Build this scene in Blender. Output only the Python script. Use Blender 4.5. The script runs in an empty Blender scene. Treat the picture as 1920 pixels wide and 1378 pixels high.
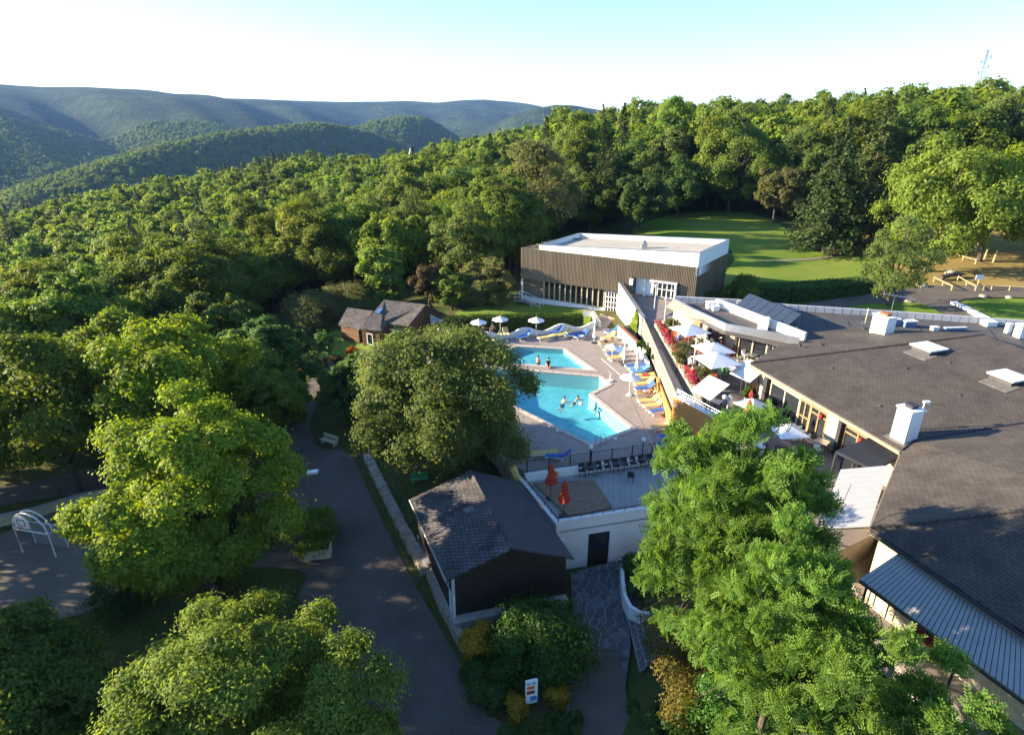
import bpy, bmesh, math, random
import numpy as np
from mathutils import Vector, Matrix

R_ = math.radians
# ---------------------------------------------------------------- camera, sky, sun, exposure
scn = bpy.context.scene
COL = scn.collection
CAMZ, FPX, PITCH = 24.0, 1150.0, R_(22.65)
cd = bpy.data.cameras.new('camera'); cam = bpy.data.objects.new('camera', cd); COL.objects.link(cam)
cam.location = (0, 0, CAMZ); cam.rotation_euler = (R_(90) - PITCH, 0, 0)
cd.sensor_width = 36; cd.lens = 36 * FPX / 1920; cd.clip_start = 0.2; cd.clip_end = 30000
scn.camera = cam
SUN_EL, SUN_AZ = R_(15.8), math.atan2(0.14, -0.985)      # the sun stands low on the left, a little behind the scene
SV = Vector((math.cos(SUN_AZ) * math.cos(SUN_EL), math.sin(SUN_AZ) * math.cos(SUN_EL), math.sin(SUN_EL)))
w = bpy.data.worlds.new('World'); scn.world = w; w.use_nodes = True
wn = w.node_tree.nodes; bg = wn['Background']
sky = wn.new('ShaderNodeTexSky'); sky.sky_type = 'NISHITA'; sky.sun_disc = False
sky.sun_elevation = SUN_EL; sky.sun_rotation = math.pi / 2 - SUN_AZ
sky.altitude = 500; sky.air_density = 1.0; sky.dust_density = 0.3; sky.ozone_density = 4.5
w.node_tree.links.new(sky.outputs[0], bg.inputs[0]); bg.inputs[1].default_value = 0.108
sl = bpy.data.lights.new('sun', 'SUN'); sl.energy = 5.0; sl.angle = R_(0.6); sl.color = (1.0, 0.85, 0.62)
so = bpy.data.objects.new('sun', sl); COL.objects.link(so)
so.rotation_euler = SV.to_track_quat('Z', 'Y').to_euler(); so.location = (-200, 30, 90)
scn.view_settings.view_transform = 'Standard'; scn.view_settings.look = 'None'
scn.view_settings.exposure = 2.0; scn.view_settings.gamma = 1.0
scn.view_settings.use_curve_mapping = False
scn.render.engine = 'CYCLES'
cy = scn.cycles
cy.use_denoising = True; cy.denoiser = 'OPENIMAGEDENOISE'; cy.max_bounces = 6; cy.diffuse_bounces = 4
cy.transmission_bounces = 4; cy.glossy_bounces = 2; cy.transparent_max_bounces = 8; cy.volume_bounces = 0
cy.use_adaptive_sampling = False; cy.caustics_reflective = False; cy.caustics_refractive = False
cy.sample_clamp_indirect = 4.0

# ---------------------------------------------------------------- from the photograph's pixels to points of the place
CP, SP = math.cos(PITCH), math.sin(PITCH)
def P(px, py, z=0.0):
    """the point at height z that the photograph shows at pixel px, py"""
    x = (px - 960) / FPX; yd = (py - 689) / FPX
    t = (z - CAMZ) / (-SP - yd * CP)
    return Vector((t * x, t * (CP - yd * SP), z))
def P2(px, py, z=0.0):
    v = P(px, py, z); return (v.x, v.y)
def PD(px, py, d):
    """the point at horizontal distance d (along y) at that pixel"""
    x = (px - 960) / FPX; yd = (py - 689) / FPX
    t = d / (CP - yd * SP)
    return Vector((t * x, d, CAMZ + t * (-SP - yd * CP)))
def pix(X, Y, Z):
    X, Y, Z = np.asarray(X, float), np.asarray(Y, float), np.asarray(Z, float) - CAMZ
    dep = Y * CP - Z * SP; dep = np.where(dep < .1, .1, dep)
    return 960 + FPX * X / dep, 689 - FPX * (Y * SP + Z * CP) / dep

# ---------------------------------------------------------------- objects
KIDS, ORG = {}, {}
def tag(o, label=None, cat=None, group=None, kind=None):
    if label: o['label'] = label
    if cat: o['category'] = cat
    if group: o['group'] = group
    if kind: o['kind'] = kind
    return o
def thing(name, label, cat, loc=(0, 0, 0), group=None):
    o = bpy.data.objects.new(name, None); COL.objects.link(o); o.location = loc; o.empty_display_size = .3
    ORG[o.name] = Vector(loc); return tag(o, label, cat, group)
def put(name, mesh, parent=None, label=None):
    o = bpy.data.objects.new(name, mesh); COL.objects.link(o)
    if parent is not None:
        o.parent = parent; KIDS.setdefault(parent.name, []).append(o); ORG[o.name] = ORG[parent.name]
    else: ORG[o.name] = Vector((0, 0, 0))
    if label: o['label'] = label
    return o
def dup(o, parent=None):
    c = o.copy(); COL.objects.link(c)
    ORG[c.name] = ORG[o.name]
    if parent is not None:
        c.parent = parent; KIDS.setdefault(parent.name, []).append(c)
    for k in KIDS.get(o.name, []): dup(k, c)
    return c
class Kind:
    """one of a kind, built once; place() puts the first where it stands and copies it for the rest"""
    def __init__(s, root): s.root, s.used = root, False
    def place(s, loc, rz=0, label=None, group=None, sc=None):
        o = dup(s.root) if s.used else s.root
        s.used = True
        o.location = loc; o.rotation_euler = (0, 0, rz)
        if sc is not None: o.scale = (sc, sc, sc) if not hasattr(sc, '__len__') else sc
        if label: o['label'] = label
        if group: o['group'] = group
        return o

def mesh_np(name, V, counts, idx, mat, smooth=False, attr=None):
    me = bpy.data.meshes.new(name)
    me.vertices.add(len(V)); me.vertices.foreach_set('co', np.asarray(V, np.float32).ravel())
    me.loops.add(len(idx)); me.loops.foreach_set('vertex_index', np.asarray(idx, np.int32))
    me.polygons.add(len(counts)); st = np.concatenate(([0], np.cumsum(counts)[:-1])).astype(np.int32)
    me.polygons.foreach_set('loop_start', st)
    if smooth: me.polygons.foreach_set('use_smooth', np.ones(len(counts), bool))
    if attr is not None:
        a = me.attributes.new('var', 'FLOAT', 'POINT'); a.data.foreach_set('value', np.asarray(attr, np.float32))
    me.update(calc_edges=True)
    if mat: me.materials.append(mat)
    return me

class Fr:
    """a wall's own frame: u along it, n out of it"""
    def __init__(s, p, q, side=None):
        s.p = Vector((p[0], p[1])); d = Vector((q[0] - p[0], q[1] - p[1])); s.L = d.length; s.u = d / s.L
        s.n = Vector((s.u.y, -s.u.x))
        if side is not None and (Vector((side[0], side[1])) - s.p).dot(s.n) < 0: s.n = -s.n
    def at(s, u, n, z): a = s.p + s.u * u + s.n * n; return (a.x, a.y, z)

class MB:
    def __init__(s): s.v, s.f = [], []
    def add(s, vs, fs):
        o = len(s.v); s.v += [tuple(v) for v in vs]; s.f += [tuple(i + o for i in f) for f in fs]; return s
    BOXF = [(0, 3, 2, 1), (4, 5, 6, 7), (0, 1, 5, 4), (1, 2, 6, 5), (2, 3, 7, 6), (3, 0, 4, 7)]
    def box(s, c, d, rz=0, m=None):
        x, y, z = d[0] / 2, d[1] / 2, d[2] / 2
        vs = [Vector(a) for a in ((-x, -y, -z), (x, -y, -z), (x, y, -z), (-x, y, -z), (-x, -y, z), (x, -y, z), (x, y, z), (-x, y, z))]
        M = m if m is not None else Matrix.Rotation(rz, 4, 'Z')
        return s.add([M @ v + Vector(c) for v in vs], MB.BOXF)
    def fbox(s, fr, u0, u1, n0, n1, z0, z1):
        return s.add([fr.at(u0, n0, z0), fr.at(u1, n0, z0), fr.at(u1, n1, z0), fr.at(u0, n1, z0), fr.at(u0, n0, z1), fr.at(u1, n0, z1), fr.at(u1, n1, z1), fr.at(u0, n1, z1)], MB.BOXF)
    def prism(s, poly, z0, z1):
        n = len(poly)
        zs0 = z0 if hasattr(z0, '__len__') else [z0] * n
        zs1 = z1 if hasattr(z1, '__len__') else [z1] * n
        vs = [(p[0], p[1], a) for p, a in zip(poly, zs0)] + [(p[0], p[1], a) for p, a in zip(poly, zs1)]
        return s.add(vs, [tuple(range(n))[::-1], tuple(range(n, 2 * n))] + [(i, (i + 1) % n, n + (i + 1) % n, n + i) for i in range(n)])
    def slab(s, pts, th):
        """a sheet with thickness th below its 3d outline"""
        return s.prism([(p[0], p[1]) for p in pts], [p[2] - th for p in pts], [p[2] for p in pts])
    def wall(s, pts, z0, z1, th):
        """an upright wall along a line of points; z1 may differ per point"""
        n = len(pts); z1 = z1 if hasattr(z1, '__len__') else [z1] * n; z0 = z0 if hasattr(z0, '__len__') else [z0] * n
        vs = []; fs = []
        P_ = [Vector((p[0], p[1])) for p in pts]
        for i in range(n):
            d = (P_[min(i + 1, n - 1)] - P_[max(i - 1, 0)]); d.normalize(); m = Vector((-d.y, d.x)) * th / 2
            a, b = P_[i] + m, P_[i] - m
            vs += [(a.x, a.y, z0[i]), (b.x, b.y, z0[i]), (b.x, b.y, z1[i]), (a.x, a.y, z1[i])]
        for i in range(n - 1):
            k = i * 4; j = k + 4
            fs += [(k, k + 1, j + 1, j), (k + 1, k + 2, j + 2, j + 1), (k + 2, k + 3, j + 3, j + 2), (k + 3, k, j, j + 3)]
        fs += [(3, 2, 1, 0), tuple((n - 1) * 4 + i for i in range(4))]
        return s.add(vs, fs)
    def tube(s, pts, r, n=6, r1=None):
        pts = [Vector(p) for p in pts]; m = len(pts); r1 = r if r1 is None else r1; vs = []; fs = []
        for i, p in enumerate(pts):
            d = (pts[min(i + 1, m - 1)] - pts[max(i - 1, 0)]).normalized()
            a = d.orthogonal().normalized() if abs(d.z) > .95 else d.cross(Vector((0, 0, 1))).normalized()
            b = d.cross(a); rr = r + (r1 - r) * i / max(1, m - 1)
            for k in range(n):
                t = 2 * math.pi * k / n; vs.append(p + a * math.cos(t) * rr + b * math.sin(t) * rr)
        for i in range(m - 1):
            for k in range(n): fs.append((i * n + k, i * n + (k + 1) % n, (i + 1) * n + (k + 1) % n, (i + 1) * n + k))
        fs += [tuple(range(n))[::-1], tuple((m - 1) * n + k for k in range(n))]
        return s.add(vs, fs)
    def lathe(s, prof, n=12, c=(0, 0, 0), star=0):
        vs = []; fs = []
        for (r, z) in prof:
            for k in range(n):
                t = 2 * math.pi * k / n; rr = r * (1 - star * (k % 2)); vs.append((c[0] + rr * math.cos(t), c[1] + rr * math.sin(t), c[2] + z))
        m = len(prof)
        for i in range(m - 1):
            for k in range(n): fs.append((i * n + k, i * n + (k + 1) % n, (i + 1) * n + (k + 1) % n, (i + 1) * n + k))
        fs += [tuple(range(n))[::-1], tuple((m - 1) * n + k for k in range(n))]
        return s.add(vs, fs)
    def mesh(s, name, mat, smooth=False, org=(0, 0, 0)):
        me = bpy.data.meshes.new(name)
        o = Vector(org); me.from_pydata([Vector(v) - o for v in s.v], [], s.f)
        bm = bmesh.new(); bm.from_mesh(me); bmesh.ops.recalc_face_normals(bm, faces=bm.faces); bm.to_mesh(me); bm.free()
        if smooth: me.polygons.foreach_set('use_smooth', np.ones(len(me.polygons), bool))
        me.materials.append(mat); return me
    def build(s, name, mat, parent=None, smooth=False, label=None):
        org = ORG[parent.name] if parent is not None else (0, 0, 0)
        return put(name, s.mesh(name, mat, smooth, org), parent, label)

# ---------------------------------------------------------------- materials
def nodes(name):
    m = bpy.data.materials.new(name); m.use_nodes = True
    nt = m.node_tree; return m, nt, nt.nodes['Principled BSDF']
def M(name, c, rough=.8, var=.15, scale=3.0, bump=0.0, bscale=None, metal=0, spec=.3, c2=None, detail=6, stretch=None, coord='Object'):
    """a surface colour with grain, blotches and relief"""
    m, nt, b = nodes(name); N, L = nt.nodes, nt.links
    tc = N.new('ShaderNodeTexCoord'); src = tc.outputs[coord]
    if stretch:
        mp = N.new('ShaderNodeMapping'); mp.inputs['Scale'].default_value = stretch; L.new(src, mp.inputs[0]); src = mp.outputs[0]
    nz = N.new('ShaderNodeTexNoise'); nz.inputs['Scale'].default_value = scale; nz.inputs['Detail'].default_value = detail; nz.inputs['Roughness'].default_value = .65
    L.new(src, nz.inputs['Vector'])
    cr = N.new('ShaderNodeValToRGB'); cr.color_ramp.elements[0].position = .3; cr.color_ramp.elements[1].position = .7
    d = c2 if c2 else tuple(min(1, x * (1 + var)) for x in c); e = c if c2 else tuple(x * (1 - var) for x in c)
    cr.color_ramp.elements[0].color = (*e, 1); cr.color_ramp.elements[1].color = (*d, 1)
    L.new(nz.outputs[0], cr.inputs[0]); L.new(cr.outputs[0], b.inputs['Base Color'])
    b.inputs['Roughness'].default_value = rough; b.inputs['Metallic'].default_value = metal; b.inputs['Specular IOR Level'].default_value = spec
    if bump:
        n2 = N.new('ShaderNodeTexNoise'); n2.inputs['Scale'].default_value = bscale or scale * 6; n2.inputs['Detail'].default_value = 4
        L.new(src, n2.inputs['Vector']); bp = N.new('ShaderNodeBump'); bp.inputs['Strength'].default_value = 1; bp.inputs['Distance'].default_value = bump
        L.new(n2.outputs[0], bp.inputs['Height']); L.new(bp.outputs[0], b.inputs['Normal'])
    return m
def leafmat(name, c1, c2, trans=.3, tcol=None, rv=.25, rough=.6, spec=.12):
    m, nt, b = nodes(name); N, L = nt.nodes, nt.links
    at = N.new('ShaderNodeAttribute'); at.attribute_name = 'var'
    mx = N.new('ShaderNodeMix'); mx.data_type = 'RGBA'; mx.inputs[6].default_value = (*c1, 1); mx.inputs[7].default_value = (*c2, 1)
    L.new(at.outputs['Fac'], mx.inputs[0])
    oi = N.new('ShaderNodeObjectInfo'); hs = N.new('ShaderNodeHueSaturation')
    mr = N.new('ShaderNodeMapRange'); mr.inputs[3].default_value = 1 - rv; mr.inputs[4].default_value = 1 + rv; L.new(oi.outputs['Random'], mr.inputs[0])
    mh = N.new('ShaderNodeMapRange'); mh.inputs[3].default_value = .5 - rv * .06; mh.inputs[4].default_value = .5 + rv * .06
    ml = N.new('ShaderNodeMath'); ml.operation = 'MULTIPLY'; ml.inputs[1].default_value = 7.31; fr = N.new('ShaderNodeMath'); fr.operation = 'FRACT'
    L.new(oi.outputs['Random'], ml.inputs[0]); L.new(ml.outputs[0], fr.inputs[0]); L.new(fr.outputs[0], mh.inputs[0])
    L.new(mh.outputs[0], hs.inputs['Hue']); L.new(mr.outputs[0], hs.inputs['Value']); L.new(mx.outputs[2], hs.inputs['Color'])
    L.new(hs.outputs[0], b.inputs['Base Color']); b.inputs['Roughness'].default_value = rough; b.inputs['Specular IOR Level'].default_value = spec
    tr = N.new('ShaderNodeBsdfTranslucent'); h2 = N.new('ShaderNodeHueSaturation')
    h2.inputs['Hue'].default_value = .485; h2.inputs['Saturation'].default_value = 1.1; h2.inputs['Value'].default_value = 1.7
    L.new(hs.outputs[0], h2.inputs['Color']); L.new(h2.outputs[0], tr.inputs[0])
    ms = N.new('ShaderNodeMixShader'); ms.inputs[0].default_value = trans
    L.new(b.outputs[0], ms.inputs[1]); L.new(tr.outputs[0], ms.inputs[2]); L.new(ms.outputs[0], N['Material Output'].inputs[0])
    return m
def tiles(name, c, c2, joint, sx, sy, rot=0, bump=.01, rough=.75, mortar=.03, offset=.5, blot=.25):
    """courses of shingles or small paving too small to build one by one"""
    m, nt, b = nodes(name); N, L = nt.nodes, nt.links
    tc = N.new('ShaderNodeTexCoord'); mp = N.new('ShaderNodeMapping'); mp.inputs['Rotation'].default_value = (0, 0, rot)
    L.new(tc.outputs['Object'], mp.inputs[0])
    br = N.new('ShaderNodeTexBrick'); br.inputs['Scale'].default_value = 1; br.inputs['Brick Width'].default_value = sx; br.inputs['Row Height'].default_value = sy
    br.inputs['Mortar Size'].default_value = mortar * sy * 2; br.inputs['Color1'].default_value = (*c, 1); br.inputs['Color2'].default_value = (*c2, 1); br.inputs['Mortar'].default_value = (*joint, 1)
    br.offset = offset; br.inputs['Bias'].default_value = 0; L.new(mp.outputs[0], br.inputs[0])
    nz = N.new('ShaderNodeTexNoise'); nz.inputs['Scale'].default_value = .55; nz.inputs['Detail'].default_value = 8; nz.inputs['Roughness'].default_value = .7; L.new(tc.outputs['Object'], nz.inputs['Vector'])
    mr = N.new('ShaderNodeMapRange'); mr.inputs[1].default_value = .3; mr.inputs[2].default_value = .7; mr.inputs[3].default_value = 1 - blot; mr.inputs[4].default_value = 1 + blot
    L.new(nz.outputs[0], mr.inputs[0]); mx = N.new('ShaderNodeMix'); mx.data_type = 'RGBA'; mx.blend_type = 'MULTIPLY'; mx.inputs[0].default_value = 1
    L.new(br.outputs[0], mx.inputs[6]); L.new(mr.outputs[0], mx.inputs[7]); L.new(mx.outputs[2], b.inputs['Base Color'])
    bp = N.new('ShaderNodeBump'); bp.inputs['Distance'].default_value = bump; L.new(br.outputs['Color'], bp.inputs['Height']); L.new(bp.outputs[0], b.inputs['Normal'])
    b.inputs['Roughness'].default_value = rough; b.inputs['Specular IOR Level'].default_value = .25
    return m
MT = dict(
 white=M('white_render', (.76, .74, .70), var=.06, scale=1.2, bump=.004, bscale=30),
 whitepaint=M('white_paint', (.8, .8, .78), .45, .03), cream=M('cream_stone', (.50, .43, .29), var=.2, scale=4, bump=.02, bscale=7),
 canvas=M('white_canvas', (.78, .77, .75), .9, .04, 2), redcanvas=M('red_canvas', (.42, .045, .022), .85, .2, 6),
 blue=M('blue_fabric', (.045, .125, .36), .8, .12, 8), lblue=M('light_blue_fabric', (.10, .28, .62), .8, .12, 8), yellow=M('yellow_fabric', (.58, .44, .15), .8, .1, 8),
 plastic=M('white_plastic', (.8, .79, .77), .35, .02), black=M('black_metal', (.015, .015, .017), .45, .1, spec=.5), dark=M('dark_metal', (.035, .036, .04), .5, .15),
 steel=M('steel', (.45, .46, .47), .35, .1, metal=.8), wood=M('brown_boards', (.105, .052, .026), .75, .3, 5, .004, stretch=(1, 1, 6)),
 darkwood=M('dark_boards', (.034, .025, .018), .75, .4, 4, .004), fascia=M('tan_fascia', (.30, .235, .17), .7, .12, 3), woodframe=M('oak_frame', (.26, .175, .085), .6, .2, 6),
 yellowwood=M('pale_rail_wood', (.52, .40, .20), .8, .2, 4), glass=M('dark_glass', (.02, .024, .028), .06, .2, .4, spec=.8),
 blueglass=M('blue_window', (.08, .16, .34), .1, .2, .6, spec=.9),
 clad=M('bronze_cladding', (.20, .155, .10), .6, .22, .8, stretch=(1, 1, .15)), roofmem=M('roof_membrane', (.36, .33, .28), .9, .1, .6), tarroof=M('grey_roof_felt', (.075, .07, .07), .9, .3, .7),
 orange=M('orange_timber', (.55, .23, .06), .7, .18, 2.5, .004, stretch=(1, 1, 8)), asphalt=M('asphalt', (.080, .066, .056), .92, .25, .35, .008, 40, c2=(.14, .115, .095), detail=12),
 gravel=M('court_gravel', (.13, .11, .088), .95, .25, .4, .01, 25, c2=(.20, .17, .135), detail=12), stone=M('field_stone', (.30, .25, .18), .9, .45, 2.2, .03, 8), flag=M('flagstone', (.085, .088, .10), .8, .3, 1.5, .006, 15),
 joint=M('pale_mortar', (.36, .34, .30), .95, .2, 6), bark=M('bark', (.085, .065, .048), .95, .35, 5, .02, 14), terrace=M('terrace_paving', (.22, .185, .165), .85, .18, 1.3, .004),
 cobble=None, panel=M('solar_panel', (.035, .045, .065), .12, .2, .8, spec=.7), soil=M('soil', (.055, .04, .03), .95, .3, 4, .02),
 awning=M('pale_metal_awning', (.36, .36, .35), .45, .07, 2, metal=.2), bluestripe=M('awning_strip', (.24, .26, .29), .5, .1, 2), darkroof=M('dark_flat_roof', (.022, .024, .032), .8, .25, 1),
 skin=M('skin', (.55, .30, .20), .55, .06), hair=M('hair', (.03, .02, .015), .6, .2), swimblue=M('navy_cloth', (.02, .03, .10), .8, .1), clothred=M('red_cloth', (.45, .04, .04), .8, .1), clothwhite=M('white_cloth', (.7, .7, .7), .85, .05),
 orangeplastic=M('orange_plastic', (.75, .17, .04), .4, .06), redplastic=M('red_paint', (.5, .03, .03), .4, .05), greenplastic=M('green_plastic', (.08, .32, .10), .5, .1),
 globe=M('lamp_globe', (.62, .60, .54), .2, .03, spec=.5), terracotta=M('red_tile', (.30, .11, .06), .8, .2, 3), slate=M('village_slate', (.09, .09, .11), .8, .2, .5),
 bluegrey=M('blue_grey_unit', (.10, .16, .28), .6, .1), brownroof=None, net=M('net_cord', (.6, .6, .6), .8, .05), pinkpath=M('pool_coping', (.50, .42, .35), .8, .12, 3, .003),
)
MT['shingle'] = tiles('roof_shingles', (.063, .052, .043), (.082, .068, .056), (.036, .030, .026), .36, .17, rot=R_(73), bump=.02, mortar=.05, blot=.34)
MT['shingle2'] = tiles('weathered_shingles', (.085, .07, .062), (.15, .125, .105), (.04, .035, .032), .32, .2, rot=R_(25), bump=.02, mortar=.05, blot=.45)
MT['shingle3'] = tiles('cabin_shingles', (.062, .056, .058), (.10, .09, .088), (.03, .028, .03), .3, .22, rot=R_(22), bump=.02, mortar=.06, blot=.75)
MT['mansard'] = tiles('stone_shingles', (.22, .195, .165), (.28, .245, .205), (.13, .115, .1), .3, .16, rot=R_(40), bump=.02, mortar=.05, blot=.25)
MT['deck'] = tiles('deck_paving', (.31, .255, .22), (.345, .285, .245), (.225, .185, .16), .3, .3, rot=R_(-32), bump=.004, mortar=.035, offset=0, blot=.12)
MT['terr2'] = tiles('terrace_slabs', (.30, .29, .275), (.34, .325, .305), (.255, .245, .235), .4, .4, rot=R_(8), bump=.004, mortar=.03, offset=0, blot=.12)
def voro(name, c1, c2, joint, scale, bump):
    m, nt, b = nodes(name); N, L = nt.nodes, nt.links
    tc = N.new('ShaderNodeTexCoord'); v = N.new('ShaderNodeTexVoronoi'); v.feature = 'DISTANCE_TO_EDGE'; v.inputs['Scale'].default_value = scale; L.new(tc.outputs['Object'], v.inputs['Vector'])
    v2 = N.new('ShaderNodeTexVoronoi'); v2.inputs['Scale'].default_value = scale; L.new(tc.outputs['Object'], v2.inputs['Vector'])
    mx = N.new('ShaderNodeMix'); mx.data_type = 'RGBA'; mx.inputs[6].default_value = (*c1, 1); mx.inputs[7].default_value = (*c2, 1); L.new(v2.outputs['Color'], mx.inputs[0])
    cr = N.new('ShaderNodeMapRange'); cr.inputs[2].default_value = .08; L.new(v.outputs[0], cr.inputs[0])
    m2 = N.new('ShaderNodeMix'); m2.data_type = 'RGBA'; m2.inputs[6].default_value = (*joint, 1); L.new(cr.outputs[0], m2.inputs[0]); L.new(mx.outputs[2], m2.inputs[7]); L.new(m2.outputs[2], b.inputs['Base Color'])
    bp = N.new('ShaderNodeBump'); bp.inputs['Distance'].default_value = bump; L.new(cr.outputs[0], bp.inputs['Height']); L.new(bp.outputs[0], b.inputs['Normal']); b.inputs['Roughness'].default_value = .85
    return m
MT['cobble'] = voro('pebble_parapet', (.20, .185, .165), (.30, .28, .25), (.11, .10, .09), 4.2, .05)
LF = dict(
 olivewood=leafmat('light_wood_leaves', (0.072, 0.103, 0.014), (0.158, 0.193, 0.031), .44, rv=.2), oak=leafmat('oak_leaves', (0.059, 0.105, 0.018), (0.167, 0.227, 0.040), .44), maple=leafmat('maple_leaves', (0.100, 0.167, 0.016), (0.258, 0.322, 0.036), .42, rv=.10),
 locust=leafmat('locust_leaves', (0.064, 0.133, 0.023), (0.153, 0.242, 0.042), .42, rv=.1), bright=leafmat('bright_leaves', (0.094, 0.156, 0.024), (0.216, 0.275, 0.048), .44, rv=.15),
 wood=leafmat('wood_leaves', (0.070, 0.118, 0.016), (0.200, 0.258, 0.035), .44, rv=.22), conifer=leafmat('conifer_needles', (0.035, 0.062, 0.020), (0.088, 0.117, 0.033), .18, rv=.25),
 dark=leafmat('dark_leaves', (0.034, 0.075, 0.020), (0.099, 0.167, 0.039), .44, rv=.15), laurel=leafmat('laurel_leaves', (0.027, 0.077, 0.009), (0.063, 0.144, 0.018), .3, rv=.1, rough=.45, spec=.2),
 olive=leafmat('olive_leaves', (0.095, 0.109, 0.033), (0.162, 0.166, 0.057), .44, rv=.15), gold=leafmat('golden_leaves', (0.300, 0.200, 0.020), (0.500, 0.340, 0.040), .3, rv=.1), goldgreen=leafmat('golden_cypress_leaves', (0.096, 0.089, 0.016), (0.192, 0.155, 0.032), .3, rv=.1),
 rust=leafmat('rusty_leaves', (0.060, 0.045, 0.018), (0.110, 0.080, 0.030), .3, rv=.1), lime=leafmat('ivy_leaves', (0.120, 0.180, 0.020), (0.220, 0.280, 0.040), .35, rv=.05), red=leafmat('red_blossom', (0.300, 0.020, 0.040), (0.580, 0.070, 0.140), .3, rv=.1),
 orange=leafmat('orange_blossom', (0.350, 0.100, 0.010), (0.550, 0.200, 0.020), .3, rv=.1), grey=leafmat('grey_green_leaves', (0.078, 0.118, 0.028), (0.164, 0.210, 0.052), .44, rv=.1), hedge=leafmat('hedge_leaves', (0.025, 0.055, 0.010), (0.070, 0.120, 0.020), .3, rv=.1),
)
# water that lets the painted floor of the pool show
def water():
    m, nt, b = nodes('pool_water'); N, L = nt.nodes, nt.links
    b.inputs['Base Color'].default_value = (.62, .93, .97, 1); b.inputs['Roughness'].default_value = .04; b.inputs['Transmission Weight'].default_value = 1; b.inputs['IOR'].default_value = 1.33
    tc = N.new('ShaderNodeTexCoord'); nz = N.new('ShaderNodeTexNoise'); nz.inputs['Scale'].default_value = 1.6; nz.inputs['Detail'].default_value = 3; L.new(tc.outputs['Object'], nz.inputs['Vector'])
    bp = N.new('ShaderNodeBump'); bp.inputs['Distance'].default_value = .12; bp.inputs['Strength'].default_value = 1; L.new(nz.outputs[0], bp.inputs['Height']); L.new(bp.outputs[0], b.inputs['Normal'])
    # let sunlight through the sheet of water to the floor below it
    tr = N.new('ShaderNodeBsdfTransparent'); tr.inputs[0].default_value = (.66, .95, .97, 1)
    gl = N.new('ShaderNodeBsdfGlossy'); gl.inputs['Roughness'].default_value = .05; L.new(bp.outputs[0], gl.inputs['Normal'])
    lw = N.new('ShaderNodeLayerWeight'); lw.inputs[0].default_value = .5; pw = N.new('ShaderNodeMath'); pw.operation = 'POWER'; pw.inputs[1].default_value = 4.5; L.new(lw.outputs['Facing'], pw.inputs[0]); fr = N.new('ShaderNodeMath'); fr.operation = 'MULTIPLY_ADD'; fr.inputs[1].default_value = .55; fr.inputs[2].default_value = .015; L.new(pw.outputs[0], fr.inputs[0])
    mx = N.new('ShaderNodeMixShader'); L.new(fr.outputs[0], mx.inputs[0]); L.new(tr.outputs[0], mx.inputs[1]); L.new(gl.outputs[0], mx.inputs[2])
    L.new(mx.outputs[0], N['Material Output'].inputs[0])
    return m
MT['water'] = water()
MT['poolfloor'] = M('pool_floor', (.12, .38, .45), .6, .2, 1.1, c2=(.26, .52, .56))
MT['poolwall'] = M('pool_wall', (.40, .50, .50), .6, .05, 2)
# ================================================================ the large structure: ground, hills, air
rng0 = np.random.default_rng(5)
def polar(px, r, z):
    a = math.atan((px - 960) * CP / FPX); return (r * math.sin(a), r * math.cos(a), z)
CTRL = []
for px, py, z in [(620, 870, -3.6), (700, 1100, -3.9), (800, 1378, -4.2), (600, 1100, -4.0), (560, 900, -3.6), (590, 760, -3.0), (600, 660, -2.4), (560, 640, -2.6), (700, 660, -1.6),
                  (830, 640, -.5), (40, 1060, -4.4), (20, 900, -4.6), (140, 860, -4.4), (10, 820, -5.2), (355, 1140, -4.0), (250, 900, -4.2), (1100, 1150, -3.75), (1120, 1378, -3.9), (900, 1200, -3.7), (950, 1300, -3.9),
                  (760, 900, -2.4), (780, 800, -1.2), (850, 760, -.4), (1000, 760, -2.6), (1100, 720, -2.6), (960, 640, -.9), (1150, 650, -.5), (1080, 800, -2.3), (900, 600, -.2), (960, 580, .2), (1060, 590, .2), (1200, 560, 1.5),
                  (1250, 1300, -3.3), (1400, 1378, -2.8), (1290, 1090, -3.3), (1300, 520, 2.6), (1400, 560, 2.5), (1500, 580, 2.6), (1700, 560, 2.9), (1920, 570, 3.2), (1920, 620, 2.8), (1700, 700, 1.4), (1920, 800, 1), (1900, 1100, .0), (1800, 1300, -2), (1000, 668, -2.6), (1060, 682, -2.6), (945, 670, -2.2), (1100, 1085, -4.1), (1050, 1130, -4.1), (1200, 1060, -4.1), (1080, 1215, -4.1), (1150, 1300, -4.15), (1220, 1200, -4.0), (1130, 1030, -4.2), (980, 1080, -4.2), (930, 885, -1.1), (880, 820, -.7), (965, 900, -1.6),
                  (1400, 500, 3.2), (1550, 480, 3.5), (1300, 440, 3.6), (1420, 425, 4.0), (1550, 440, 4.2), (1700, 500, 3.8), (1920, 500, 4.2), (1750, 450, 5.5), (1920, 430, 6.0), (980, 540, .0), (900, 545, -.8), (800, 550, -1.4), (1080, 450, .8), (1220, 420, 3.2), (640, 590, -3.0)]:
    p = P(px, py, z); CTRL.append((p.x, p.y, z))
CTRL += [(-20, 20, -4.2), (-30, 8, -4.4), (-60, 10, -6), (0, 8, -4.2), (10, 8, -4), (25, 6, -2.6), (50, 5, 0), (60, 30, 2), (-55, 32, -6), (-80, 60, -11), (0, -10, -4.2), (-40, -20, -6), (40, -20, -1)]
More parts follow.
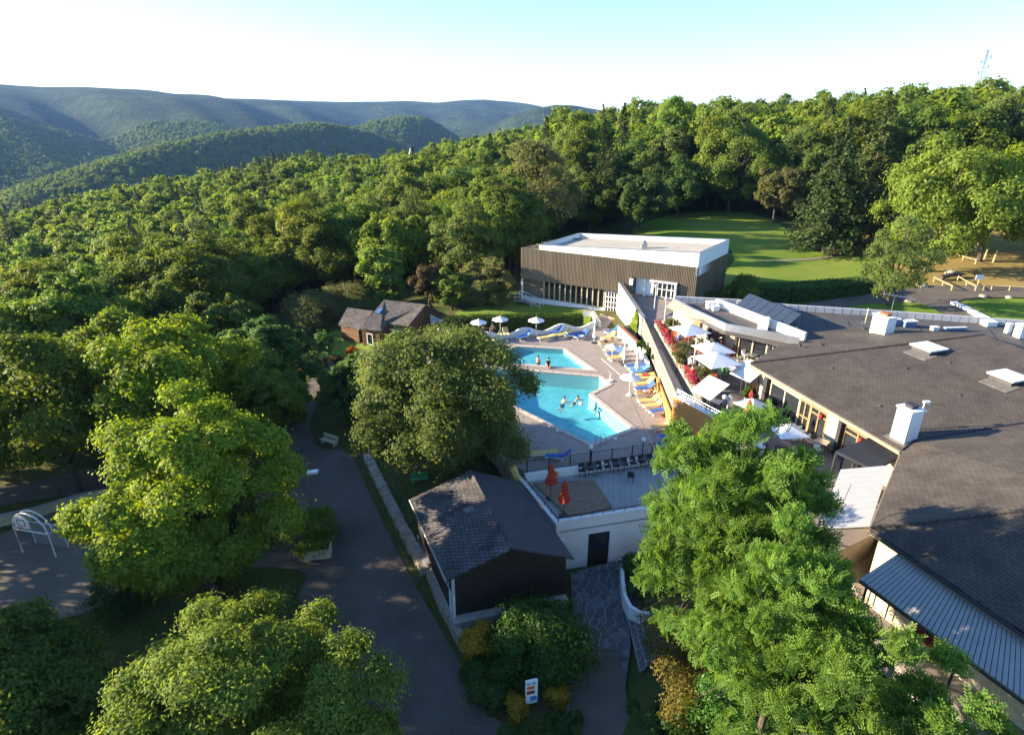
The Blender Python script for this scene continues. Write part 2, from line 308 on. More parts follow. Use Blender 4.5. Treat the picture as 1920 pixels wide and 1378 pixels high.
for px, r, z in [(0, 130, -17), (0, 220, -24), (0, 330, -27), (0, 460, -44), (-300, 200, -30), (-300, 420, -55), (200, 120, -13), (200, 230, -20), (200, 370, -25), (200, 520, -42), (400, 110, -8), (400, 230, -15), (400, 400, -22.5), (400, 560, -44),
                 (540, 100, -4), (540, 260, -12), (540, 420, -16), (540, 600, -46), (700, 110, -2.5), (700, 260, -9), (700, 440, -21), (700, 620, -50), (850, 130, -1), (850, 260, -3), (850, 380, -9), (850, 520, -26),
                 (960, 140, 0), (960, 250, 1), (960, 380, -3), (960, 540, -16), (1060, 150, 1.5), (1060, 260, 3.5), (1060, 400, 1), (1060, 560, -6), (1150, 170, 4), (1150, 260, 5), (1150, 420, 3.5), (1150, 600, 0),
                 (1300, 170, 5), (1300, 260, 7.5), (1300, 400, 8), (1300, 600, 7), (1500, 170, 5.5), (1500, 260, 8.5), (1500, 400, 9.5), (1500, 600, 8), (1750, 150, 6.5), (1750, 230, 10), (1750, 330, 13.5), (1750, 480, 14), (1920, 160, 8), (1920, 240, 11.5), (1920, 350, 15.5), (1920, 500, 16), (2300, 150, 9), (2300, 300, 15)]:
    CTRL.append(polar(px, r, z))
def _feat(X, Y):
    r = np.sqrt(X * X + Y * Y) + 6.0; a = np.arctan2(X, Y)
    return np.stack([a * 1.6, np.log(r)], -1)
_C = np.array(CTRL); _U = _feat(_C[:, 0], _C[:, 1])
def _k(d2): return np.where(d2 > 1e-12, d2 * np.log(d2 + 1e-12), 0)
_n = len(_C); _A = np.zeros((_n + 3, _n + 3)); _A[:_n, :_n] = _k(((_U[:, None] - _U[None]) ** 2).sum(-1)) + np.eye(_n) * .012
_A[:_n, _n] = 1; _A[:_n, _n + 1:] = _U; _A[_n, :_n] = 1; _A[_n + 1:, :_n] = _U.T
_W = np.linalg.solve(_A, np.concatenate([_C[:, 2], np.zeros(3)]))
def sm(a, b, x): t = np.clip((x - a) / (b - a), 0, 1); return t * t * (3 - 2 * t)
def wave1(x, seed, n=7, f0=1.0):
    g = np.random.default_rng(seed); o = 0
    for i in range(n): o = o + np.sin(x * f0 * 1.6 ** i + g.uniform(0, 6.28)) / 1.45 ** i
    return o / 2.2
FARZ = -120.0
def ridge(X, Y, tab, R, Wf, Wb, seed, spur, fs):
    a = np.arctan2(X, Y); r = np.hypot(X, Y); u = 960 + np.tan(np.clip(a, -1.2, 1.2)) * FPX / CP
    tu = np.array([t[0] for t in tab], float); ty = np.array([t[1] for t in tab], float)
    v = np.interp(u, tu, ty); el = np.arctan((689 - v) / FPX) - PITCH
    R = np.interp(u, *R) if isinstance(R, tuple) else R
    Rr = R + spur * .8 * wave1(a, seed, 3, fs * .5)
    cz = CAMZ + Rr * np.tan(el)
    t = np.where(r < Rr, (Rr - r) / Wf, (r - Rr) / Wb)
    g = np.where(t < 1, .5 + .5 * np.cos(np.pi * np.clip(t, 0, 1)), 0) ** .9
    sp = wave1(a + (r - Rr) * .00006 * 13 / fs, seed + 1, 5, fs)           # spurs running down the flank
    z = FARZ + (cz - FARZ) * g + spur * .36 * sp * np.clip(t, 0, 1) * g * np.where(r < Rr, 1, 0) * 1.6
    return z
T_FAR = [(-600, 150), (-200, 160), (0, 168), (150, 174), (320, 184), (480, 188), (640, 192), (700, 192), (760, 190), (820, 193), (870, 188), (910, 187), (950, 192), (1010, 204), (1060, 216), (1150, 235), (1400, 250), (2400, 250)]
T_FAR2 = [(-600, 420), (820, 330), (900, 252), (930, 232), (970, 214), (1000, 206), (1040, 197), (1075, 198), (1120, 206), (1200, 222), (1400, 235), (2400, 235)]
T_MIDA = [(-600, 480), (-200, 395), (0, 343), (150, 309), (300, 277), (420, 257), (520, 246), (600, 241), (640, 246), (690, 258), (740, 278), (800, 305), (900, 350), (1200, 380), (2400, 380)]
T_MIDB = [(-600, 420), (560, 285), (600, 264), (650, 250), (700, 236), (750, 227), (790, 227), (825, 243), (860, 266), (900, 295), (1000, 330), (2400, 340)]
def height(X, Y):
    X = np.asarray(X, float); Y = np.asarray(Y, float); sh = X.shape; X = X.ravel(); Y = Y.ravel(); out = np.zeros(len(X)); r = np.hypot(X, Y)
    near = r < 820
    if near.any():
        U = _feat(X[near], Y[near]); o = np.zeros(len(U))
        for s in range(0, len(U), 20000):
            u = U[s:s + 20000]; o[s:s + 20000] = _k(((u[:, None] - _U[None]) ** 2).sum(-1)) @ _W[:_n] + _W[_n] + u @ _W[_n + 1:]
        out[near] = o
    far = r > 430
    if far.any():
        x, y = X[far], Y[far]; z = np.full(len(x), FARZ)
        z = np.maximum(z, ridge(x, y, T_FAR, ([-300, 0, 400, 800, 1200], [3000, 3300, 3900, 4500, 4700]), 2500, 2500, 11, 330, 13)); z = np.maximum(z, ridge(x, y, T_FAR2, 3000, 900, 1200, 21, 160, 20))
        z = np.maximum(z, ridge(x, y, T_MIDB, ([500, 700, 900], [1750, 2000, 2250]), 520, 600, 41, 50, 22)); z = np.maximum(z, ridge(x, y, T_MIDA, ([-300, 0, 200, 400, 650, 900], [820, 960, 1120, 1330, 1650, 1800]), 340, 420, 31, 55, 18))
        b = sm(480, 800, np.hypot(x, y)); a = np.arctan2(x, y)
        hold = sm(.02, .25, a)                                    # to the right the upland goes on
        b2 = b * (1 - hold) + sm(700, 820, np.hypot(x, y)) * hold * 1.0
        zz = np.where(hold > 0, np.maximum(z, (1 - hold) * FARZ + hold * 10), z)
        out[far] = np.where(r[far] < 820, out[far] * (1 - b2) + zz * b2, zz)
    return out.reshape(sh)
def hz(x, y): return float(height(np.array([x]), np.array([y]))[0])

def ground_mat():
    m, nt, b = nodes('ground_cover'); N, L = nt.nodes, nt.links
    tc = N.new('ShaderNodeTexCoord'); g = tc.outputs['Object']
    def noise(s, d=6):
        n = N.new('ShaderNodeTexNoise'); n.inputs['Scale'].default_value = s; n.inputs['Detail'].default_value = d; n.inputs['Roughness'].default_value = .6; L.new(g, n.inputs['Vector']); return n.outputs[0]
    def ramp(f, stops):
        c = N.new('ShaderNodeValToRGB'); e = c.color_ramp.elements
        while len(e) < len(stops): e.new(.5)
        for k, (p, q) in enumerate(stops): e[k].position = p; e[k].color = (*q, 1)
        L.new(f, c.inputs[0]); return c.outputs[0]
    def mix(f, a, c):
        x = N.new('ShaderNodeMix'); x.data_type = 'RGBA'; L.new(f, x.inputs[0]); L.new(a, x.inputs[6]); L.new(c, x.inputs[7]); return x.outputs[2]
    near = ramp(noise(.35), [(.3, (.10, .075, .04)), (.5, (.075, .09, .025)), (.7, (.05, .08, .018))])
    far = ramp(noise(.012, 12), [(.25, (.013, .024, .010)), (.5, (.022, .036, .012)), (.66, (.036, .052, .016)), (.82, (.10, .09, .045))])
    stand = ramp(noise(.0042, 5), [(.40, (0, 0, 0)), (.60, (1, 1, 1))]); far = mix(stand, far, ramp(noise(.02, 10), [(.3, (.030, .046, .014)), (.6, (.06, .082, .024)), (.8, (.13, .12, .05))]))  # paler tree stands, their tone also painting sunlit patches on the hills
    vl = N.new('ShaderNodeVectorMath'); vl.operation = 'LENGTH'; L.new(g, vl.inputs[0])
    mr = N.new('ShaderNodeMapRange'); mr.inputs[1].default_value = 500; mr.inputs[2].default_value = 800; L.new(vl.outputs['Value'], mr.inputs[0])
    L.new(mix(mr.outputs[0], near, far), b.inputs['Base Color']); b.inputs['Roughness'].default_value = 1; b.inputs['Specular IOR Level'].default_value = .05
    vo = noise(.05, 7)
    bp = N.new('ShaderNodeBump'); bp.inputs['Distance'].default_value = 22.0; bp.inputs['Strength'].default_value = .9; L.new(vo, bp.inputs['Height'])
    b2 = N.new('ShaderNodeBump'); b2.inputs['Distance'].default_value = .03; L.new(noise(18, 3), b2.inputs['Height'])
    x = N.new('ShaderNodeMix'); x.data_type = 'VECTOR'; L.new(mr.outputs[0], x.inputs[0]); L.new(b2.outputs[0], x.inputs[4]); L.new(bp.outputs[0], x.inputs[5]); L.new(x.outputs[1], b.inputs['Normal'])
    return m
def make_ground():
    rr = np.concatenate([np.geomspace(3, 900, 300), np.geomspace(910, 9000, 150)]); aa = np.linspace(R_(-100), R_(100), 560)
    A, Rr = np.meshgrid(aa, rr); X = Rr * np.sin(A); Y = Rr * np.cos(A); Z = height(X, Y)
    m, n = A.shape; V = np.stack([X, Y, Z], -1).reshape(-1, 3)
    i = np.arange(m * n).reshape(m, n); q = np.stack([i[:-1, :-1], i[:-1, 1:], i[1:, 1:], i[1:, :-1]], -1).reshape(-1, 4)
    o = put('ground', mesh_np('ground', V, np.full(len(q), 4), q.ravel(), ground_mat(), True)); o['kind'] = 'structure'
make_ground()

def drape(name, pts, mat, dz=.05, cuts=4, z=None, label=None, parent=None, kind='structure'):
    """a sheet laid over the ground inside an outline (or level, at z)"""
    bm = bmesh.new(); vs = [bm.verts.new((p[0], p[1], 0)) for p in pts]; f = bm.faces.new(vs)
    bmesh.ops.triangulate(bm, faces=[f])
    for _ in range(cuts):
        L = [e for e in bm.edges if e.calc_length() > 1.6]
        if not L: break
        bmesh.ops.subdivide_edges(bm, edges=L, cuts=1, use_grid_fill=True); bmesh.ops.triangulate(bm, faces=bm.faces)
    bm.verts.ensure_lookup_table()
    if z is None:
        zz = height(np.array([v.co.x for v in bm.verts]), np.array([v.co.y for v in bm.verts]))
        for v, q in zip(bm.verts, zz): v.co.z = q + dz
    else:
        for v in bm.verts: v.co.z = z + dz
    bmesh.ops.recalc_face_normals(bm, faces=bm.faces)
    if sum(f.normal.z for f in bm.faces) < 0: bmesh.ops.reverse_faces(bm, faces=bm.faces)
    me = bpy.data.meshes.new(name); bm.to_mesh(me); bm.free(); me.materials.append(mat)
    me.polygons.foreach_set('use_smooth', np.ones(len(me.polygons), bool))
    o = put(name, me, parent, label)
    if kind and parent is None: o['kind'] = kind
    return o
def smooth_poly(pts, n=6):
    """a closed outline rounded through its points"""
    P_ = [np.array(p[:2]) for p in pts]; N = len(P_); out = []
    for i in range(N):
        a, b, c, d = P_[i - 1], P_[i], P_[(i + 1) % N], P_[(i + 2) % N]
        for k in range(n):
            t = k / n; out.append(tuple(.5 * ((2 * b) + (c - a) * t + (2 * a - 5 * b + 4 * c - d) * t * t + (3 * b - a - 3 * c + d) * t ** 3)))
    return out
MT['lawn'] = M('mown_lawn', (.10, .18, .020), 1, .2, .13, .03, 20, spec=.05, c2=(.20, .23, .045), detail=10)
MT['drylawn'] = M('dry_lawn', (.33, .225, .085), 1, .25, .12, .03, 20, spec=.05, c2=(.22, .18, .06), detail=10)
MT['roughgrass'] = M('rough_grass', (.06, .075, .02), 1, .25, .3, .03, 20, spec=.05, c2=(.12, .11, .04), detail=10)  # dull green to straw coloured grass
road = smooth_poly([P2(960, 1420, -4.2), P2(900, 1310, -4), P2(835, 1200, -3.9), P2(760, 1070, -3.8), P2(700, 950, -3.7), P2(655, 858, -3.5), P2(598, 838, -3.4), P2(582, 790, -3.2), P2(606, 735, -3.0), P2(628, 692, -2.7), P2(604, 690, -2.7), P2(568, 740, -3.1), P2(530, 800, -3.3), P2(520, 880, -3.6), P2(470, 1000, -3.8), P2(330, 1010, -3.9), P2(330, 1060, -4), P2(560, 1070, -4), P2(560, 1120, -4), P2(600, 1200, -4.0), P2(660, 1330, -4.1), P2(690, 1420, -4.2)], 4)
drape('road', road, MT['asphalt'], .06, 6)
drape('sports_court', smooth_poly([P2(-220, 1010, -4.4), P2(0, 1000, -4.4), P2(140, 945, -4.4), P2(260, 960, -4.3), P2(250, 1100, -4.3), P2(60, 1180, -4.4), P2(-200, 1200, -4.5)], 4), MT['gravel'], .05, 6)
drape('track', smooth_poly([P2(-260, 930, -4.6), P2(0, 905, -4.6), P2(160, 880, -4.4), P2(300, 900, -4.2), P2(260, 925, -4.3), P2(100, 935, -4.5), P2(-100, 960, -4.5)], 4), MT['asphalt'], .05, 5)
drape('grass_bank', smooth_poly([P2(-200, 900, -4.7), P2(0, 893, -4.6), P2(100, 865, -4.4), P2(150, 835, -4.5), P2(220, 850, -4.3), P2(170, 880, -4.4), P2(0, 912, -4.6)], 4), MT['roughgrass'], .08, 5)
drape('cottage_lawn', smooth_poly([P2(540, 665, -2.6), P2(590, 640, -2.5), P2(640, 620, -2.4), P2(720, 650, -1.5), P2(700, 690, -1.7), P2(640, 680, -2.2), P2(580, 690, -2.7)], 4), MT['lawn'], .05, 5)
drape('hall_lawn', [P2(840, 610, -.2), P2(855, 585, -.3), P2(920, 570, -.3), P2(985, 568, .1), P2(1110, 588, .2), P2(1105, 612, 0), P2(1095, 622, -.2)], MT['lawn'], .08, 6)
drape('upper_lawn', smooth_poly([P2(1330, 560, 2.7), P2(1372, 470, 3.5), P2(1200, 440, 3), P2(1200, 420, 3.2), P2(1290, 402, 3.8), P2(1400, 402, 4.2), P2(1465, 425, 4.1), P2(1500, 455, 4.0), P2(1560, 480, 3.6), P2(1640, 490, 3.6), P2(1640, 545, 3.1), P2(1480, 560, 2.7)], 4), MT['lawn'], .12, 6)
drape('dry_field', smooth_poly([P2(1480, 440, 4.1), P2(1530, 425, 4.4), P2(1620, 420, 4.9), P2(1920, 410, 6.3), P2(2200, 430, 6), P2(2200, 540, 3.8), P2(1900, 545, 3.5), P2(1760, 540, 3.3), P2(1690, 525, 3.4), P2(1570, 478, 3.7)], 4), MT['drylawn'], .08, 7)
drape('back_road', smooth_poly([P2(1430, 590, 2.5), P2(1520, 572, 2.6), P2(1620, 556, 2.8), P2(1700, 545, 3.0), P2(1760, 540, 3.1), P2(2000, 548, 3.3), P2(2000, 563, 3.2), P2(1830, 563, 3), P2(1795, 575, 2.9), P2(1850, 610, 2.7), P2(1700, 600, 2.6), P2(1550, 600, 2.5)], 4), MT['asphalt'], .15, 6)
drape('grass_island', smooth_poly([P2(1590, 580, 2.6), P2(1660, 571, 2.8), P2(1720, 571, 2.9), P2(1758, 588, 2.7), P2(1760, 600, 2.6), P2(1600, 595, 2.5)], 4), MT['lawn'], .26, 5)
drape('grass_verge', smooth_poly([P2(1800, 568, 3.0), P2(1920, 566, 3.1), P2(2060, 570, 3.1), P2(2060, 620, 2.6), P2(1870, 606, 2.6)], 4), MT['lawn'], .24, 5)
drape('field_path', smooth_poly([P2(1410, 490, 3.5), P2(1480, 486, 3.6), P2(1560, 480, 3.7), P2(1600, 466, 3.9), P2(1604, 468, 3.9), P2(1562, 482.5, 3.7), P2(1480, 488.5, 3.6)], 4), MT['terrace'], .2, 5)

# ---------------------------------------------------------------- air: far hills fade to blue
def haze():
    mb = MB(); mb.box((0, 0, 40), (19600, 19600, 370))      # z -145..225, clear of everything
    o = mb.build('haze', None); o['kind'] = 'stuff'
    m = bpy.data.materials.new('haze_air'); m.use_nodes = True; nt = m.node_tree; nt.nodes.clear()
    out = nt.nodes.new('ShaderNodeOutputMaterial'); v = nt.nodes.new('ShaderNodeVolumePrincipled')
    v.inputs['Color'].default_value = (.26, .48, 1, 1); v.inputs['Density'].default_value = HAZE; v.inputs['Anisotropy'].default_value = .15
    nt.links.new(v.outputs[0], out.inputs['Volume']); o.data.materials.clear(); o.data.materials.append(m)
HAZE = 0.55e-4
haze()
# ================================================================ trees and shrubs
def leaves(C, Nn, size, asp, g, fold=.25):
    """one folded leaf per point: C centres, Nn normals"""
    n = len(C); Nn = Nn / (np.linalg.norm(Nn, axis=1, keepdims=True) + 1e-9)
    t = g.normal(size=(n, 3)); t -= (t * Nn).sum(1, keepdims=True) * Nn; t /= np.linalg.norm(t, axis=1, keepdims=True) + 1e-9
    b = np.cross(Nn, t); s = (size * g.uniform(.65, 1.3, n))[:, None]
    up = Nn * s * fold * asp
    V = np.stack([C - t * s * .5, C + b * s * asp * .5 + up, C + t * s * .5, C - b * s * asp * .5 + up], 1)
    return V.reshape(-1, 3)
def leafmesh(name, V, mat, g, per=4, lum=None):
    n = len(V) // per; a = np.repeat(g.uniform(0, 1, n) if lum is None else np.clip(lum, 0, 1), per)
    return mesh_np(name, V, np.full(n, per), np.arange(len(V)), mat, attr=a)
def unit(g, n):
    v = g.normal(size=(n, 3)); return v / np.linalg.norm(v, axis=1, keepdims=True)
def crown_pts(g, H, zb, R, lobes, clumps, per, lobe_r=.40, up=.35, top=.9, flat=.85, squash=(1, 1), cl=.27, spread=.66, jit=(.74, 1.2), fill=4):
    """lobes on limb ends, clumps on each lobe, leaves in each clump: gives leaf points, normals, lobe centres"""
    hz_ = (H - zb) / 2; zc = zb + hz_; D = unit(g, lobes * 3)
    # spread the limb ends evenly
    keep = [D[0]]
    for d in D[1:]:
        if len(keep) >= lobes: break
        if min(np.linalg.norm(d - k) for k in keep) > 1.7 / math.sqrt(lobes): keep.append(d)
    D = np.array(keep); L = D * np.array([R * squash[0], R * squash[1], hz_]) * (spread * g.uniform(*jit, (len(D), 1)))
    L[:, 2] += zc; wid = 1 - (1 - top) * np.clip((L[:, 2:3] - zc) / hz_, 0, 1); L[:, :2] *= wid
    fi = unit(g, max(2, lobes // fill)) * np.array([R * .34, R * .34, hz_ * .42]) + np.array([0, 0, zc]); L = np.vstack([L, fi, [[0, 0, zc + hz_ * .25], [0, 0, zc - hz_ * .1]]]); lr = np.minimum(R, hz_ * 1.2) * lobe_r * g.uniform(.75, 1.2, len(L))
    C, Nn, lum = [], [], []
    ctr = np.array([0, 0, zc - hz_ * .35])
    for c, r in zip(L, lr):
        o = c - ctr; o /= np.linalg.norm(o) + 1e-6
        d = unit(g, clumps) + o * .75 + np.array([0, 0, up]); d /= np.linalg.norm(d, axis=1, keepdims=True)
        cc = c + d * r * g.uniform(.72, 1.12, (clumps, 1)) * np.array([1, 1, flat])
        cr = r * cl * g.uniform(.7, 1.3, (clumps, 1, 1)); off = g.normal(size=(clumps, per, 3)) * cr * np.array([1, 1, .8]) * .6
        pts = cc[:, None] + off; nn = d[:, None] * .9 + off / (cr + 1e-6) * .5 + g.normal(size=(clumps, per, 3)) * .5 + np.array([0, 0, .2])
        C.append(pts.reshape(-1, 3)); Nn.append(nn.reshape(-1, 3)); lum.append(np.repeat(g.uniform(0, 1, clumps), per) * .55 + g.uniform(0, .45, clumps * per))
    return np.concatenate(C), np.concatenate(Nn), np.concatenate(lum), L, ctr
def trunk_mesh(name, g, H, zb, L, r, mat, n=7, limbs=None):
    mb = MB(); top = Vector((g.normal() * .25, g.normal() * .25, H * .72)); mid = Vector((g.normal() * .2, g.normal() * .2, max(zb, .8)))
    mb.tube([(0, 0, -.6), (0, 0, .25), mid * .5, mid, (mid + top) / 2, top], r * 1.25, n, r * .25)
    for c in L[:limbs]:
        c = Vector(c); f = g.uniform(.0, .55); s = mid.lerp(top, f); m = s.lerp(c, .5) + Vector((0, 0, -.08 * (c - s).length)) + Vector(g.normal(size=3)) * .15
        mb.tube([s, m, s.lerp(c, .97)], r * .42, 5, r * .08)
        for k in range(2):
            e = c + Vector(g.normal(size=3)) * .22 * H * .3; mb.tube([m, m.lerp(e, .55) + Vector((0, 0, .1)), e], r * .18, 4, r * .05)
    return mb.mesh(name, mat)
def tree_kind(name, label, cat, seed, H, R, zb, lobes, clumps, per, size, asp=.62, mat='oak', r=.28, bark='bark', cloud=None, **kw):
    g = np.random.default_rng(seed)
    if cloud: C, Nn, lum, L, ctr = cloud(g)
    else: C, Nn, lum, L, ctr = crown_pts(g, H, zb, R, lobes, clumps, per, **kw)
    o = thing(name, label, cat); put('crown', leafmesh('crown', leaves(C, Nn, size, asp, g), LF[mat], g, lum=lum), o)
    put('trunk', trunk_mesh('trunk', g, H, zb, L, r, MT[bark], limbs=14), o)
    return o
def spray_tree(name, label, cat, seed, H, R, zb, lobes, clumps, sprays, mat='locust', size=.5, r=.2, **kw):
    """a crown of feathery fronds: each frond a row of narrow leaflets along a drooping rib"""
    g = np.random.default_rng(seed); C, Nn, lum, L, ctr = crown_pts(g, H, zb, R, lobes, clumps, sprays, **kw)
    n = len(C); out = C - ctr; out /= np.linalg.norm(out, axis=1, keepdims=True)
    d = out * .8 + g.normal(size=(n, 3)) * .6 + np.array([0, 0, .1]); d /= np.linalg.norm(d, axis=1, keepdims=True)
    Nn = Nn / np.linalg.norm(Nn, axis=1, keepdims=True); Nn -= (Nn * d).sum(1, keepdims=True) * d; Nn /= np.linalg.norm(Nn, axis=1, keepdims=True) + 1e-9
    b = np.cross(Nn, d); s = (size * g.uniform(.7, 1.25, n))[:, None]; V = []
    for k in range(5):
        t = k / 4; base = C + d * s * (t * .9) - Nn * s * .28 * t * t; w = s * (.34 - .13 * abs(t - .4)); h = s * .10
        for sg in (-1, 1):
            tip = base + b * sg * w + d * w * .35 - Nn * w * .12
            V.append(np.stack([base - d * h * .5, (base + tip) / 2 - d * h + Nn * .01, tip, (base + tip) / 2 + d * h], 1))
    V = np.stack(V, 1).reshape(-1, 3)
    o = thing(name, label, cat); put('crown', leafmesh('crown', V, LF[mat], g, lum=np.repeat(lum, 10)), o)
    put('trunk', trunk_mesh('trunk', g, H, zb, L, r, MT['bark'], limbs=14), o)
    return o
def conifer_kind(name, label, cat, seed, H, R, whorls, per, size, mat='conifer', r=.25, asp=.35, pw=.85, gap=.22):
    g = np.random.default_rng(seed); C, Nn, lum = [], [], []
    for i in range(whorls):
        t = (i + g.uniform(0, .6)) / whorls; z = H * (.10 + .90 * t); rad = R * (1 - t) ** pw * g.uniform(.75, 1.15) + .15
        nb = max(4, int(9 * (1 - t) + 3))
        for k in range(nb):
            a = g.uniform(0, 6.28); rr = rad * g.uniform(.7, 1.1); m = max(12, int(per * rr / R)); s = g.uniform(gap, 1, m) ** .7
            x = np.stack([np.cos(a) * rr * s, np.sin(a) * rr * s, z - .28 * rr * s + .12 * rr * s * s], -1) + g.normal(size=(m, 3)) * np.array([.13, .13, .07]) * rr * .8 + np.array([0, 0, 1]) * g.uniform(-.6, .6, (m, 1)) * H / whorls
            C.append(x); Nn.append(g.normal(size=(m, 3)) * .45 + np.array([np.cos(a) * .3, np.sin(a) * .3, .9])); lum.append(g.uniform(0, .4) + .6 * g.uniform(0, 1, m))
    C = np.concatenate(C); Nn = np.concatenate(Nn); lum = np.concatenate(lum)
    o = thing(name, label, cat); put('crown', leafmesh('crown', leaves(C, Nn, size, asp, g), LF[mat], g, lum=lum), o)
    mb = MB(); mb.tube([(0, 0, -.6), (0, 0, H * .45), (0, 0, H * .9)], r, 7, .03); put('trunk', mb.mesh('trunk', MT['bark']), o)
    return o
def bush_kind(name, label, cat, seed, R, H, n, size, mat, asp=.55, lobes=9, stem=True, sq=(1, 1)):
    g = np.random.default_rng(seed); cl = 26
    C, Nn, lum, L, ctr = crown_pts(g, H, -.15 * H, R, lobes, cl, max(4, n // (lobes * cl)), lobe_r=.5, flat=.9, squash=sq, cl=.34)
    k = C[:, 2] > .02; C, Nn, lum = C[k], Nn[k], lum[k]
    o = thing(name, label, cat); put('foliage', leafmesh('foliage', leaves(C, Nn, size, asp, g), LF[mat], g, lum=lum), o)
    if stem:
        mb = MB()
        for c in L[:7]: mb.tube([(0, 0, -.3), (c[0] * .4, c[1] * .4, max(.1, c[2] * .5)), (c[0] * .9, c[1] * .9, max(.2, c[2] * .95))], .05, 4, .015)
        put('stem', mb.mesh('stem', MT['bark']), o)
    return o
def at_ground(px, py, z): p = P(px, py, z); return (p.x, p.y, hz(p.x, p.y))
def top_h(px, py, base): return PD(px, py, base[1]).z - base[2]

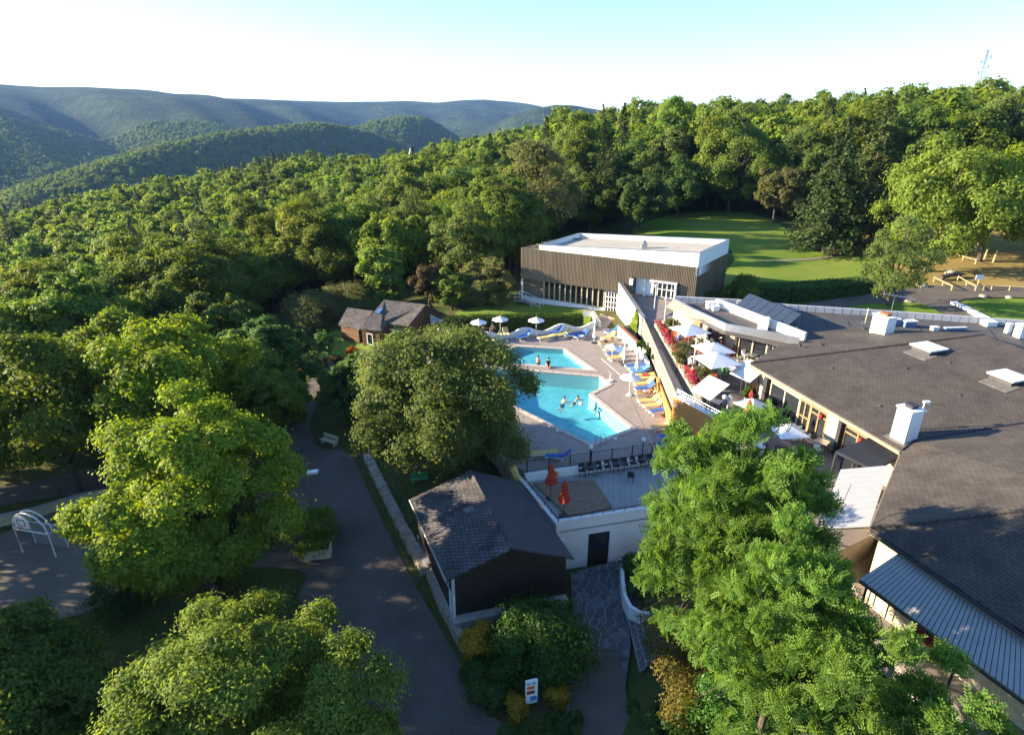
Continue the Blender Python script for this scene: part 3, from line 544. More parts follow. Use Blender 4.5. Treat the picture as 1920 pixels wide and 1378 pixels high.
# ---- the big trees near the camera, each its own shape
def near_trees():
    b = at_ground(352, 1140, -4.0)
    tree_kind('maple_tree', 'big bright green maple with a dark trunk beside the sports court', 'tree', 101, 13.8, 5.5, 2.0, 64, 36, 60, .19, .72, 'maple', .36, top=.72, lobe_r=.215, up=.55, cl=.33, spread=.78, jit=(.6, 1.22), fill=6).location = (b[0] + 1.6, b[1] + .5, b[2])
    b = at_ground(800, 890, -2.3)
    tree_kind('oak_tree', 'broad grey green oak standing between the pool and the dark cabin roof', 'tree', 102, 11.8, 6.9, 1.4, 60, 36, 46, .22, .6, 'grey', .42, top=.9, lobe_r=.23, cl=.34, spread=.76, jit=(.72, 1.16), fill=3).location = (b[0] + 1.9, b[1] - .6, b[2])
    b = at_ground(470, 1560, -4.2)
    tree_kind('ash_tree', 'low spreading light green tree at the bottom edge beside the road', 'tree', 103, 9.4, 5.7, 1.0, 64, 36, 60, .17, .45, 'bright', .26, top=.95, lobe_r=.20, up=.65, cl=.34, spread=.80, jit=(.62, 1.2), fill=6).location = (-10.6, 17.6, hz(-10.6, 17.6))
    tree_kind('ash_tree', 'dark green tree with lit top in the bottom left corner', 'tree', 104, 9.2, 4.5, 1.0, 46, 36, 46, .20, .55, 'oak', .26, top=.85, lobe_r=.22, cl=.34, spread=.78, jit=(.6, 1.22), fill=6).location = (-21.0, 18.0, hz(-21, 18))
    for seed, px, y, top, R, lab in [(105, 1392, 22.6, 805, 4.0, 'tall feathery locust tree rising in front of the cafe terrace'), (108, 1440, 19.4, 905, 2.9, 'feathery locust tree standing between the two taller locusts'), (106, 1505, 16.6, 985, 2.9, 'feathery locust tree beside the striped metal awning'), (109, 1800, 12.0, 1275, 2.4, 'lowest feathery locust tree under the striped awning edge'), (107, 1620, 13.6, 1170, 2.6, 'low feathery locust tree in the bottom right corner')]:
        t = PD(px, top, y); zg = hz(t.x, y)
        spray_tree('locust_tree', lab, 'tree', seed, (t.z - zg) * 1.02, R, {105: 5.6, 106: 5.6, 108: 6.0, 107: 4.5, 109: 4.0}[seed], 58, 18, 11, 'locust', {105: .42, 108: .38}.get(seed, .31), .2, top=.66, lobe_r=.19, up=.5, cl=.44, spread=.86, jit=(.45, 1.34)).location = (t.x, y, zg)
    # second row on the left
    for seed, px, y, top, R, mat, lab, sz in [(111, 285, 44, 598, 6.6, 'maple', 'tall yellowish green tree right behind the big maple', .36), (112, 60, 42, 640, 6.6, 'wood', 'dark leafy tree at the left edge above the track', .36), (113, 480, 56, 610, 6.8, 'dark', 'dark broad tree behind the maple near the cottage lawn', .38),
                                         (118, 505, 50, 705, 2.9, 'wood', 'leafy tree at the left edge of the tarmac path', .34), (119, 425, 52, 640, 5.6, 'oak', 'rounded green tree between the tall yellowish tree and the path', .36), (120, 215, 53, 600, 6.0, 'wood', 'leafy tree rising left of the tall yellowish tree', .38), (114, 655, 51, 672, 2.9, 'dark', 'small rounded dark tree left of the pool oak', .30), (115, 160, 60, 620, 5.5, 'wood', 'leafy tree standing behind the left edge trees', .4), (116, -60, 52, 650, 6.5, 'wood', 'leafy tree cut by the left edge of the photo', .4), (117, 390, 72, 560, 6.8, 'oak', 'wide crowned tree at the start of the wooded slope', .42)]:
        t = PD(px, top, y); zg = hz(t.x, y)
        tree_kind('broad_tree', lab, 'tree', seed, max(4, t.z - zg), R, 2.2 if R > 4 else .6, 36, 28, 26, sz * .86, .65, mat, .28, top=.8, lobe_r=.24, cl=.34, spread=.76, jit=(.64, 1.22)).location = (t.x, y, zg)
    # outside the frame on the left: their shade falls across the road
    for seed, x, y, H, R in [(121, -32, 10, 13, 5.5), (122, -47, 21, 15, 6), (123, -26, 2, 12, 5), (124, -60, 44, 15, 6), (126, -35, 23, 14, 5), (127, -49, 33, 16, 6), (128, -50, 45, 15.5, 6), (129, -43, 12, 15, 6)]:
        tree_kind('broad_tree', 'leafy tree past the left border ' + {121: 'beside the bottom left corner tree', 122: 'beyond the sports court', 123: 'below the bottom left corner', 124: 'past the end of the grass bank', 126: 'right beside the sports court', 127: 'behind the court wall', 128: 'beside the track', 129: 'farthest down the court'}[seed], 'tree', seed, H, R, 2.5, 18, 26, 18, .5, .65, 'wood', .28).location = (x, y, hz(x, y))
    # round the cottage and the hall
    for seed, px, py, z, top, R, mat, lab, nm in [(131, 722, 578, -2.3, 455, 3.7, 'bright', 'bright green young tree behind the cottage roof', 'broad_tree'), (132, 810, 585, -1.5, 487, 2.6, 'rust', 'brownish half bare tree right of the cottage', 'broad_tree'), (133, 848, 590, -1.2, 505, 2.3, 'bright', 'small green tree between the brownish tree and the hall', 'broad_tree'), (134, 915, 585, -1.0, 486, 3.6, 'olive', 'round bushy tree with yellow tips left of the hall', 'broad_tree'),
                                          (135, 1365, 405, 3.8, 240, 7.5, 'oak', 'large dark oak at the wood edge behind the lawn', 'oak_tree'), (136, 1450, 418, 4.3, 308, 4.6, 'olive', 'light green rounded tree at the far end of the lawn', 'broad_tree'), (137, 1735, 512, 3.6, 262, 7.8, 'bright', 'large bright green maple over the dry field', 'maple_tree'), (138, 1835, 490, 4.4, 275, 7.5, 'maple', 'tall leafy maple right of the large bright maple', 'maple_tree'), (139, 1930, 480, 4.6, 300, 6.5, 'oak', 'leafy tree at the right edge over the dry field', 'broad_tree'),
                                          (140, 1665, 575, 2.8, 408, 4.2, 'grey', 'wispy grey green tree beside the back road', 'birch_tree'), (141, 1000, 480, .3, 262, 8, 'olive', 'tall pale green tree above the hall roof', 'poplar_tree'), (142, 1200, 430, 3.0, 330, 6, 'dark', 'dark shady tree at the wood edge behind the hall', 'broad_tree'), (143, 1270, 412, 3.4, 300, 6, 'dark', 'dark tree at the top of the lawn', 'broad_tree'), (144, 1105, 440, 1.2, 330, 5.5, 'oak', 'leafy tree directly behind the hall roof', 'broad_tree')]:
        p = P(px, py, z); zg = hz(p.x, p.y); H = PD(px, top, p.y).z - zg
        d = p.y; wis = nm == 'birch_tree'
        tree_kind(nm, lab, 'tree', seed, H, R, .5 if R < 4 else (1.0 if wis else 2.4), 36 if R > 5 else 22, 28, 20 if not wis else 15, (.30 if d < 80 else .42) * (.8 if wis else 1), .6, mat, .16 + R * .025, top=.8 if nm != 'poplar_tree' else .5, lobe_r=.25, cl=.36, spread=.76, jit=(.64, 1.22)).location = (p.x, p.y, zg)
    for seed, px, py, z, top, R, lab in [(151, 1545, 470, 4.0, 215, 6.2, 'broad dark cedar at the end of the lawn'), (152, 1610, 455, 4.6, 172, 5.6, 'tallest dark cedar over the end of the lawn'), (153, 1480, 405, 4.6, 262, 4, 'dark pointed conifer behind the lawn')]:
        p = P(px, py, z); zg = hz(p.x, p.y)
        conifer_kind('cedar_tree', lab, 'tree', seed, PD(px, top, p.y).z - zg, R, 34, 110, .55, 'conifer', .35, .5, gap=.1).location = (p.x, p.y, zg)
near_trees()

# ---- shrubs
def shrubs():
    def at(px, py, z, f, sink=0): p = P(px, py, z); f.location = (p.x, p.y, z if sink is None else hz(p.x, p.y))
    at(1008, 1240, -3.9, bush_kind('laurel_bush', 'big bright green laurel bush in front of the dark cabin', 'bush', 201, 2.6, 3.7, 15000, .21, 'laurel', .38, 16, sq=(1, .85)))
    at(893, 1232, -3.9, bush_kind('golden_bush', 'golden orange bush beside the big laurel', 'bush', 202, 1.15, 2.2, 3200, .13, 'gold', .6, 8))
    at(1045, 1310, -3.9, bush_kind('golden_bush', 'small golden shrub right of the sign board', 'bush', 203, .7, .9, 1400, .11, 'gold', .6, 6)); at(965, 1335, -3.9, bush_kind('golden_bush', 'small golden shrub left of the sign board', 'bush', 204, .75, .9, 1400, .11, 'gold', .6, 6))
    for seed, px, py, R, H in [(205, 925, 1310, 1.3, 1.0), (206, 960, 1405, 1.6, .9), (207, 1052, 1372, 1.2, .8), (208, 900, 1290, 1.3, 1.5)]:
        at(px, py, -3.9, bush_kind('low_shrub', {205: 'dark low shrub left of the sign board', 206: 'dark low shrub at the bottom edge between road and path', 207: 'dark low shrub beside the entrance path', 208: 'dark shrub under the golden orange bush'}[seed], 'shrub', seed, R, H, 5000, .15, 'dark', .5, 9))
    for seed, px, py, R, H, lab in [(211, 1262, 1232, 1.9, 3.9, 'round golden green cypress shrub beside the paved steps'), (212, 1272, 1352, 1.45, 3.5, 'golden green cypress shrub nearest the bottom edge'), (213, 1345, 1300, 1.4, 2.4, 'golden green cypress shrub under the locust trees')]:
        at(px, py, -3.4, bush_kind('cypress_shrub', lab, 'shrub', seed, R, H, 7000, .12, 'goldgreen', .5, 12))
    at(1225, 1378, -3.5, bush_kind('low_shrub', 'dark low shrub at the bottom edge right of the path', 'shrub', 214, 1.7, 1.1, 5000, .15, 'dark', .5, 9)); at(1372, 1440, -3, bush_kind('laurel_bush', 'glossy green bush at the bottom edge under the locusts', 'bush', 215, 2.3, 4.4, 11000, .17, 'laurel', .45, 12))
    at(590, 1015, -3.8, bush_kind('planter_bush', 'bright green bush growing in the concrete planter by the road', 'bush', 216, 1.9, 2.5, 8000, .17, 'bright', .5, 12))
    at(505, 1010, -3.9, bush_kind('flower_bush', 'bush with pale pink flowers under the big maple', 'bush', 217, 1.2, 1.7, 3500, .16, 'olive', .5, 9)); at(420, 1090, -3.9, bush_kind('shade_shrub', 'yellow green shrub in the shade behind the maple trunk', 'shrub', 218, 1.6, 1.3, 4500, .17, 'goldgreen', .5, 9)); at(250, 1120, -4, bush_kind('shade_shrub', 'dark shrub left of the maple trunk', 'shrub', 219, 2.2, 2.2, 6000, .2, 'dark', .5, 10))
    at(582, 618, -2.6, bush_kind('willow_bush', 'pale yellow green bush left of the cottage', 'bush', 221, 3.6, 4.6, 9000, .28, 'olive', .3, 12)); at(650, 595, -2.4, bush_kind('willow_bush', 'pale green bush right behind the cottage shed', 'bush', 222, 3.6, 4.8, 9000, .28, 'olive', .3, 12)); at(508, 640, -3, bush_kind('willow_bush', 'greyish bush at the far end of the cottage lawn', 'bush', 223, 2.8, 3.4, 6000, .28, 'grey', .4, 10)); at(460, 600, -4, bush_kind('willow_bush', 'yellowish bush between the dark trees and the wooded slope', 'bush', 224, 3, 4.6, 6000, .3, 'goldgreen', .35, 10))
    at(566, 700, -2.8, bush_kind('golden_bush', 'golden bush on the cottage lawn edge', 'bush', 225, 1.2, .9, 2600, .16, 'gold', .6, 7)); at(602, 690, -2.6, bush_kind('rust_bush', 'reddish brown bush beside the golden bush', 'bush', 226, 1.1, .9, 2400, .16, 'rust', .6, 7)); at(628, 680, -2.4, bush_kind('rust_bush', 'low reddish shrub beside the tarmac path', 'bush', 227, .9, .7, 1800, .16, 'rust', .6, 7)); at(660, 668, -2, bush_kind('flower_bush', 'bush with orange flowers in front of the cottage', 'bush', 228, 1.0, .9, 2200, .15, 'orange', .6, 7))
    for seed, px, py, R, H, mat, lab in [(231, 1392, 562, 2.4, 3.2, 'bright', 'bright green bush at the corner of the hall lawn'), (232, 1290, 560, 1.4, 2.6, 'bright', 'green climbing bush against the hall end'), (233, 1325, 563, 1.4, 2.0, 'olive', 'pale bush beside the hall end')]: at(px, py, 2.8, bush_kind('garden_bush', lab, 'bush', seed, R, H, 4500, .26, mat, .5, 9))
shrubs()

def hedge(name, label, pts, z0, h, th, n, mat, size, seed):
    """a clipped hedge along a line: a woody core under leaves that stand on its faces"""
    g = np.random.default_rng(seed); pts = [np.array(p[:2]) for p in pts]; o = thing(name, label, 'hedge', (*pts[0], z0))
    seg = [np.linalg.norm(b - a) for a, b in zip(pts, pts[1:])]; tot = sum(seg); C, Nn = [], []
    for a, b, L in zip(pts, pts[1:], seg):
        k = int(n * L / tot); d = (b - a) / L; m = np.array([-d[1], d[0]]); u = g.uniform(0, L, k); s = g.uniform(-1, 1, k); t = g.uniform(0, 1, k)
        side = g.integers(0, 3, k); off = np.where(side == 0, -th / 2, np.where(side == 1, th / 2, s * th / 2)) + g.normal(size=k) * .07; zz = np.where(side == 2, h, t * h) + g.normal(size=k) * .07
        xy = a + u[:, None] * d + off[:, None] * m; C.append(np.column_stack([xy, zz + z0]))
        q = np.where(side == 2, 0, np.sign(off)); Nn.append(np.column_stack([q[:, None] * m, (side == 2) * 1.0]) + g.normal(size=(k, 3)) * .5 + np.array([0, 0, .25]))
    C = np.concatenate(C) - np.array([*pts[0], z0]); put('foliage', leafmesh('foliage', leaves(C, np.concatenate(Nn), size, .6, g), LF[mat], g), o)
    mb = MB(); mb.wall(pts, z0 - .3, z0 + h - .12, th - .25); mb.build('hedge_core', MT['darkleaf'], o)
    return o
MT['darkleaf'] = M('hedge_wood', (.02, .03, .012), 1, .3, 8)
hedge('hedge', 'clipped hedge behind the wavy white pool wall', [P2(830, 616, -.1), P2(900, 613, -.1), P2(980, 612, -.1), P2(1092, 611, -.1)], -.2, 1.45, 1.3, 9000, 'hedge', .2, 301)
hedge('hedge', 'long dark hedge between the lawn and the back road', [P2(1375, 560, 2.7), P2(1470, 563, 2.6), P2(1560, 555, 2.7), P2(1625, 545, 2.9)], 2.4, 2.0, 2.8, 9000, 'dark', .3, 302)

# ---- the wood: single trees, then the mass beyond
FOREST = []
def forest():
    g = np.random.default_rng(77)
    bu = [-400, 0, 150, 330, 470, 540, 640, 700, 830, 900, 975, 1000, 1080, 1190, 1250, 1400, 1450, 1480, 1560, 1600, 1920, 2400]; bv = [770, 770, 740, 690, 625, 585, 560, 550, 552, 552, 520, 470, 432, 412, 398, 392, 404, 408, 412, 405, 398, 398]
    # a jittered grid, thinning with distance
    pts = []
    for r0, r1, sp in ((58, 200, 6.0), (200, 520, 6.8), (520, 760, 9)):
        n = int(r1 / sp) + 2; ii, jj = np.meshgrid(np.arange(-n, n), np.arange(0, n)); x = (ii + .5 * (jj % 2)) * sp + g.normal(size=ii.shape) * sp * .22; y = jj * sp * .87 + g.normal(size=ii.shape) * sp * .22
        r = np.hypot(x, y); k = (r >= r0) & (r < r1) & (np.abs(np.arctan2(x, y)) < R_(46)); pts.append(np.column_stack([x[k], y[k]]))
    XY = np.concatenate(pts); Z = height(XY[:, 0], XY[:, 1]); u, v = pix(XY[:, 0], XY[:, 1], Z)
    ut, vt = pix(XY[:, 0], XY[:, 1], Z + 12.5); vill = (u > 596) & (u < 800) & (np.hypot(XY[:, 0], XY[:, 1]) > 330) & (np.hypot(XY[:, 0], XY[:, 1]) < 670) & (vt < 317)
    k = (v < np.interp(u, bu, bv)) & (u > -260) & (u < 2180) & ~vill; XY, Z, u, v = XY[k], Z[k], u[k], v[k]; r = np.hypot(XY[:, 0], XY[:, 1])
    # drop what the ground or the crowns in front hide for good: skyline test along each bearing
    az = np.arctan2(XY[:, 0], XY[:, 1]); el = (Z + 15 - CAMZ) / r; order = np.argsort(r); best = np.full(900, -9.0); keep = np.zeros(len(r), bool); b = np.clip(((az + .85) / 1.7 * 900).astype(int), 0, 899)
    for i in order:
        if el[i] > best[b[i]] - .006: keep[i] = True
        w_ = max(1, int(2.2 / r[i] / 1.7 * 900)); lo, hi = max(0, b[i] - w_), min(900, b[i] + w_ + 1); e2 = (Z[i] + 8.5 - CAMZ) / r[i]; best[lo:hi] = np.maximum(best[lo:hi], e2)
    keep &= ~((u > 1040) & (r > 150) & (g.uniform(0, 1, len(r)) < .34)); XY, Z, u, r = XY[keep], Z[keep], u[keep], r[keep]; big = np.where((u > 1040) & (r > 140), 1.28, 1.0)
    lab = {'a': ('broad leafy tree packed among others in the wood', 'tree', 'broad leafy trees of the wood'), 'b': ('dark pointed conifer standing in the wood', 'conifer', 'conifers of the wood')}
    kinds = []
    for s, (H, R, mat) in enumerate([(12, 4.6, 'wood'), (13.5, 4.3, 'oak'), (10.5, 4.8, 'wood'), (14.5, 4.6, 'olivewood'), (12, 4.2, 'dark'), (14.5, 3.7, 'oak'), (9, 5.4, 'wood'), (13, 4.0, 'grey')]):
        kinds.append(tree_kind('wood_tree', lab['a'][0], 'tree', 400 + s, H, R, 2.0, (24, 30, 20, 26, 18, 34, 22, 16)[s], 24, 19, .32, .7, mat, .2, top=(.8, .7, .9, .75, .85, .6, .95, .8)[s], lobe_r=(.31, .27, .34, .29, .36, .27, .31, .34)[s], cl=.36, spread=.70, jit=(.66, 1.22))); kinds[-1]['group'] = lab['a'][2]
    for s, (H, R) in enumerate([(15.5, 3.3), (17, 3.1)]):
        kinds.append(conifer_kind('wood_conifer', lab['b'][0], 'conifer', 420 + s, H, R, 36, 44, .42, 'conifer', .2, .6, pw=.72, gap=.08)); kinds[-1]['group'] = lab['b'][2]
    far = []
    for s, (H, R, mat) in enumerate([(12.5, 4.7, 'wood'), (13.5, 4.4, 'oak'), (11, 4.9, 'wood')]): far.append((H, R, mat, s))
    K = [Kind(k) for k in kinds]
    con = g.uniform(0, 1, len(r)) < np.where((u > 1090) & (u < 1260), .30, np.where((u > 480) & (u < 640) & (r > 300), .40, np.where(u > 1260, .05, .04)))
    # what shows largest: the nearest
    SAME = {}
    LOOK = ['broad green tree', 'tall olive green tree', 'spreading green tree', 'tall bright green tree', 'dark green tree', 'narrow tall green tree', 'flat crowned tree', 'pale grey green tree', 'dark pointed conifer', 'slender dark conifer']
    idx = np.argsort(r); na = nb = 0; rest = []
    for i in idx:
        if con[i] and nb < 60: q = 8 + g.integers(0, 2); nb += 1
        elif not con[i] and na < 285: q = g.integers(0, 8); na += 1
        else: rest.append(i); continue
        s = g.uniform(.78, 1.25) * (big[i] if q < 8 else 1)
        zone = next(nm for lim, nm in ((120, 'on the far left slope'), (300, 'on the left slope'), (480, 'above the big maple'), (640, 'left of the cottage'), (820, 'behind the cottage'), (990, 'left of the hall'), (1200, 'behind the hall roof'), (1420, 'above the lawn'), (1640, 'behind the cedars'), (9999, 'over the dry field')) if u[i] < lim)
        row = 'front' if r[i] < 95 else 'middle' if r[i] < 125 else 'deeper' if r[i] < 160 else 'far'
        SAME.setdefault((row, LOOK[q], zone), []).append((float(u[i]), K[q].place((XY[i, 0], XY[i, 1], Z[i] - .3), g.uniform(0, 6.28), sc=(s * g.uniform(.92, 1.1), s * g.uniform(.92, 1.1), s * g.uniform(.88, 1.15)))))
    NTH = ['leftmost', 'second from the left', 'third from the left', 'fourth from the left', 'fifth from the left', 'sixth from the left', 'seventh from the left', 'eighth from the left', 'ninth from the left', 'tenth from the left', 'eleventh from the left', 'twelfth from the left']
    for (row, look, zone), L_ in SAME.items():
        L_.sort(key=lambda t: t[0])
        for k_, (_, o_) in enumerate(L_): o_['label'] = f'{row} {look} {zone}' if len(L_) == 1 else f'{NTH[min(k_, 11)]} of the {row} {look}s {zone}'
    # the rest, and the wooded flanks of the nearer hills, as one mass
    rest = np.array(rest); pos = [np.column_stack([XY[rest], Z[rest] - .4])]; var = [np.where(con[rest], 3 + g.integers(0, 2, len(rest)), g.integers(0, 3, len(rest)))]; scl = [g.uniform(.72, 1.3, len(rest)) * np.where(con[rest], 1, big[rest])]
    m = 46000; a = g.uniform(R_(-42), R_(16), m); rr = g.uniform(780, 2150, m); x, y = rr * np.sin(a), rr * np.cos(a); z = height(x, y)
    k = z > FARZ + 12; pos.append(np.column_stack([x, y, z - 1.0])[k]); var.append(g.integers(0, 3, k.sum())); scl.append(g.uniform(.8, 1.4, k.sum()))
    pos = np.concatenate(pos); var = np.concatenate(var); scl = np.concatenate(scl)
    me = bpy.data.meshes.new('distant_wood'); me.vertices.add(len(pos)); me.vertices.foreach_set('co', pos.astype(np.float32).ravel())
    for nm, ty, val in (('kind_index', 'INT', var.astype(np.int32)), ('turn', 'FLOAT', g.uniform(0, 6.28, len(pos)).astype(np.float32)), ('size', 'FLOAT', scl.astype(np.float32))):
        me.attributes.new(nm, ty, 'POINT').data.foreach_set('value', val)
    o = put('distant_wood', me); o['kind'] = 'stuff'
    # simple crowns for the far ones
    src = []
    for H, R, mat, s in far:
        gg = np.random.default_rng(440 + s); C, Nn, lum, L, ctr = crown_pts(gg, H, 1.5, R, 18, 16, 10, top=.8, lobe_r=.33, cl=.4, spread=.68); src.append(leafmesh('far_crown', leaves(C, Nn, .64, .75, gg), LF[mat], gg, lum=lum))
    src = [put('far_crown', s) for s in src]
    ng = bpy.data.node_groups.new('scatter_wood', 'GeometryNodeTree'); ng.interface.new_socket('Geometry', in_out='INPUT', socket_type='NodeSocketGeometry'); ng.interface.new_socket('Geometry', in_out='OUTPUT', socket_type='NodeSocketGeometry')
    N, L = ng.nodes, ng.links; gi, go = N.new('NodeGroupInput'), N.new('NodeGroupOutput'); ip = N.new('GeometryNodeInstanceOnPoints'); gti = N.new('GeometryNodeJoinGeometry')
    srcs = src + [KIDS[kinds[8].name][0], KIDS[kinds[9].name][0]]
    for s in reversed(srcs):
        oi = N.new('GeometryNodeObjectInfo'); oi.inputs['Object'].default_value = s; oi.inputs['As Instance'].default_value = True; L.new(oi.outputs['Geometry'], gti.inputs[0])
    def at(nm, ty):
        n = N.new('GeometryNodeInputNamedAttribute'); n.data_type = ty; n.inputs['Name'].default_value = nm; return n.outputs['Attribute']
    cx = N.new('ShaderNodeCombineXYZ'); L.new(at('turn', 'FLOAT'), cx.inputs[2]); e2r = N.new('FunctionNodeEulerToRotation'); L.new(cx.outputs[0], e2r.inputs[0])
    L.new(gi.outputs[0], ip.inputs['Points']); L.new(gti.outputs[0], ip.inputs['Instance']); ip.inputs['Pick Instance'].default_value = True; L.new(at('kind_index', 'INT'), ip.inputs['Instance Index']); L.new(e2r.outputs[0], ip.inputs['Rotation']); L.new(at('size', 'FLOAT'), ip.inputs['Scale']); L.new(ip.outputs[0], go.inputs[0])
    md = o.modifiers.new('scatter', 'NODES'); md.node_group = ng
    # the three simple crowns are themselves trees of the far slope
    for q, s in enumerate(src): s['label'] = 'far tree on the wooded slope'; s.name = 'far_tree'; tag(s, ['far tree low on the wooded slope', 'far tree halfway up the wooded slope', 'far tree high on the wooded slope'][q], 'tree', 'far trees of the slope'); x, y = (-420 + 30 * q, 600 + 25 * q); s.location = (x, y, hz(x, y))
    print('forest', len(r), na, nb, len(pos))
forest()
# ================================================================ buildings, walls, terraces, pool
def lerp(a, b, t): return tuple(x + (y - x) * t for x, y in zip(a, b))
def u_at(fr, px, z=2.0):
    lo, hi = -5.0, fr.L + 8
    for _ in range(50):
        m = (lo + hi) / 2; a = fr.at(m, 0, z); u, v = pix(a[0], a[1], a[2])
        if u < px: lo = m
        else: hi = m
    return lo
def on_plane(px, py, p0, n):
    o = Vector((0, 0, CAMZ)); d = P(px, py, CAMZ - 10) - o; return o + d * ((Vector(p0) - o).dot(n) / d.dot(n))
def structure(name, mb, mat, parent=None): o = mb.build(name, mat, parent); o['kind'] = 'structure'; return o

# ---- pool deck with its two basins cut out
POOL = [P2(903, 688), P2(1123.5, 707), P2(1141, 720.5), P2(1104, 738.5), P2(1183.5, 803), P2(1108, 831.5), P2(903, 731)]
KID = [P2(969, 650.1), P2(1056.5, 655.2), P2(1110, 693.2), P2(959, 681), P2(933.5, 663.3)]
DECK = [P2(800, 668), P2(826, 650), P2(900, 640), P2(1000, 628), P2(1115, 617), P2(1150, 612), P2(1157, 627), P2(1250, 715), P2(1268, 745), P2(1268, 803), P2(1300, 830), P2(1360, 870), P2(1330, 872), P2(1251, 852), P2(990, 886), P2(940, 862), P2(880, 800), P2(850, 735)]
def holed(name, outer, holes, z, mat, grow=0.0):
    """a level sheet with holes: triangulated from its outlines"""
    from mathutils.geometry import delaunay_2d_cdt
    vs, ed = [], []
    for loop in [outer] + holes:
        o = len(vs); vs += [Vector(p) for p in loop]; ed += [(o + i, o + (i + 1) % len(loop)) for i in range(len(loop))]
    r = delaunay_2d_cdt(vs, ed, [], 1, 1e-5); V, T = r[0], r[2]
    def inside(p, poly):
        c = False; j = len(poly) - 1
        for i in range(len(poly)):
            a, b = poly[i], poly[j]
            if (a[1] > p.y) != (b[1] > p.y) and p.x < (b[0] - a[0]) * (p.y - a[1]) / (b[1] - a[1]) + a[0]: c = not c
            j = i
        return c
    F = []
    for t in T:
        c = sum((V[i] for i in t), Vector((0, 0))) / 3
        if inside(c, outer) and not any(inside(c, h) for h in holes): F.append(tuple(t))
    mb = MB(); mb.add([(v.x, v.y, z) for v in V], F); return mb
def offset(poly, d):
    n = len(poly); A = sum(poly[i][0] * poly[(i + 1) % n][1] - poly[(i + 1) % n][0] * poly[i][1] for i in range(n)); s = 1 if A > 0 else -1; out = []
    for i in range(n):
        a, b, c = Vector(poly[i - 1]), Vector(poly[i]), Vector(poly[(i + 1) % n]); e, f = (b - a).normalized(), (c - b).normalized()
        n1, n2 = Vector((e.y, -e.x)) * s, Vector((f.y, -f.x)) * s; m = (n1 + n2); out.append(tuple(b + m * (d * 2 / m.dot(m) if m.dot(m) > .2 else d)))
    return out
POOLo, KIDo = offset(POOL, .38), offset(KID, .38)
def deck():
    top = holed('pool_deck', DECK, [POOLo, KIDo], 0.0, None)
    n = len(DECK); o = len(top.v); top.add([(p[0], p[1], -.002) for p in DECK] + [(p[0], p[1], -3.2) for p in DECK], [(i, (i + 1) % n, n + (i + 1) % n, n + i) for i in range(n)])
    structure('pool_deck', top, MT['deck'])
    g = random.Random(3)
    for nm, inner, outer, depth, lab, slabm in (('swimming_pool', POOL, POOLo, 1.5, 'large turquoise swimming pool with an angular notch in its side', 'main'), ('paddling_pool', KID, KIDo, .55, 'small shallow paddling pool behind the large pool', 'kid')):
        p = thing(nm, lab, 'pool', (inner[1][0], inner[1][1], 0))
        m = MB(); k = len(inner); m.add([(q[0], q[1], -depth) for q in inner], [tuple(range(k))]); m.build('pool_floor', MT['poolfloor'], p)
        m = MB(); m.add([(q[0], q[1], -.02) for q in inner] + [(q[0], q[1], -depth) for q in inner], [(i, (i + 1) % k, k + (i + 1) % k, k + i) for i in range(k)]); m.build('pool_wall', MT['poolwall'], p)
        m = MB(); m.add([(q[0], q[1], -.13) for q in inner], [tuple(range(k))]); wo = m.build('water', MT['water'], p)
        for c in KIDS[p.name]:
            if c.data.polygons[0].normal.z < -.9: c.data.flip_normals()
        # coping stones one by one
        for i in range(k):
            a, b, A, B = inner[i], inner[(i + 1) % k], outer[i], outer[(i + 1) % k]; L = math.dist(a, b); c = max(1, int(L / .9))
            for j in range(c):
                t0, t1 = j / c + .012 / L * 2, (j + 1) / c - .012 / L * 2; q = [lerp(a, b, t0), lerp(a, b, t1), lerp(A, B, t1), lerp(A, B, t0)]
                MB().prism(q, -.09, .045 + g.uniform(-.004, .004)).build('coping_stone', MT['pinkpath'], p)
deck()
# pale joint lines on the deck, drain covers
mb = MB()
for a, b in (((1127, 672), (1163, 703)),):
    mb.wall([P2(*a), P2(*b)], 0.002, 0.012, .07)
structure('deck_channel', mb, MT['whitepaint'])

# ---- wavy white wall behind the pool
def wavy():
    base = [P2(822, 651), P2(860, 646), P2(900, 640), P2(1000, 628), P2(1113, 617)]; o = thing('wavy_wall', 'low white pool wall with a wavy scalloped top', 'wall', (*base[0], 0))
    pts, zs, s = [], [], 0
    for a, b in zip(base, base[1:]):
        n = 14
        for i in range(n): pts.append(lerp(a, b, i / n))
    pts.append(base[-1]); L = 0; prev = pts[0]
    for p in pts: L += math.dist(p, prev); prev = p; zs.append(.72 + .33 * math.cos(2 * math.pi * (L - 1.0) / 4.6))
    MB().wall(pts, [-.3] * len(pts), zs, .22).build('wall_body', MT['white'], o)
wavy()

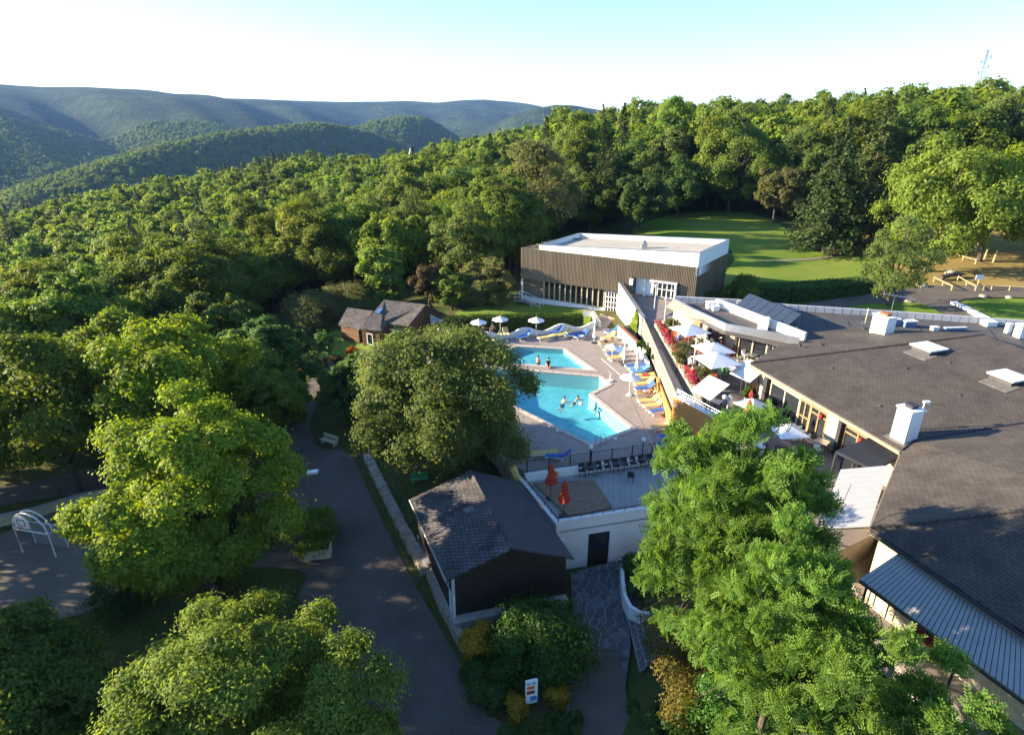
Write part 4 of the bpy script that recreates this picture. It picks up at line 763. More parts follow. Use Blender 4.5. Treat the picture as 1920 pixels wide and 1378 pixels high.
# ---- the hall
def hall():
    A, B, C_, D = P(977, 464.7, 7.6), P(1309.5, 502, 7.6), P(1365.6, 475, 7.6), P(1068, 446, 7.6); fr = Fr(A, B, (0, 0)); o = thing('sports_hall', 'large flat roofed hall clad in bronze slats with a white roof block', 'building', (A.x, A.y, 0))
    u0, u1, ud0, ud1 = u_at(fr, 1016), u_at(fr, 1129), u_at(fr, 1132), u_at(fr, 1153); ue0, ue1, ue2 = u_at(fr, 1189, 4.5), u_at(fr, 1222, 4.5), u_at(fr, 1267, 4.5); uw = u_at(fr, 1164, 4.2)
    rs = Fr(B, C_, (60, 60)); bk = Fr(C_, D, (20, 200)); lf = Fr(D, A, (-60, 90))
    # body
    inn = [fr.at(.0, -1.2, 0)[:2], fr.at(fr.L - .3, -1.2, 0)[:2], rs.at(rs.L, -.35, 0)[:2], bk.at(bk.L - .4, -.35, 0)[:2]]
    MB().prism(inn, -.6, 7.0).build('wall', MT['white'], o)
    # bronze cladding panels, one by one
    def panel(f, a, b, z0, z1):
        m = MB(); m.fbox(f, a + .012, b - .012, -.08, 0, z0, z1); k = 5
        for i in range(k): c = a + (b - a) * (i + .5) / k; m.fbox(f, c - .03, c + .03, .001, .05, z0, z1)
        m.build('cladding_panel', MT['clad'], o)
    n = 24
    for i in range(n):
        a, b = fr.L * i / n, fr.L * (i + 1) / n; mid = (a + b) / 2
        if ue0 - .4 < mid < ue2 + .3: panel(fr, a, b, 5.55, 7.6)
        elif mid > uw: panel(fr, a, b, 3.1, 7.6)
        else: panel(fr, a, b, 3.55, 7.6)
    for f, k, z0 in ((rs, 10, 2.6), (bk, 20, 2.6), (lf, 10, 3.55)):
        for i in range(k): panel(f, f.L * i / k, f.L * (i + 1) / k, z0, 7.6)
    m = MB(); m.fbox(fr, .1, ue0, -1.1, -.1, 3.5, 3.56); m.build('soffit', MT['clad'], o)
    for i in range(6): q = lerp((A.x, A.y), (D.x, D.y), (i + .5) / 6); q2 = lerp((B.x, B.y), (C_.x, C_.y), (i + .5) / 6); 
    m = MB()
    for i in range(5): t = (i + .6) / 5; a = fr.at(.15, -t * 8, 7.35); b = fr.at(2.6, -t * 8 - .3, 7.35); m.tube([a, b], .06, 4)
    m.build('brace', MT['clad'], o)
    # white roof block, higher at its right end, with a parapet
    W = [P(1012.7, 462.4, 7.75), P(1311.7, 476, 9.2), P(1365.6, 452.8, 9.05), P(1087, 441.8, 7.66)]; W[1] = Vector((*fr.at(fr.L - .05, -.12, 0)[:2], 9.2)); zt = [7.95, 9.25, 9.25, 7.95]
    blk = MB(); blk.prism([(p.x, p.y) for p in W], 6.6, [z - .55 for z in zt]); blk.build('roof', MT['roofmem'], o)
    for i in range(4):
        a, b = W[i], W[(i + 1) % 4]; m = MB(); m.wall([a, b], [6.6, 6.6], [zt[i], zt[(i + 1) % 4]], .26); m.build('parapet', MT['white'], o)
        m = MB(); m.wall([a, b], [zt[i] + .003, zt[(i + 1) % 4] + .003], [zt[i] + .05, zt[(i + 1) % 4] + .05], .32); m.build('parapet_cap', MT['steel'], o)
    v = on_plane(1207, 466, (W[1].x, W[1].y, 8.4), Vector((-.05, 0, 1)))
    m = MB(); m.box((v.x, v.y, v.z + .25), (.7, .7, .7)); m.lathe([(.28, .6), (.32, .8), (.1, 1.0)], 10, (v.x, v.y, v.z)); m.build('roof_vent', MT['steel'], o)
    # windows: eleven tall panes with mullions
    m = MB(); m.fbox(fr, .1, ud0 - .1, -1.15, -.55, -.5, .95); m.build('base_wall', MT['white'], o)
    k = 11
    wf = MB(); wf.fbox(fr, u0, u1, -.75, -.62, .95, 1.05); wf.fbox(fr, u0, u1, -.75, -.62, 3.4, 3.5)
    for i in range(k + 1): c = u0 + (u1 - u0) * i / k; wf.fbox(fr, c - .06, c + .06, -.78, -.55, .95, 3.5)
    wo = wf.build('window_frame', MT['cream'], o)
    for i in range(k):
        a, b = u0 + (u1 - u0) * i / k + .061, u0 + (u1 - u0) * (i + 1) / k - .061; MB().fbox(fr, a, b, -.72, -.69, 1.051, 3.399).build('pane', MT['glass'], wo)
    MB().fbox(fr, .05, u0 - .1, -1.16, -.9, .9, 3.5).build('porch_back', MT['clad'], o)
    MB().fbox(fr, .0, .22, -.3, -.08, -.5, 3.55).build('column', MT['white'], o)
    def door(a, b, z0, z1, nn, nx, nz, mat='whitepaint'):
        d = MB()
        for i in range(nx + 1): c = a + (b - a) * i / nx; d.fbox(fr, c - .05, c + .05, nn - .06, nn + .03, z0, z1)
        for j in range(nz + 1): c = z0 + (z1 - z0) * j / nz; d.fbox(fr, a, b, nn - .05, nn + .02, c - .04, c + .04)
        q = d.build('door', MT[mat], o)
        for i in range(nx):
            for j in range(nz): MB().fbox(fr, a + (b - a) * i / nx + .06, a + (b - a) * (i + 1) / nx - .06, nn - .03, nn - .015, z0 + (z1 - z0) * j / nz + .05, z0 + (z1 - z0) * (j + 1) / nz - .05).build('pane', MT['glass'], q)
    door(ud0, ud1, .55, 3.2, -.6, 4, 4); MB().fbox(fr, ud0 - .2, ud1 + .6, -1.1, 1.6, -.6, .5).build('landing', MT['cream'], o)
    # upper entrance
    MB().fbox(fr, ue0 - .2, ue2 + .1, -1.18, -.95, 3.2, 5.55).build('entrance_recess', MT['clad'], o)
    MB().fbox(fr, ue0, ue1, -.9, -.7, 3.36, 5.4).build('shutter', MT['whitepaint'], o); door(ue1 + .5, ue2 - .15, 3.36, 5.3, -.75, 4, 2)
    MB().fbox(fr, ue1 - .2, ue2 + .15, -.9, .55, 5.42, 5.53).build('door_canopy', MT['whitepaint'], o); MB().fbox(fr, ue2 - .08, ue2 + .12, -.9, .5, 3.3, 5.42).build('side_screen', MT['whitepaint'], o)
    s = u_at(fr, 1184, 5.2); MB().fbox(fr, s - .22, s + .22, .055, .085, 4.6, 5.4).build('wall_sign', MT['whitepaint'], o)
    # outside stair at the left corner
    st = thing('outside_stair', 'short metal stair with railings at the left corner of the hall', 'stair', fr.at(.6, .8, 0)); m = MB()
    for i in range(6): m.fbox(fr, .9 + i * .42, .9 + i * .42 + .4, .15, 1.25, .72 - i * .16 - .06, .72 - i * .16)
    m.build('tread', MT['steel'], st)
    for nn in (.12, 1.28):
        m = MB(); m.tube([fr.at(-.2, nn, 1.75), fr.at(.9, nn, 1.75), fr.at(3.5, nn, .85)], .035, 5); m.tube([fr.at(-.2, nn, 1.3), fr.at(.9, nn, 1.3), fr.at(3.5, nn, .4)], .025, 4)
        for q, z in ((-.2, 1.75), (.9, 1.75), (2.2, 1.3), (3.5, .85)): m.tube([fr.at(q, nn, z - 1.1), fr.at(q, nn, z)], .03, 5)
        m.build('railing', MT['whitepaint'], st)
    m = MB(); m.fbox(fr, -.2, .9, .1, 1.3, .70, .76); m.fbox(fr, -.1, 0, .2, .3, -.6, .7); m.fbox(fr, -.1, 0, 1.1, 1.2, -.6, .7); m.build('landing', MT['steel'], st)
    return fr, uw, ue0, ue2
HF, UW, UE0, UE2 = hall()
# flight and low walls from the deck up to the hall's lower door
mb = MB(); a0 = HF.at(u_at(HF, 1133), 1.5, 0); a1 = HF.at(u_at(HF, 1158), 1.5, 0)
structure('garden_path', MB().slab([(P(1118, 618).x, P(1118, 618).y, .03), (P(1152, 612).x, P(1152, 612).y, .03), (a1[0], a1[1], .5), (a0[0], a0[1], .5)], .4), MT['terrace'])
o = thing('garden_wall', 'low white wall with coping between hall lawn and path', 'wall', (*P2(1122, 610), 0)); pw = [P2(1093, 588, .6), P2(1112, 589, .6), P2(1124, 615)]
MB().wall(pw, [-.4] * 3, [1.0, .95, .6], .3).build('wall_body', MT['white'], o); MB().wall(pw, [1.003, .953, .603], [1.06, 1.01, .66], .4).build('coping', MT['pinkpath'], o)

# ---- ramp wall, pebble topped parapet, orange wall
W0 = Vector(HF.at(UW - .1, 0, 0)).to_2d(); W1 = Vector(P2(1202, 647, -.2)); W2 = Vector(P2(1269, 740, 3.07)); O2 = Vector(P2(1357, 787, 3.1)); O3 = Vector(P2(1430, 838, 3.1))
o = thing('ramp_wall', 'tall white wall running down from the hall to the terrace', 'wall', (W1.x, W1.y, 0)); MB().wall([W0, W1], [-.4, -.4], [4.75, 3.05], .35).build('wall_body', MT['white'], o); MB().wall([W0, W1], [4.753, 3.053], [4.82, 3.12], .46).build('coping', MT['steel'], o)
T1 = Vector(P2(1206, 606, 3.07)); T1i, W2i = Vector(P2(1217, 614, 2.95)), Vector(P2(1282, 735, 2.95))
o = thing('parapet_wall', 'sloping parapet wall with a wide pale pebbled top', 'wall', (T1.x, T1.y, 0)); MB().prism([W1, W2, W2i, T1i], -.4, [3.0, 3.0, 2.9, 2.9]).build('wall_body', MT['cobble'], o)
# individual cap stones
N_ = 26
for i in range(N_):
    a, b = i / N_ + .001, (i + 1) / N_ - .001; q = [W1.lerp(W2, a), W1.lerp(W2, b), T1i.lerp(W2i, b), T1i.lerp(W2i, a)]; q = [(p + (p - (W1 + W2 + W2i + T1i) / 4).normalized() * .03) for p in q]
    MB().prism(q, 2.8, [3.10, 3.10, 3.0, 3.0]).build('cap_stone', MT['cobble'], o)
m = MB(); m.wall([W1.lerp(W2, .62) + Vector((-.22, 0)), W2 + Vector((-.22, 0))], [-.3, -.3], [1.35, 1.35], .12); m.build('timber_panel', MT['orange'], o)
o = thing('orange_wall', 'orange boarded wall below the terrace at the end of the deck', 'wall', (W2.x, W2.y, 0)); MB().wall([W2 + Vector((0, .02)), O2, O3], [-.5] * 3, [2.9] * 3, .3).build('wall_body', MT['white'], o)
fo = Fr(W2, O2, (0, 30)); Lw = (O3 - W2).length
for k in range(15): MB().fbox(fo, -.1, Lw, .16, .2 + .008 * (k % 3), -.4 + k * .225, -.4 + k * .225 + .218).build('board', MT['orange'], o)
MB().wall([W2, O2, O3], [2.953] * 3, [3.05] * 3, .55).build('coping', MT['white'], o)
m = MB()
for dz in (.28, .5): m.tube([(*W2, 3.05 + dz), (*O2, 3.05 + dz), (*O3, 3.05 + dz)], .035, 6)
for k in range(9): q = W2.lerp(O3, k / 8); m.tube([(*q, 3.05), (*q, 3.55)], .03, 5)
m.build('railing', MT['steel'], o)
MB().fbox(fo, 1.1, 1.55, .201, .24, .2, 1.1).build('hatch', MT['terracotta'], o); MB().fbox(fo, .3, .45, .201, .3, 2.2, 2.45).build('wall_lamp', MT['whitepaint'], o)
# planter wall along the deck
pl = [P2(1160, 630), P2(1200, 668), P2(1236, 700), P2(1250, 716)]; o = thing('planter_wall', 'low white wall with brown coping behind the sun loungers', 'wall', (*pl[0], 0)); MB().wall(pl, [-.3] * 4, [1.25] * 4, .28).build('wall_body', MT['white'], o); MB().wall(pl, [1.253] * 4, [1.33] * 4, .36).build('coping', MT['terracotta'], o)
structure('planter_soil', MB().prism([pl[0], pl[1], pl[2], pl[3], tuple(W1.lerp(W2, .7)), tuple(W1), tuple(W0.lerp(W1, .55))], -.2, 1.0), MT['soil'])
g_ = np.random.default_rng(9); ivo = thing('ivy', 'bright yellow green climber on the tall white wall', 'climber', (W1.x, W1.y, 0)); fi = Fr(W0, W1, (0, 55)); C = []
for k in range(1500): uu = fi.L - .2 - abs(g_.normal()) * 1.0 - .5; zz = 1.0 + g_.uniform(0, 1) ** 1.3 * 2.6 * max(0.1, 1 - abs(uu - fi.L + 1.5) * .45); C.append(fi.at(uu, .25 + abs(g_.normal()) * .08, zz))
C = np.array(C) - np.array([W1.x, W1.y, 0]); put('foliage', leafmesh('foliage', leaves(C, np.tile([fi.n.x, fi.n.y, .5], (len(C), 1)) + g_.normal(size=(len(C), 3)) * .4, .2, .7, g_), LF['lime'], g_), ivo)
for k, (px, py, R, lab) in enumerate([(1203, 655, .5, 'dark shrub at the foot of the tall white wall'), (1215, 667, .5, 'dark shrub below the pebbled parapet'), (1228, 681, .45, 'dark shrub at the lower end of the planter wall')]): bush_kind('planter_shrub', lab, 'shrub', 310 + k, R, 1.0, 1600, .16, 'dark', .5, 7).location = P(px, py, 1.0)

# ---- terraces
def ter(name, pts, z, mat='terrace', th=3.0):
    structure(name, MB().slab([(*P2(a, b, z), z) for a, b in pts], th), MT[mat])
e0, e1 = HF.at(UW + .2, .05, 3.36), HF.at(UE2 + 1.5, .05, 3.36)
structure('ramp', MB().slab([e0, e1, (*P2(1268, 585, 3.0), 3.0), (*P2(1234, 604, 2.75), 2.75), (*P2(1216, 614, 2.6), 2.6)], 3), MT['terrace'])
structure('walkway', MB().slab([(*P2(1216, 614, 2.597), 2.597), (*P2(1234, 604, 2.747), 2.747), (*P2(1312, 752, 2.2), 2.2), (*P2(1283, 737, 2.2), 2.2)], 2.5), MT['terrace'])
ter('upper_terrace', [(1240, 600), (1268, 585), (1300, 600), (1500, 645), (1520, 690), (1405, 721), (1318, 717)], 2.9)
ter('lower_terrace', [(1312, 752), (1318, 717), (1405, 721), (1470, 700), (1700, 830), (1720, 870), (1640, 1000), (1560, 1040), (1470, 1010), (1430, 840), (1357, 789), (1283, 737)], 2.197)
for k in range(4):
    z = 2.2 + .175 * (4 - k) - .18; a = k * 6.0
    structure('terrace_step', MB().slab([(*P2(1316 + a * .3, 714 + a, z), z), (*P2(1405, 718 + a * .8, z), z), (*P2(1412, 724 + a * .8, z), z), (*P2(1318 + a * .3, 721 + a, z), z)], .3), MT['joint'] if k % 2 == 0 else MT['terrace'])
# flower box along the walkway
fb = [P2(1232, 606, 3.2), P2(1270, 672, 3.1), P2(1296, 716, 3.1), P2(1312, 748, 2.9)]; o = thing('flower_box', 'long pale planter box beside the walkway ramp', 'planter', (*fb[0], 2.3)); MB().wall(fb, [1.8] * 4, [3.2, 3.1, 3.05, 2.75], .5).build('box_wall', MT['cream'], o)
def blossoms(pts, n, label, mat, seed, h=.5):
    g = np.random.default_rng(seed); o = thing('flower_row', label, 'flowers', (*pts[0], 3.1)); a, b = np.array(pts[0]), np.array(pts[1]); t = g.uniform(0, 1, n)[:, None]; C = np.column_stack([a + (b - a) * t + g.normal(size=(n, 2)) * .22, .15 + g.uniform(0, h, n)]) - np.array([*pts[0], 0])
    put('blossom', leafmesh('blossom', leaves(C, g.normal(size=(n, 3)) * .5 + np.array([0, -.3, .6]), .15, .9, g), LF[mat], g), o); C2 = C + g.normal(size=C.shape) * .12 - np.array([0, 0, .15]); put('foliage', leafmesh('foliage', leaves(C2, g.normal(size=(n, 3)) + np.array([0, 0, .6]), .16, .5, g), LF['hedge'], g), o)
blossoms([fb[0], lerp(fb[0], fb[1], .98)], 520, 'row of red and pink flowers along the upper walkway', 'red', 321); blossoms([lerp(fb[1], fb[2], .55), lerp(fb[2], fb[3], .4)], 260, 'shorter row of red and orange flowers near the tilted parasol', 'red', 322)
for k, (px, py, R, H, mat, lab) in enumerate([(1276, 684, .95, 2.0, 'olive', 'large potted shrub beside the flower row'), (1322, 712, .85, 1.4, 'olive', 'round potted shrub left of the tilted white parasol'), (1256, 620, .7, 1.3, 'olive', 'tall grassy shrub at the top of the flower row'), (1404, 745, .5, .9, 'hedge', 'small potted plant by the restaurant corner')]):
    bo = bush_kind('potted_shrub', lab, 'shrub', 330 + k, R, H, 2200, .15, mat, .45, 8); bo.location = P(px, py, 3.0 if k < 3 else 2.4); m = MB(); m.lathe([(.3, -.75 if k < 3 else -.2), (.42, .05), (.36, .05)], 10); put('pot', m.mesh('pot', MT['terracotta']), bo)

# ---- restaurant with the big shingle roof
ZE = 5.5
MT['parapet'] = M('shade_muted_parapet', (.40, .41, .43), .6, .1, 1.5)  # white parapet muted to blue grey, its shade put into the colour
MT['flash'] = M('lead_flashing', (.13, .12, .11), .8, .3, 3)
def restaurant():
    E1, E2 = P(1407, 681, ZE), P(1690, 845, ZE); E0, Em, Er = P(1500, 622, ZE), P(1577, 612, ZE), P(1835, 625, ZE); AP = P(1845, 628, 8.15); n = (E2 - E1).cross(AP - E1).normalized(); n = n if n.z > 0 else -n
    A = lambda px, py: on_plane(px, py, E1, n)
    o = thing('restaurant_building', 'low restaurant with a huge dark shingled hip roof and glass front', 'building', (E1.x, E1.y, 2.2))
    VA, RA = A(2060, 772), A(2060, 703)
    k0 = P(1632, 990, ZE); ke = P(1920, 1185, ZE); kE = k0 + (ke - k0) * 2.1; Q = P(2070, 940, 8.3)
    rf = MB(); rf.slab([E1, E2, A(1715, 826), VA, RA, AP], .16); roof = rf.build('roof', MT['shingle'], o)
    MB().slab([E1, AP, Er + Vector((0, 0, .02)), Em, E0], .16).build('roof', MT['shingle'], o)
    MB().slab([k0, Q, VA + Vector((0, 0, .03)), A(1715, 826) + Vector((0, 0, .03)), E2 + Vector((-.06, -.1, 0))], .18).build('roof', MT['shingle'], o)
    MB().slab([k0, kE, kE + (Q - k0) * 1.0, Q], .18).build('roof', MT['shingle'], o)
    up = Vector((0, 0, .03)); MB().tube([E1 + up, AP + up], .09, 6).build('hip_ridge', MT['shingle'], o); MB().tube([k0 + up, Q + up], .09, 6).build('hip_ridge', MT['shingle'], o); MB().tube([E2 + up * 2, A(1715, 826) + up * 2, VA + up * 2], .06, 6).build('valley', MT['dark'], o)
    # eaves boards and gutters
    for a, b in ((E1, E2), (E1, E0), (E2, k0), (k0, kE)):
        f = Fr(a, b, (0, 0)); MB().fbox(f, 0, f.L, -.06, -.0, ZE - .34, ZE - .165).build('fascia', MT['fascia'], o); MB().tube([f.at(0, .08, ZE - .12), f.at(f.L, .08, ZE - .12)], .075, 6).build('gutter', MT['fascia'] if a is E1 else MT['dark'], o)
    # body
    f = Fr(E1, E2, (0, 0)); fc = Fr(k0, kE, (0, 0)); e = -.95
    body = [f.at(.6, e - .35, 0)[:2], f.at(f.L - .3, e - .35, 0)[:2], tuple((k0 + Vector((1.0, .6, 0))).to_2d()), fc.at(fc.L, -1.1, 0)[:2], tuple((RA - Vector((0, 0, 0))).to_2d()), tuple((Er - Vector((0, 1.2, 0))).to_2d()), tuple((Em - Vector((.2, 1.0, 0))).to_2d()), tuple((E0 + Vector((.7, -.7, 0))).to_2d())]
    MB().prism(body, -1.5, ZE - .36).build('wall', MT['cream'], o)
    Zf = 2.2
    def wl(a, b, mat, z0=Zf - .3, z1=ZE - .4, nn=0, nm='wall_panel'): MB().fbox(f, a, b, e - .3, e + nn, z0, z1).build(nm, MT[mat], o)
    L = f.L; S = lambda px: max(0, min(L, u_at(f, px, 4.2)))
    wl(.5, S(1418), 'cream', nn=.1); wl(S(1418), S(1424), 'dark', nn=.3, nm='column'); wl(.5, L - .2, 'fascia', ZE - .95, ZE - .38, .02, 'beam')
    def glazed(a, b, z0, z1, nx, nz, nm='window', mat='woodframe', w_=.055):
        d = MB()
        for i in range(nx + 1): c = a + (b - a) * i / nx; d.fbox(f, c - w_, c + w_, e - .05, e + .06, z0, z1)
        for z in nz: d.fbox(f, a, b, e - .045, e + .05, z - w_, z + w_)
        q = d.build(nm, MT[mat], o); zz = sorted(nz)
        for i in range(nx):
            for z, z2 in zip(zz, zz[1:]): MB().fbox(f, a + (b - a) * i / nx + w_, a + (b - a) * (i + 1) / nx - w_, e - .02, e - .005, z + w_, z2 - w_).build('pane', MT['glass'], q)
    zt = ZE - .97
    glazed(S(1428), S(1480), Zf, zt, 2, (Zf + .06, zt - .06), mat='cream'); glazed(S(1482), S(1500), Zf, zt, 2, (Zf + .06, Zf + 1.1, zt - .06)); glazed(S(1502), S(1530), Zf, zt, 2, (Zf + .06, Zf + 1.85, zt - .06), 'door')
    wl(S(1532), S(1556), 'cream', nn=.08); wl(S(1556), S(1562), 'dark', nn=.35, nm='column'); glazed(S(1564), S(1612), Zf + .5, zt, 2, (Zf + .56, Zf + 1.9, zt - .06)); wl(S(1614), L - .2, 'cream', nn=.06)
    for px in (1521, 1594): q = f.at(S(px), e + .12, ZE - 1.35); m = MB(); m.lathe([(.02, .16), (.14, .1), (.15, 0), (.12, -.14), (.02, -.18)], 10, q); m.build('door_lantern', MT['redplastic'], o)
    m = MB(); m.tube([f.at(.2, .05, ZE - .2), f.at(.35, e + .2, ZE - .7), f.at(.4, e + .2, Zf)], .05, 6); m.build('downpipe', MT['dark'], o)
    # chimneys
    def chim(p, w_, d_, h, cap, nm='chimney'):
        t = MB(); R = Matrix.Rotation(math.atan2(f.u.y, f.u.x), 4, 'Z'); t.box((p.x, p.y, p.z + h / 2 - .4), (w_, d_, h + .8), m=R); c = t.build(nm, MT['white'], roof); t = MB(); t.box((p.x, p.y, p.z + h + .05), (w_ + .14, d_ + .14, .1), m=R); t.build('chimney', MT['white'], roof, label='capping slab of the white chimney')
        t = MB(); t.box((p.x, p.y, p.z + h + .18), (w_ * .5, d_ * .5, .16), m=R); t.box((p.x, p.y, p.z + h + .3), (w_ * .6, d_ * .6, .05), m=R); t.build('chimney_pot', MT[cap], roof)
    up_s = Vector((n.x, n.y, 0)).normalized() * -1; up_s = (up_s - n * up_s.dot(n)).normalized(); al = (E2 - E1).normalized()
    def flash(p, a, b, dn):
        c = p - up_s * dn; MB().slab([c + al * x * a + up_s * y * b + Vector((0, 0, .035)) for x, y in ((-1, -1), (1, -1), (1, 1), (-1, 1))], .03).build('flashing', MT['flash'], roof)
    flash(A(1693, 822), .75, .7, .0); flash(A(1740, 660), .95, .6, .75); flash(A(1890, 716), .95, .6, .75)
    chim(A(1693, 822), 1.0, .95, 2.0, 'dark'); c2 = P(1650, 633, 6.3); chim(c2, 1.5, .95, 1.9, 'terracotta')
    # skylights, roof hatches, vents
    for px, py in ((1740, 657), (1890, 712)):
        p = A(px, py); R = Matrix.Rotation(math.atan2(f.u.y, f.u.x) + .02, 4, 'Z') @ Matrix.Rotation(0, 4, 'X'); t = MB(); t.box((p.x, p.y, p.z + .0), (1.5, 1.5, .5), m=R); q = t.build('skylight', MT['tarroof'], roof); t = MB(); t.box((p.x, p.y, p.z + .30), (1.8, 1.8, .10), m=R); t.build('skylight', MT['whitepaint'], roof, label='white lid of the roof skylight')
    for px, py, s in ((1587, 641, .7), (1500, 648, .18), (1540, 648, .2), (1620, 617, .3)): p = P(px, py, 6.1); t = MB(); t.box((p.x, p.y, p.z + .04), (s, s * 1.2, .2), .3); t.build('roof_vent', MT['dark'], roof)
    for px, py in ((1700, 690), (1560, 690), (1800, 740), (1650, 760), (1780, 680)): p = A(px, py); t = MB(); t.box((p.x, p.y, p.z + .02), (.35, .2, .05), .5); t.build('shingle', MT['tarroof'], roof)
    an = thing('tv_antenna', 'metal rake antenna standing on the far chimney', 'antenna', (c2.x + .4, c2.y, c2.z + 1.95)); t = MB(); b = c2 + Vector((.4, 0, 1.95)); t.tube([b, b + Vector((0, 0, 1.7))], .025, 5); t.build('mast', MT['steel'], an); t = MB(); h = b + Vector((-.9, .1, 1.85)); t.tube([h, h + Vector((2.4, -.2, -.35))], .02, 4)
    for k in range(9): q = h + Vector((2.4, -.2, -.35)) * (k / 8); t.tube([q + Vector((-.05, -.35, 0)), q + Vector((.05, .35, 0))], .012, 4)
    t.tube([h + Vector((0, 0, .3)), h, h + Vector((0, 0, -.3))], .02, 4); t.build('rake', MT['steel'], an)
    p = A(1716, 806); ms = thing('weather_mast', 'thin white mast with a small sensor behind the near chimney', 'mast', p); t = MB(); t.tube([p, p + Vector((.12, 0, 1.9))], .04, 6); t.build('pole', MT['whitepaint'], ms); t = MB(); t.box(p + Vector((.22, 0, 1.9)), (.35, .2, .14)); t.box(p + Vector((.1, 0, 1.1)), (.2, .15, .2)); t.build('sensor', MT['whitepaint'], ms)
    return E1, E2, k0, kE, f, fc, A
E1, E2, K0, KE, RFF, RFC, PA = restaurant()

# ---- awnings and dark porch
MT['under'] = M('awning_underside', (.20, .17, .07), .8, .2, 2)
def awning(name, label, a, b, c, d, n, mats, gap, th=.05, kind='slat'):
    """slats laid side by side from edge a-b (top) to edge d-c"""
    o = thing(name, label, 'awning', a)
    for i in range(n):
        t0, t1 = i / n, (i + 1 - gap) / n; q = [a.lerp(b, t0), a.lerp(b, t1), d.lerp(c, t1), d.lerp(c, t0)]; MB().slab([p + Vector((0, 0, .042 if i % 2 else .036)) for p in q], th).build(kind, mats[i % len(mats)], o)
    MB().slab([p - Vector((0, 0, .06)) for p in (a, b, c, d)], .03).build('underside', MT['under'], o)
    m = MB(); m.tube([d - Vector((0, 0, .12)), c - Vector((0, 0, .12))], .06, 6); m.build('front_rail', MT['dark'], o)
    for t in (.03, .35, .68, .97): q = d.lerp(c, t); MB().tube([q - Vector((0, 0, .1)), Vector((q.x, q.y, hz(q.x, q.y) - .3))], .06, 6).build('post', MT['dark'], o)
    return o
awning('metal_awning', 'pale metal awning hanging from the near end of the roof', P(1668, 873, 5.2), P(1630, 988, 5.2), P(1532, 993, 4.5), P(1576, 881, 4.5), 22, [MT['awning']], .0)
aw0 = P(1690, 1034, 5.2); aw1 = P(1920, 1182, 5.2); lo0, lo1 = P(1612, 1086, 4.2), P(1920, 1312, 4.2)
awning('striped_awning', 'long striped metal awning along the lower right eave', aw0, aw0 + (aw1 - aw0) * 1.9, lo0 + (lo1 - lo0) * 1.9, lo0, 62, [MT['awning']], .16)
o = thing('glazed_porch', 'small dark flat roofed porch with glass sides near the chimney', 'porch', P(1570, 900, 2.2)); q = [P(1567, 845, 4.75), P(1655, 810, 4.75), P(1712, 842, 4.75), P(1640, 880, 4.75)]; MB().slab(q, .18).build('roof', MT['darkroof'], o)
f = Fr(q[0], q[3], (0, 0))
for t in (.03, .5, .97): p = q[0].lerp(q[3], t); MB().tube([p - Vector((0, 0, .18)), Vector((p.x, p.y, 2.2))], .09, 6).build('post', MT['dark'], o)
MB().fbox(f, .3, f.L - .3, -.35, -.31, 2.25, 4.5).build('glass_side', MT['glass'], o)

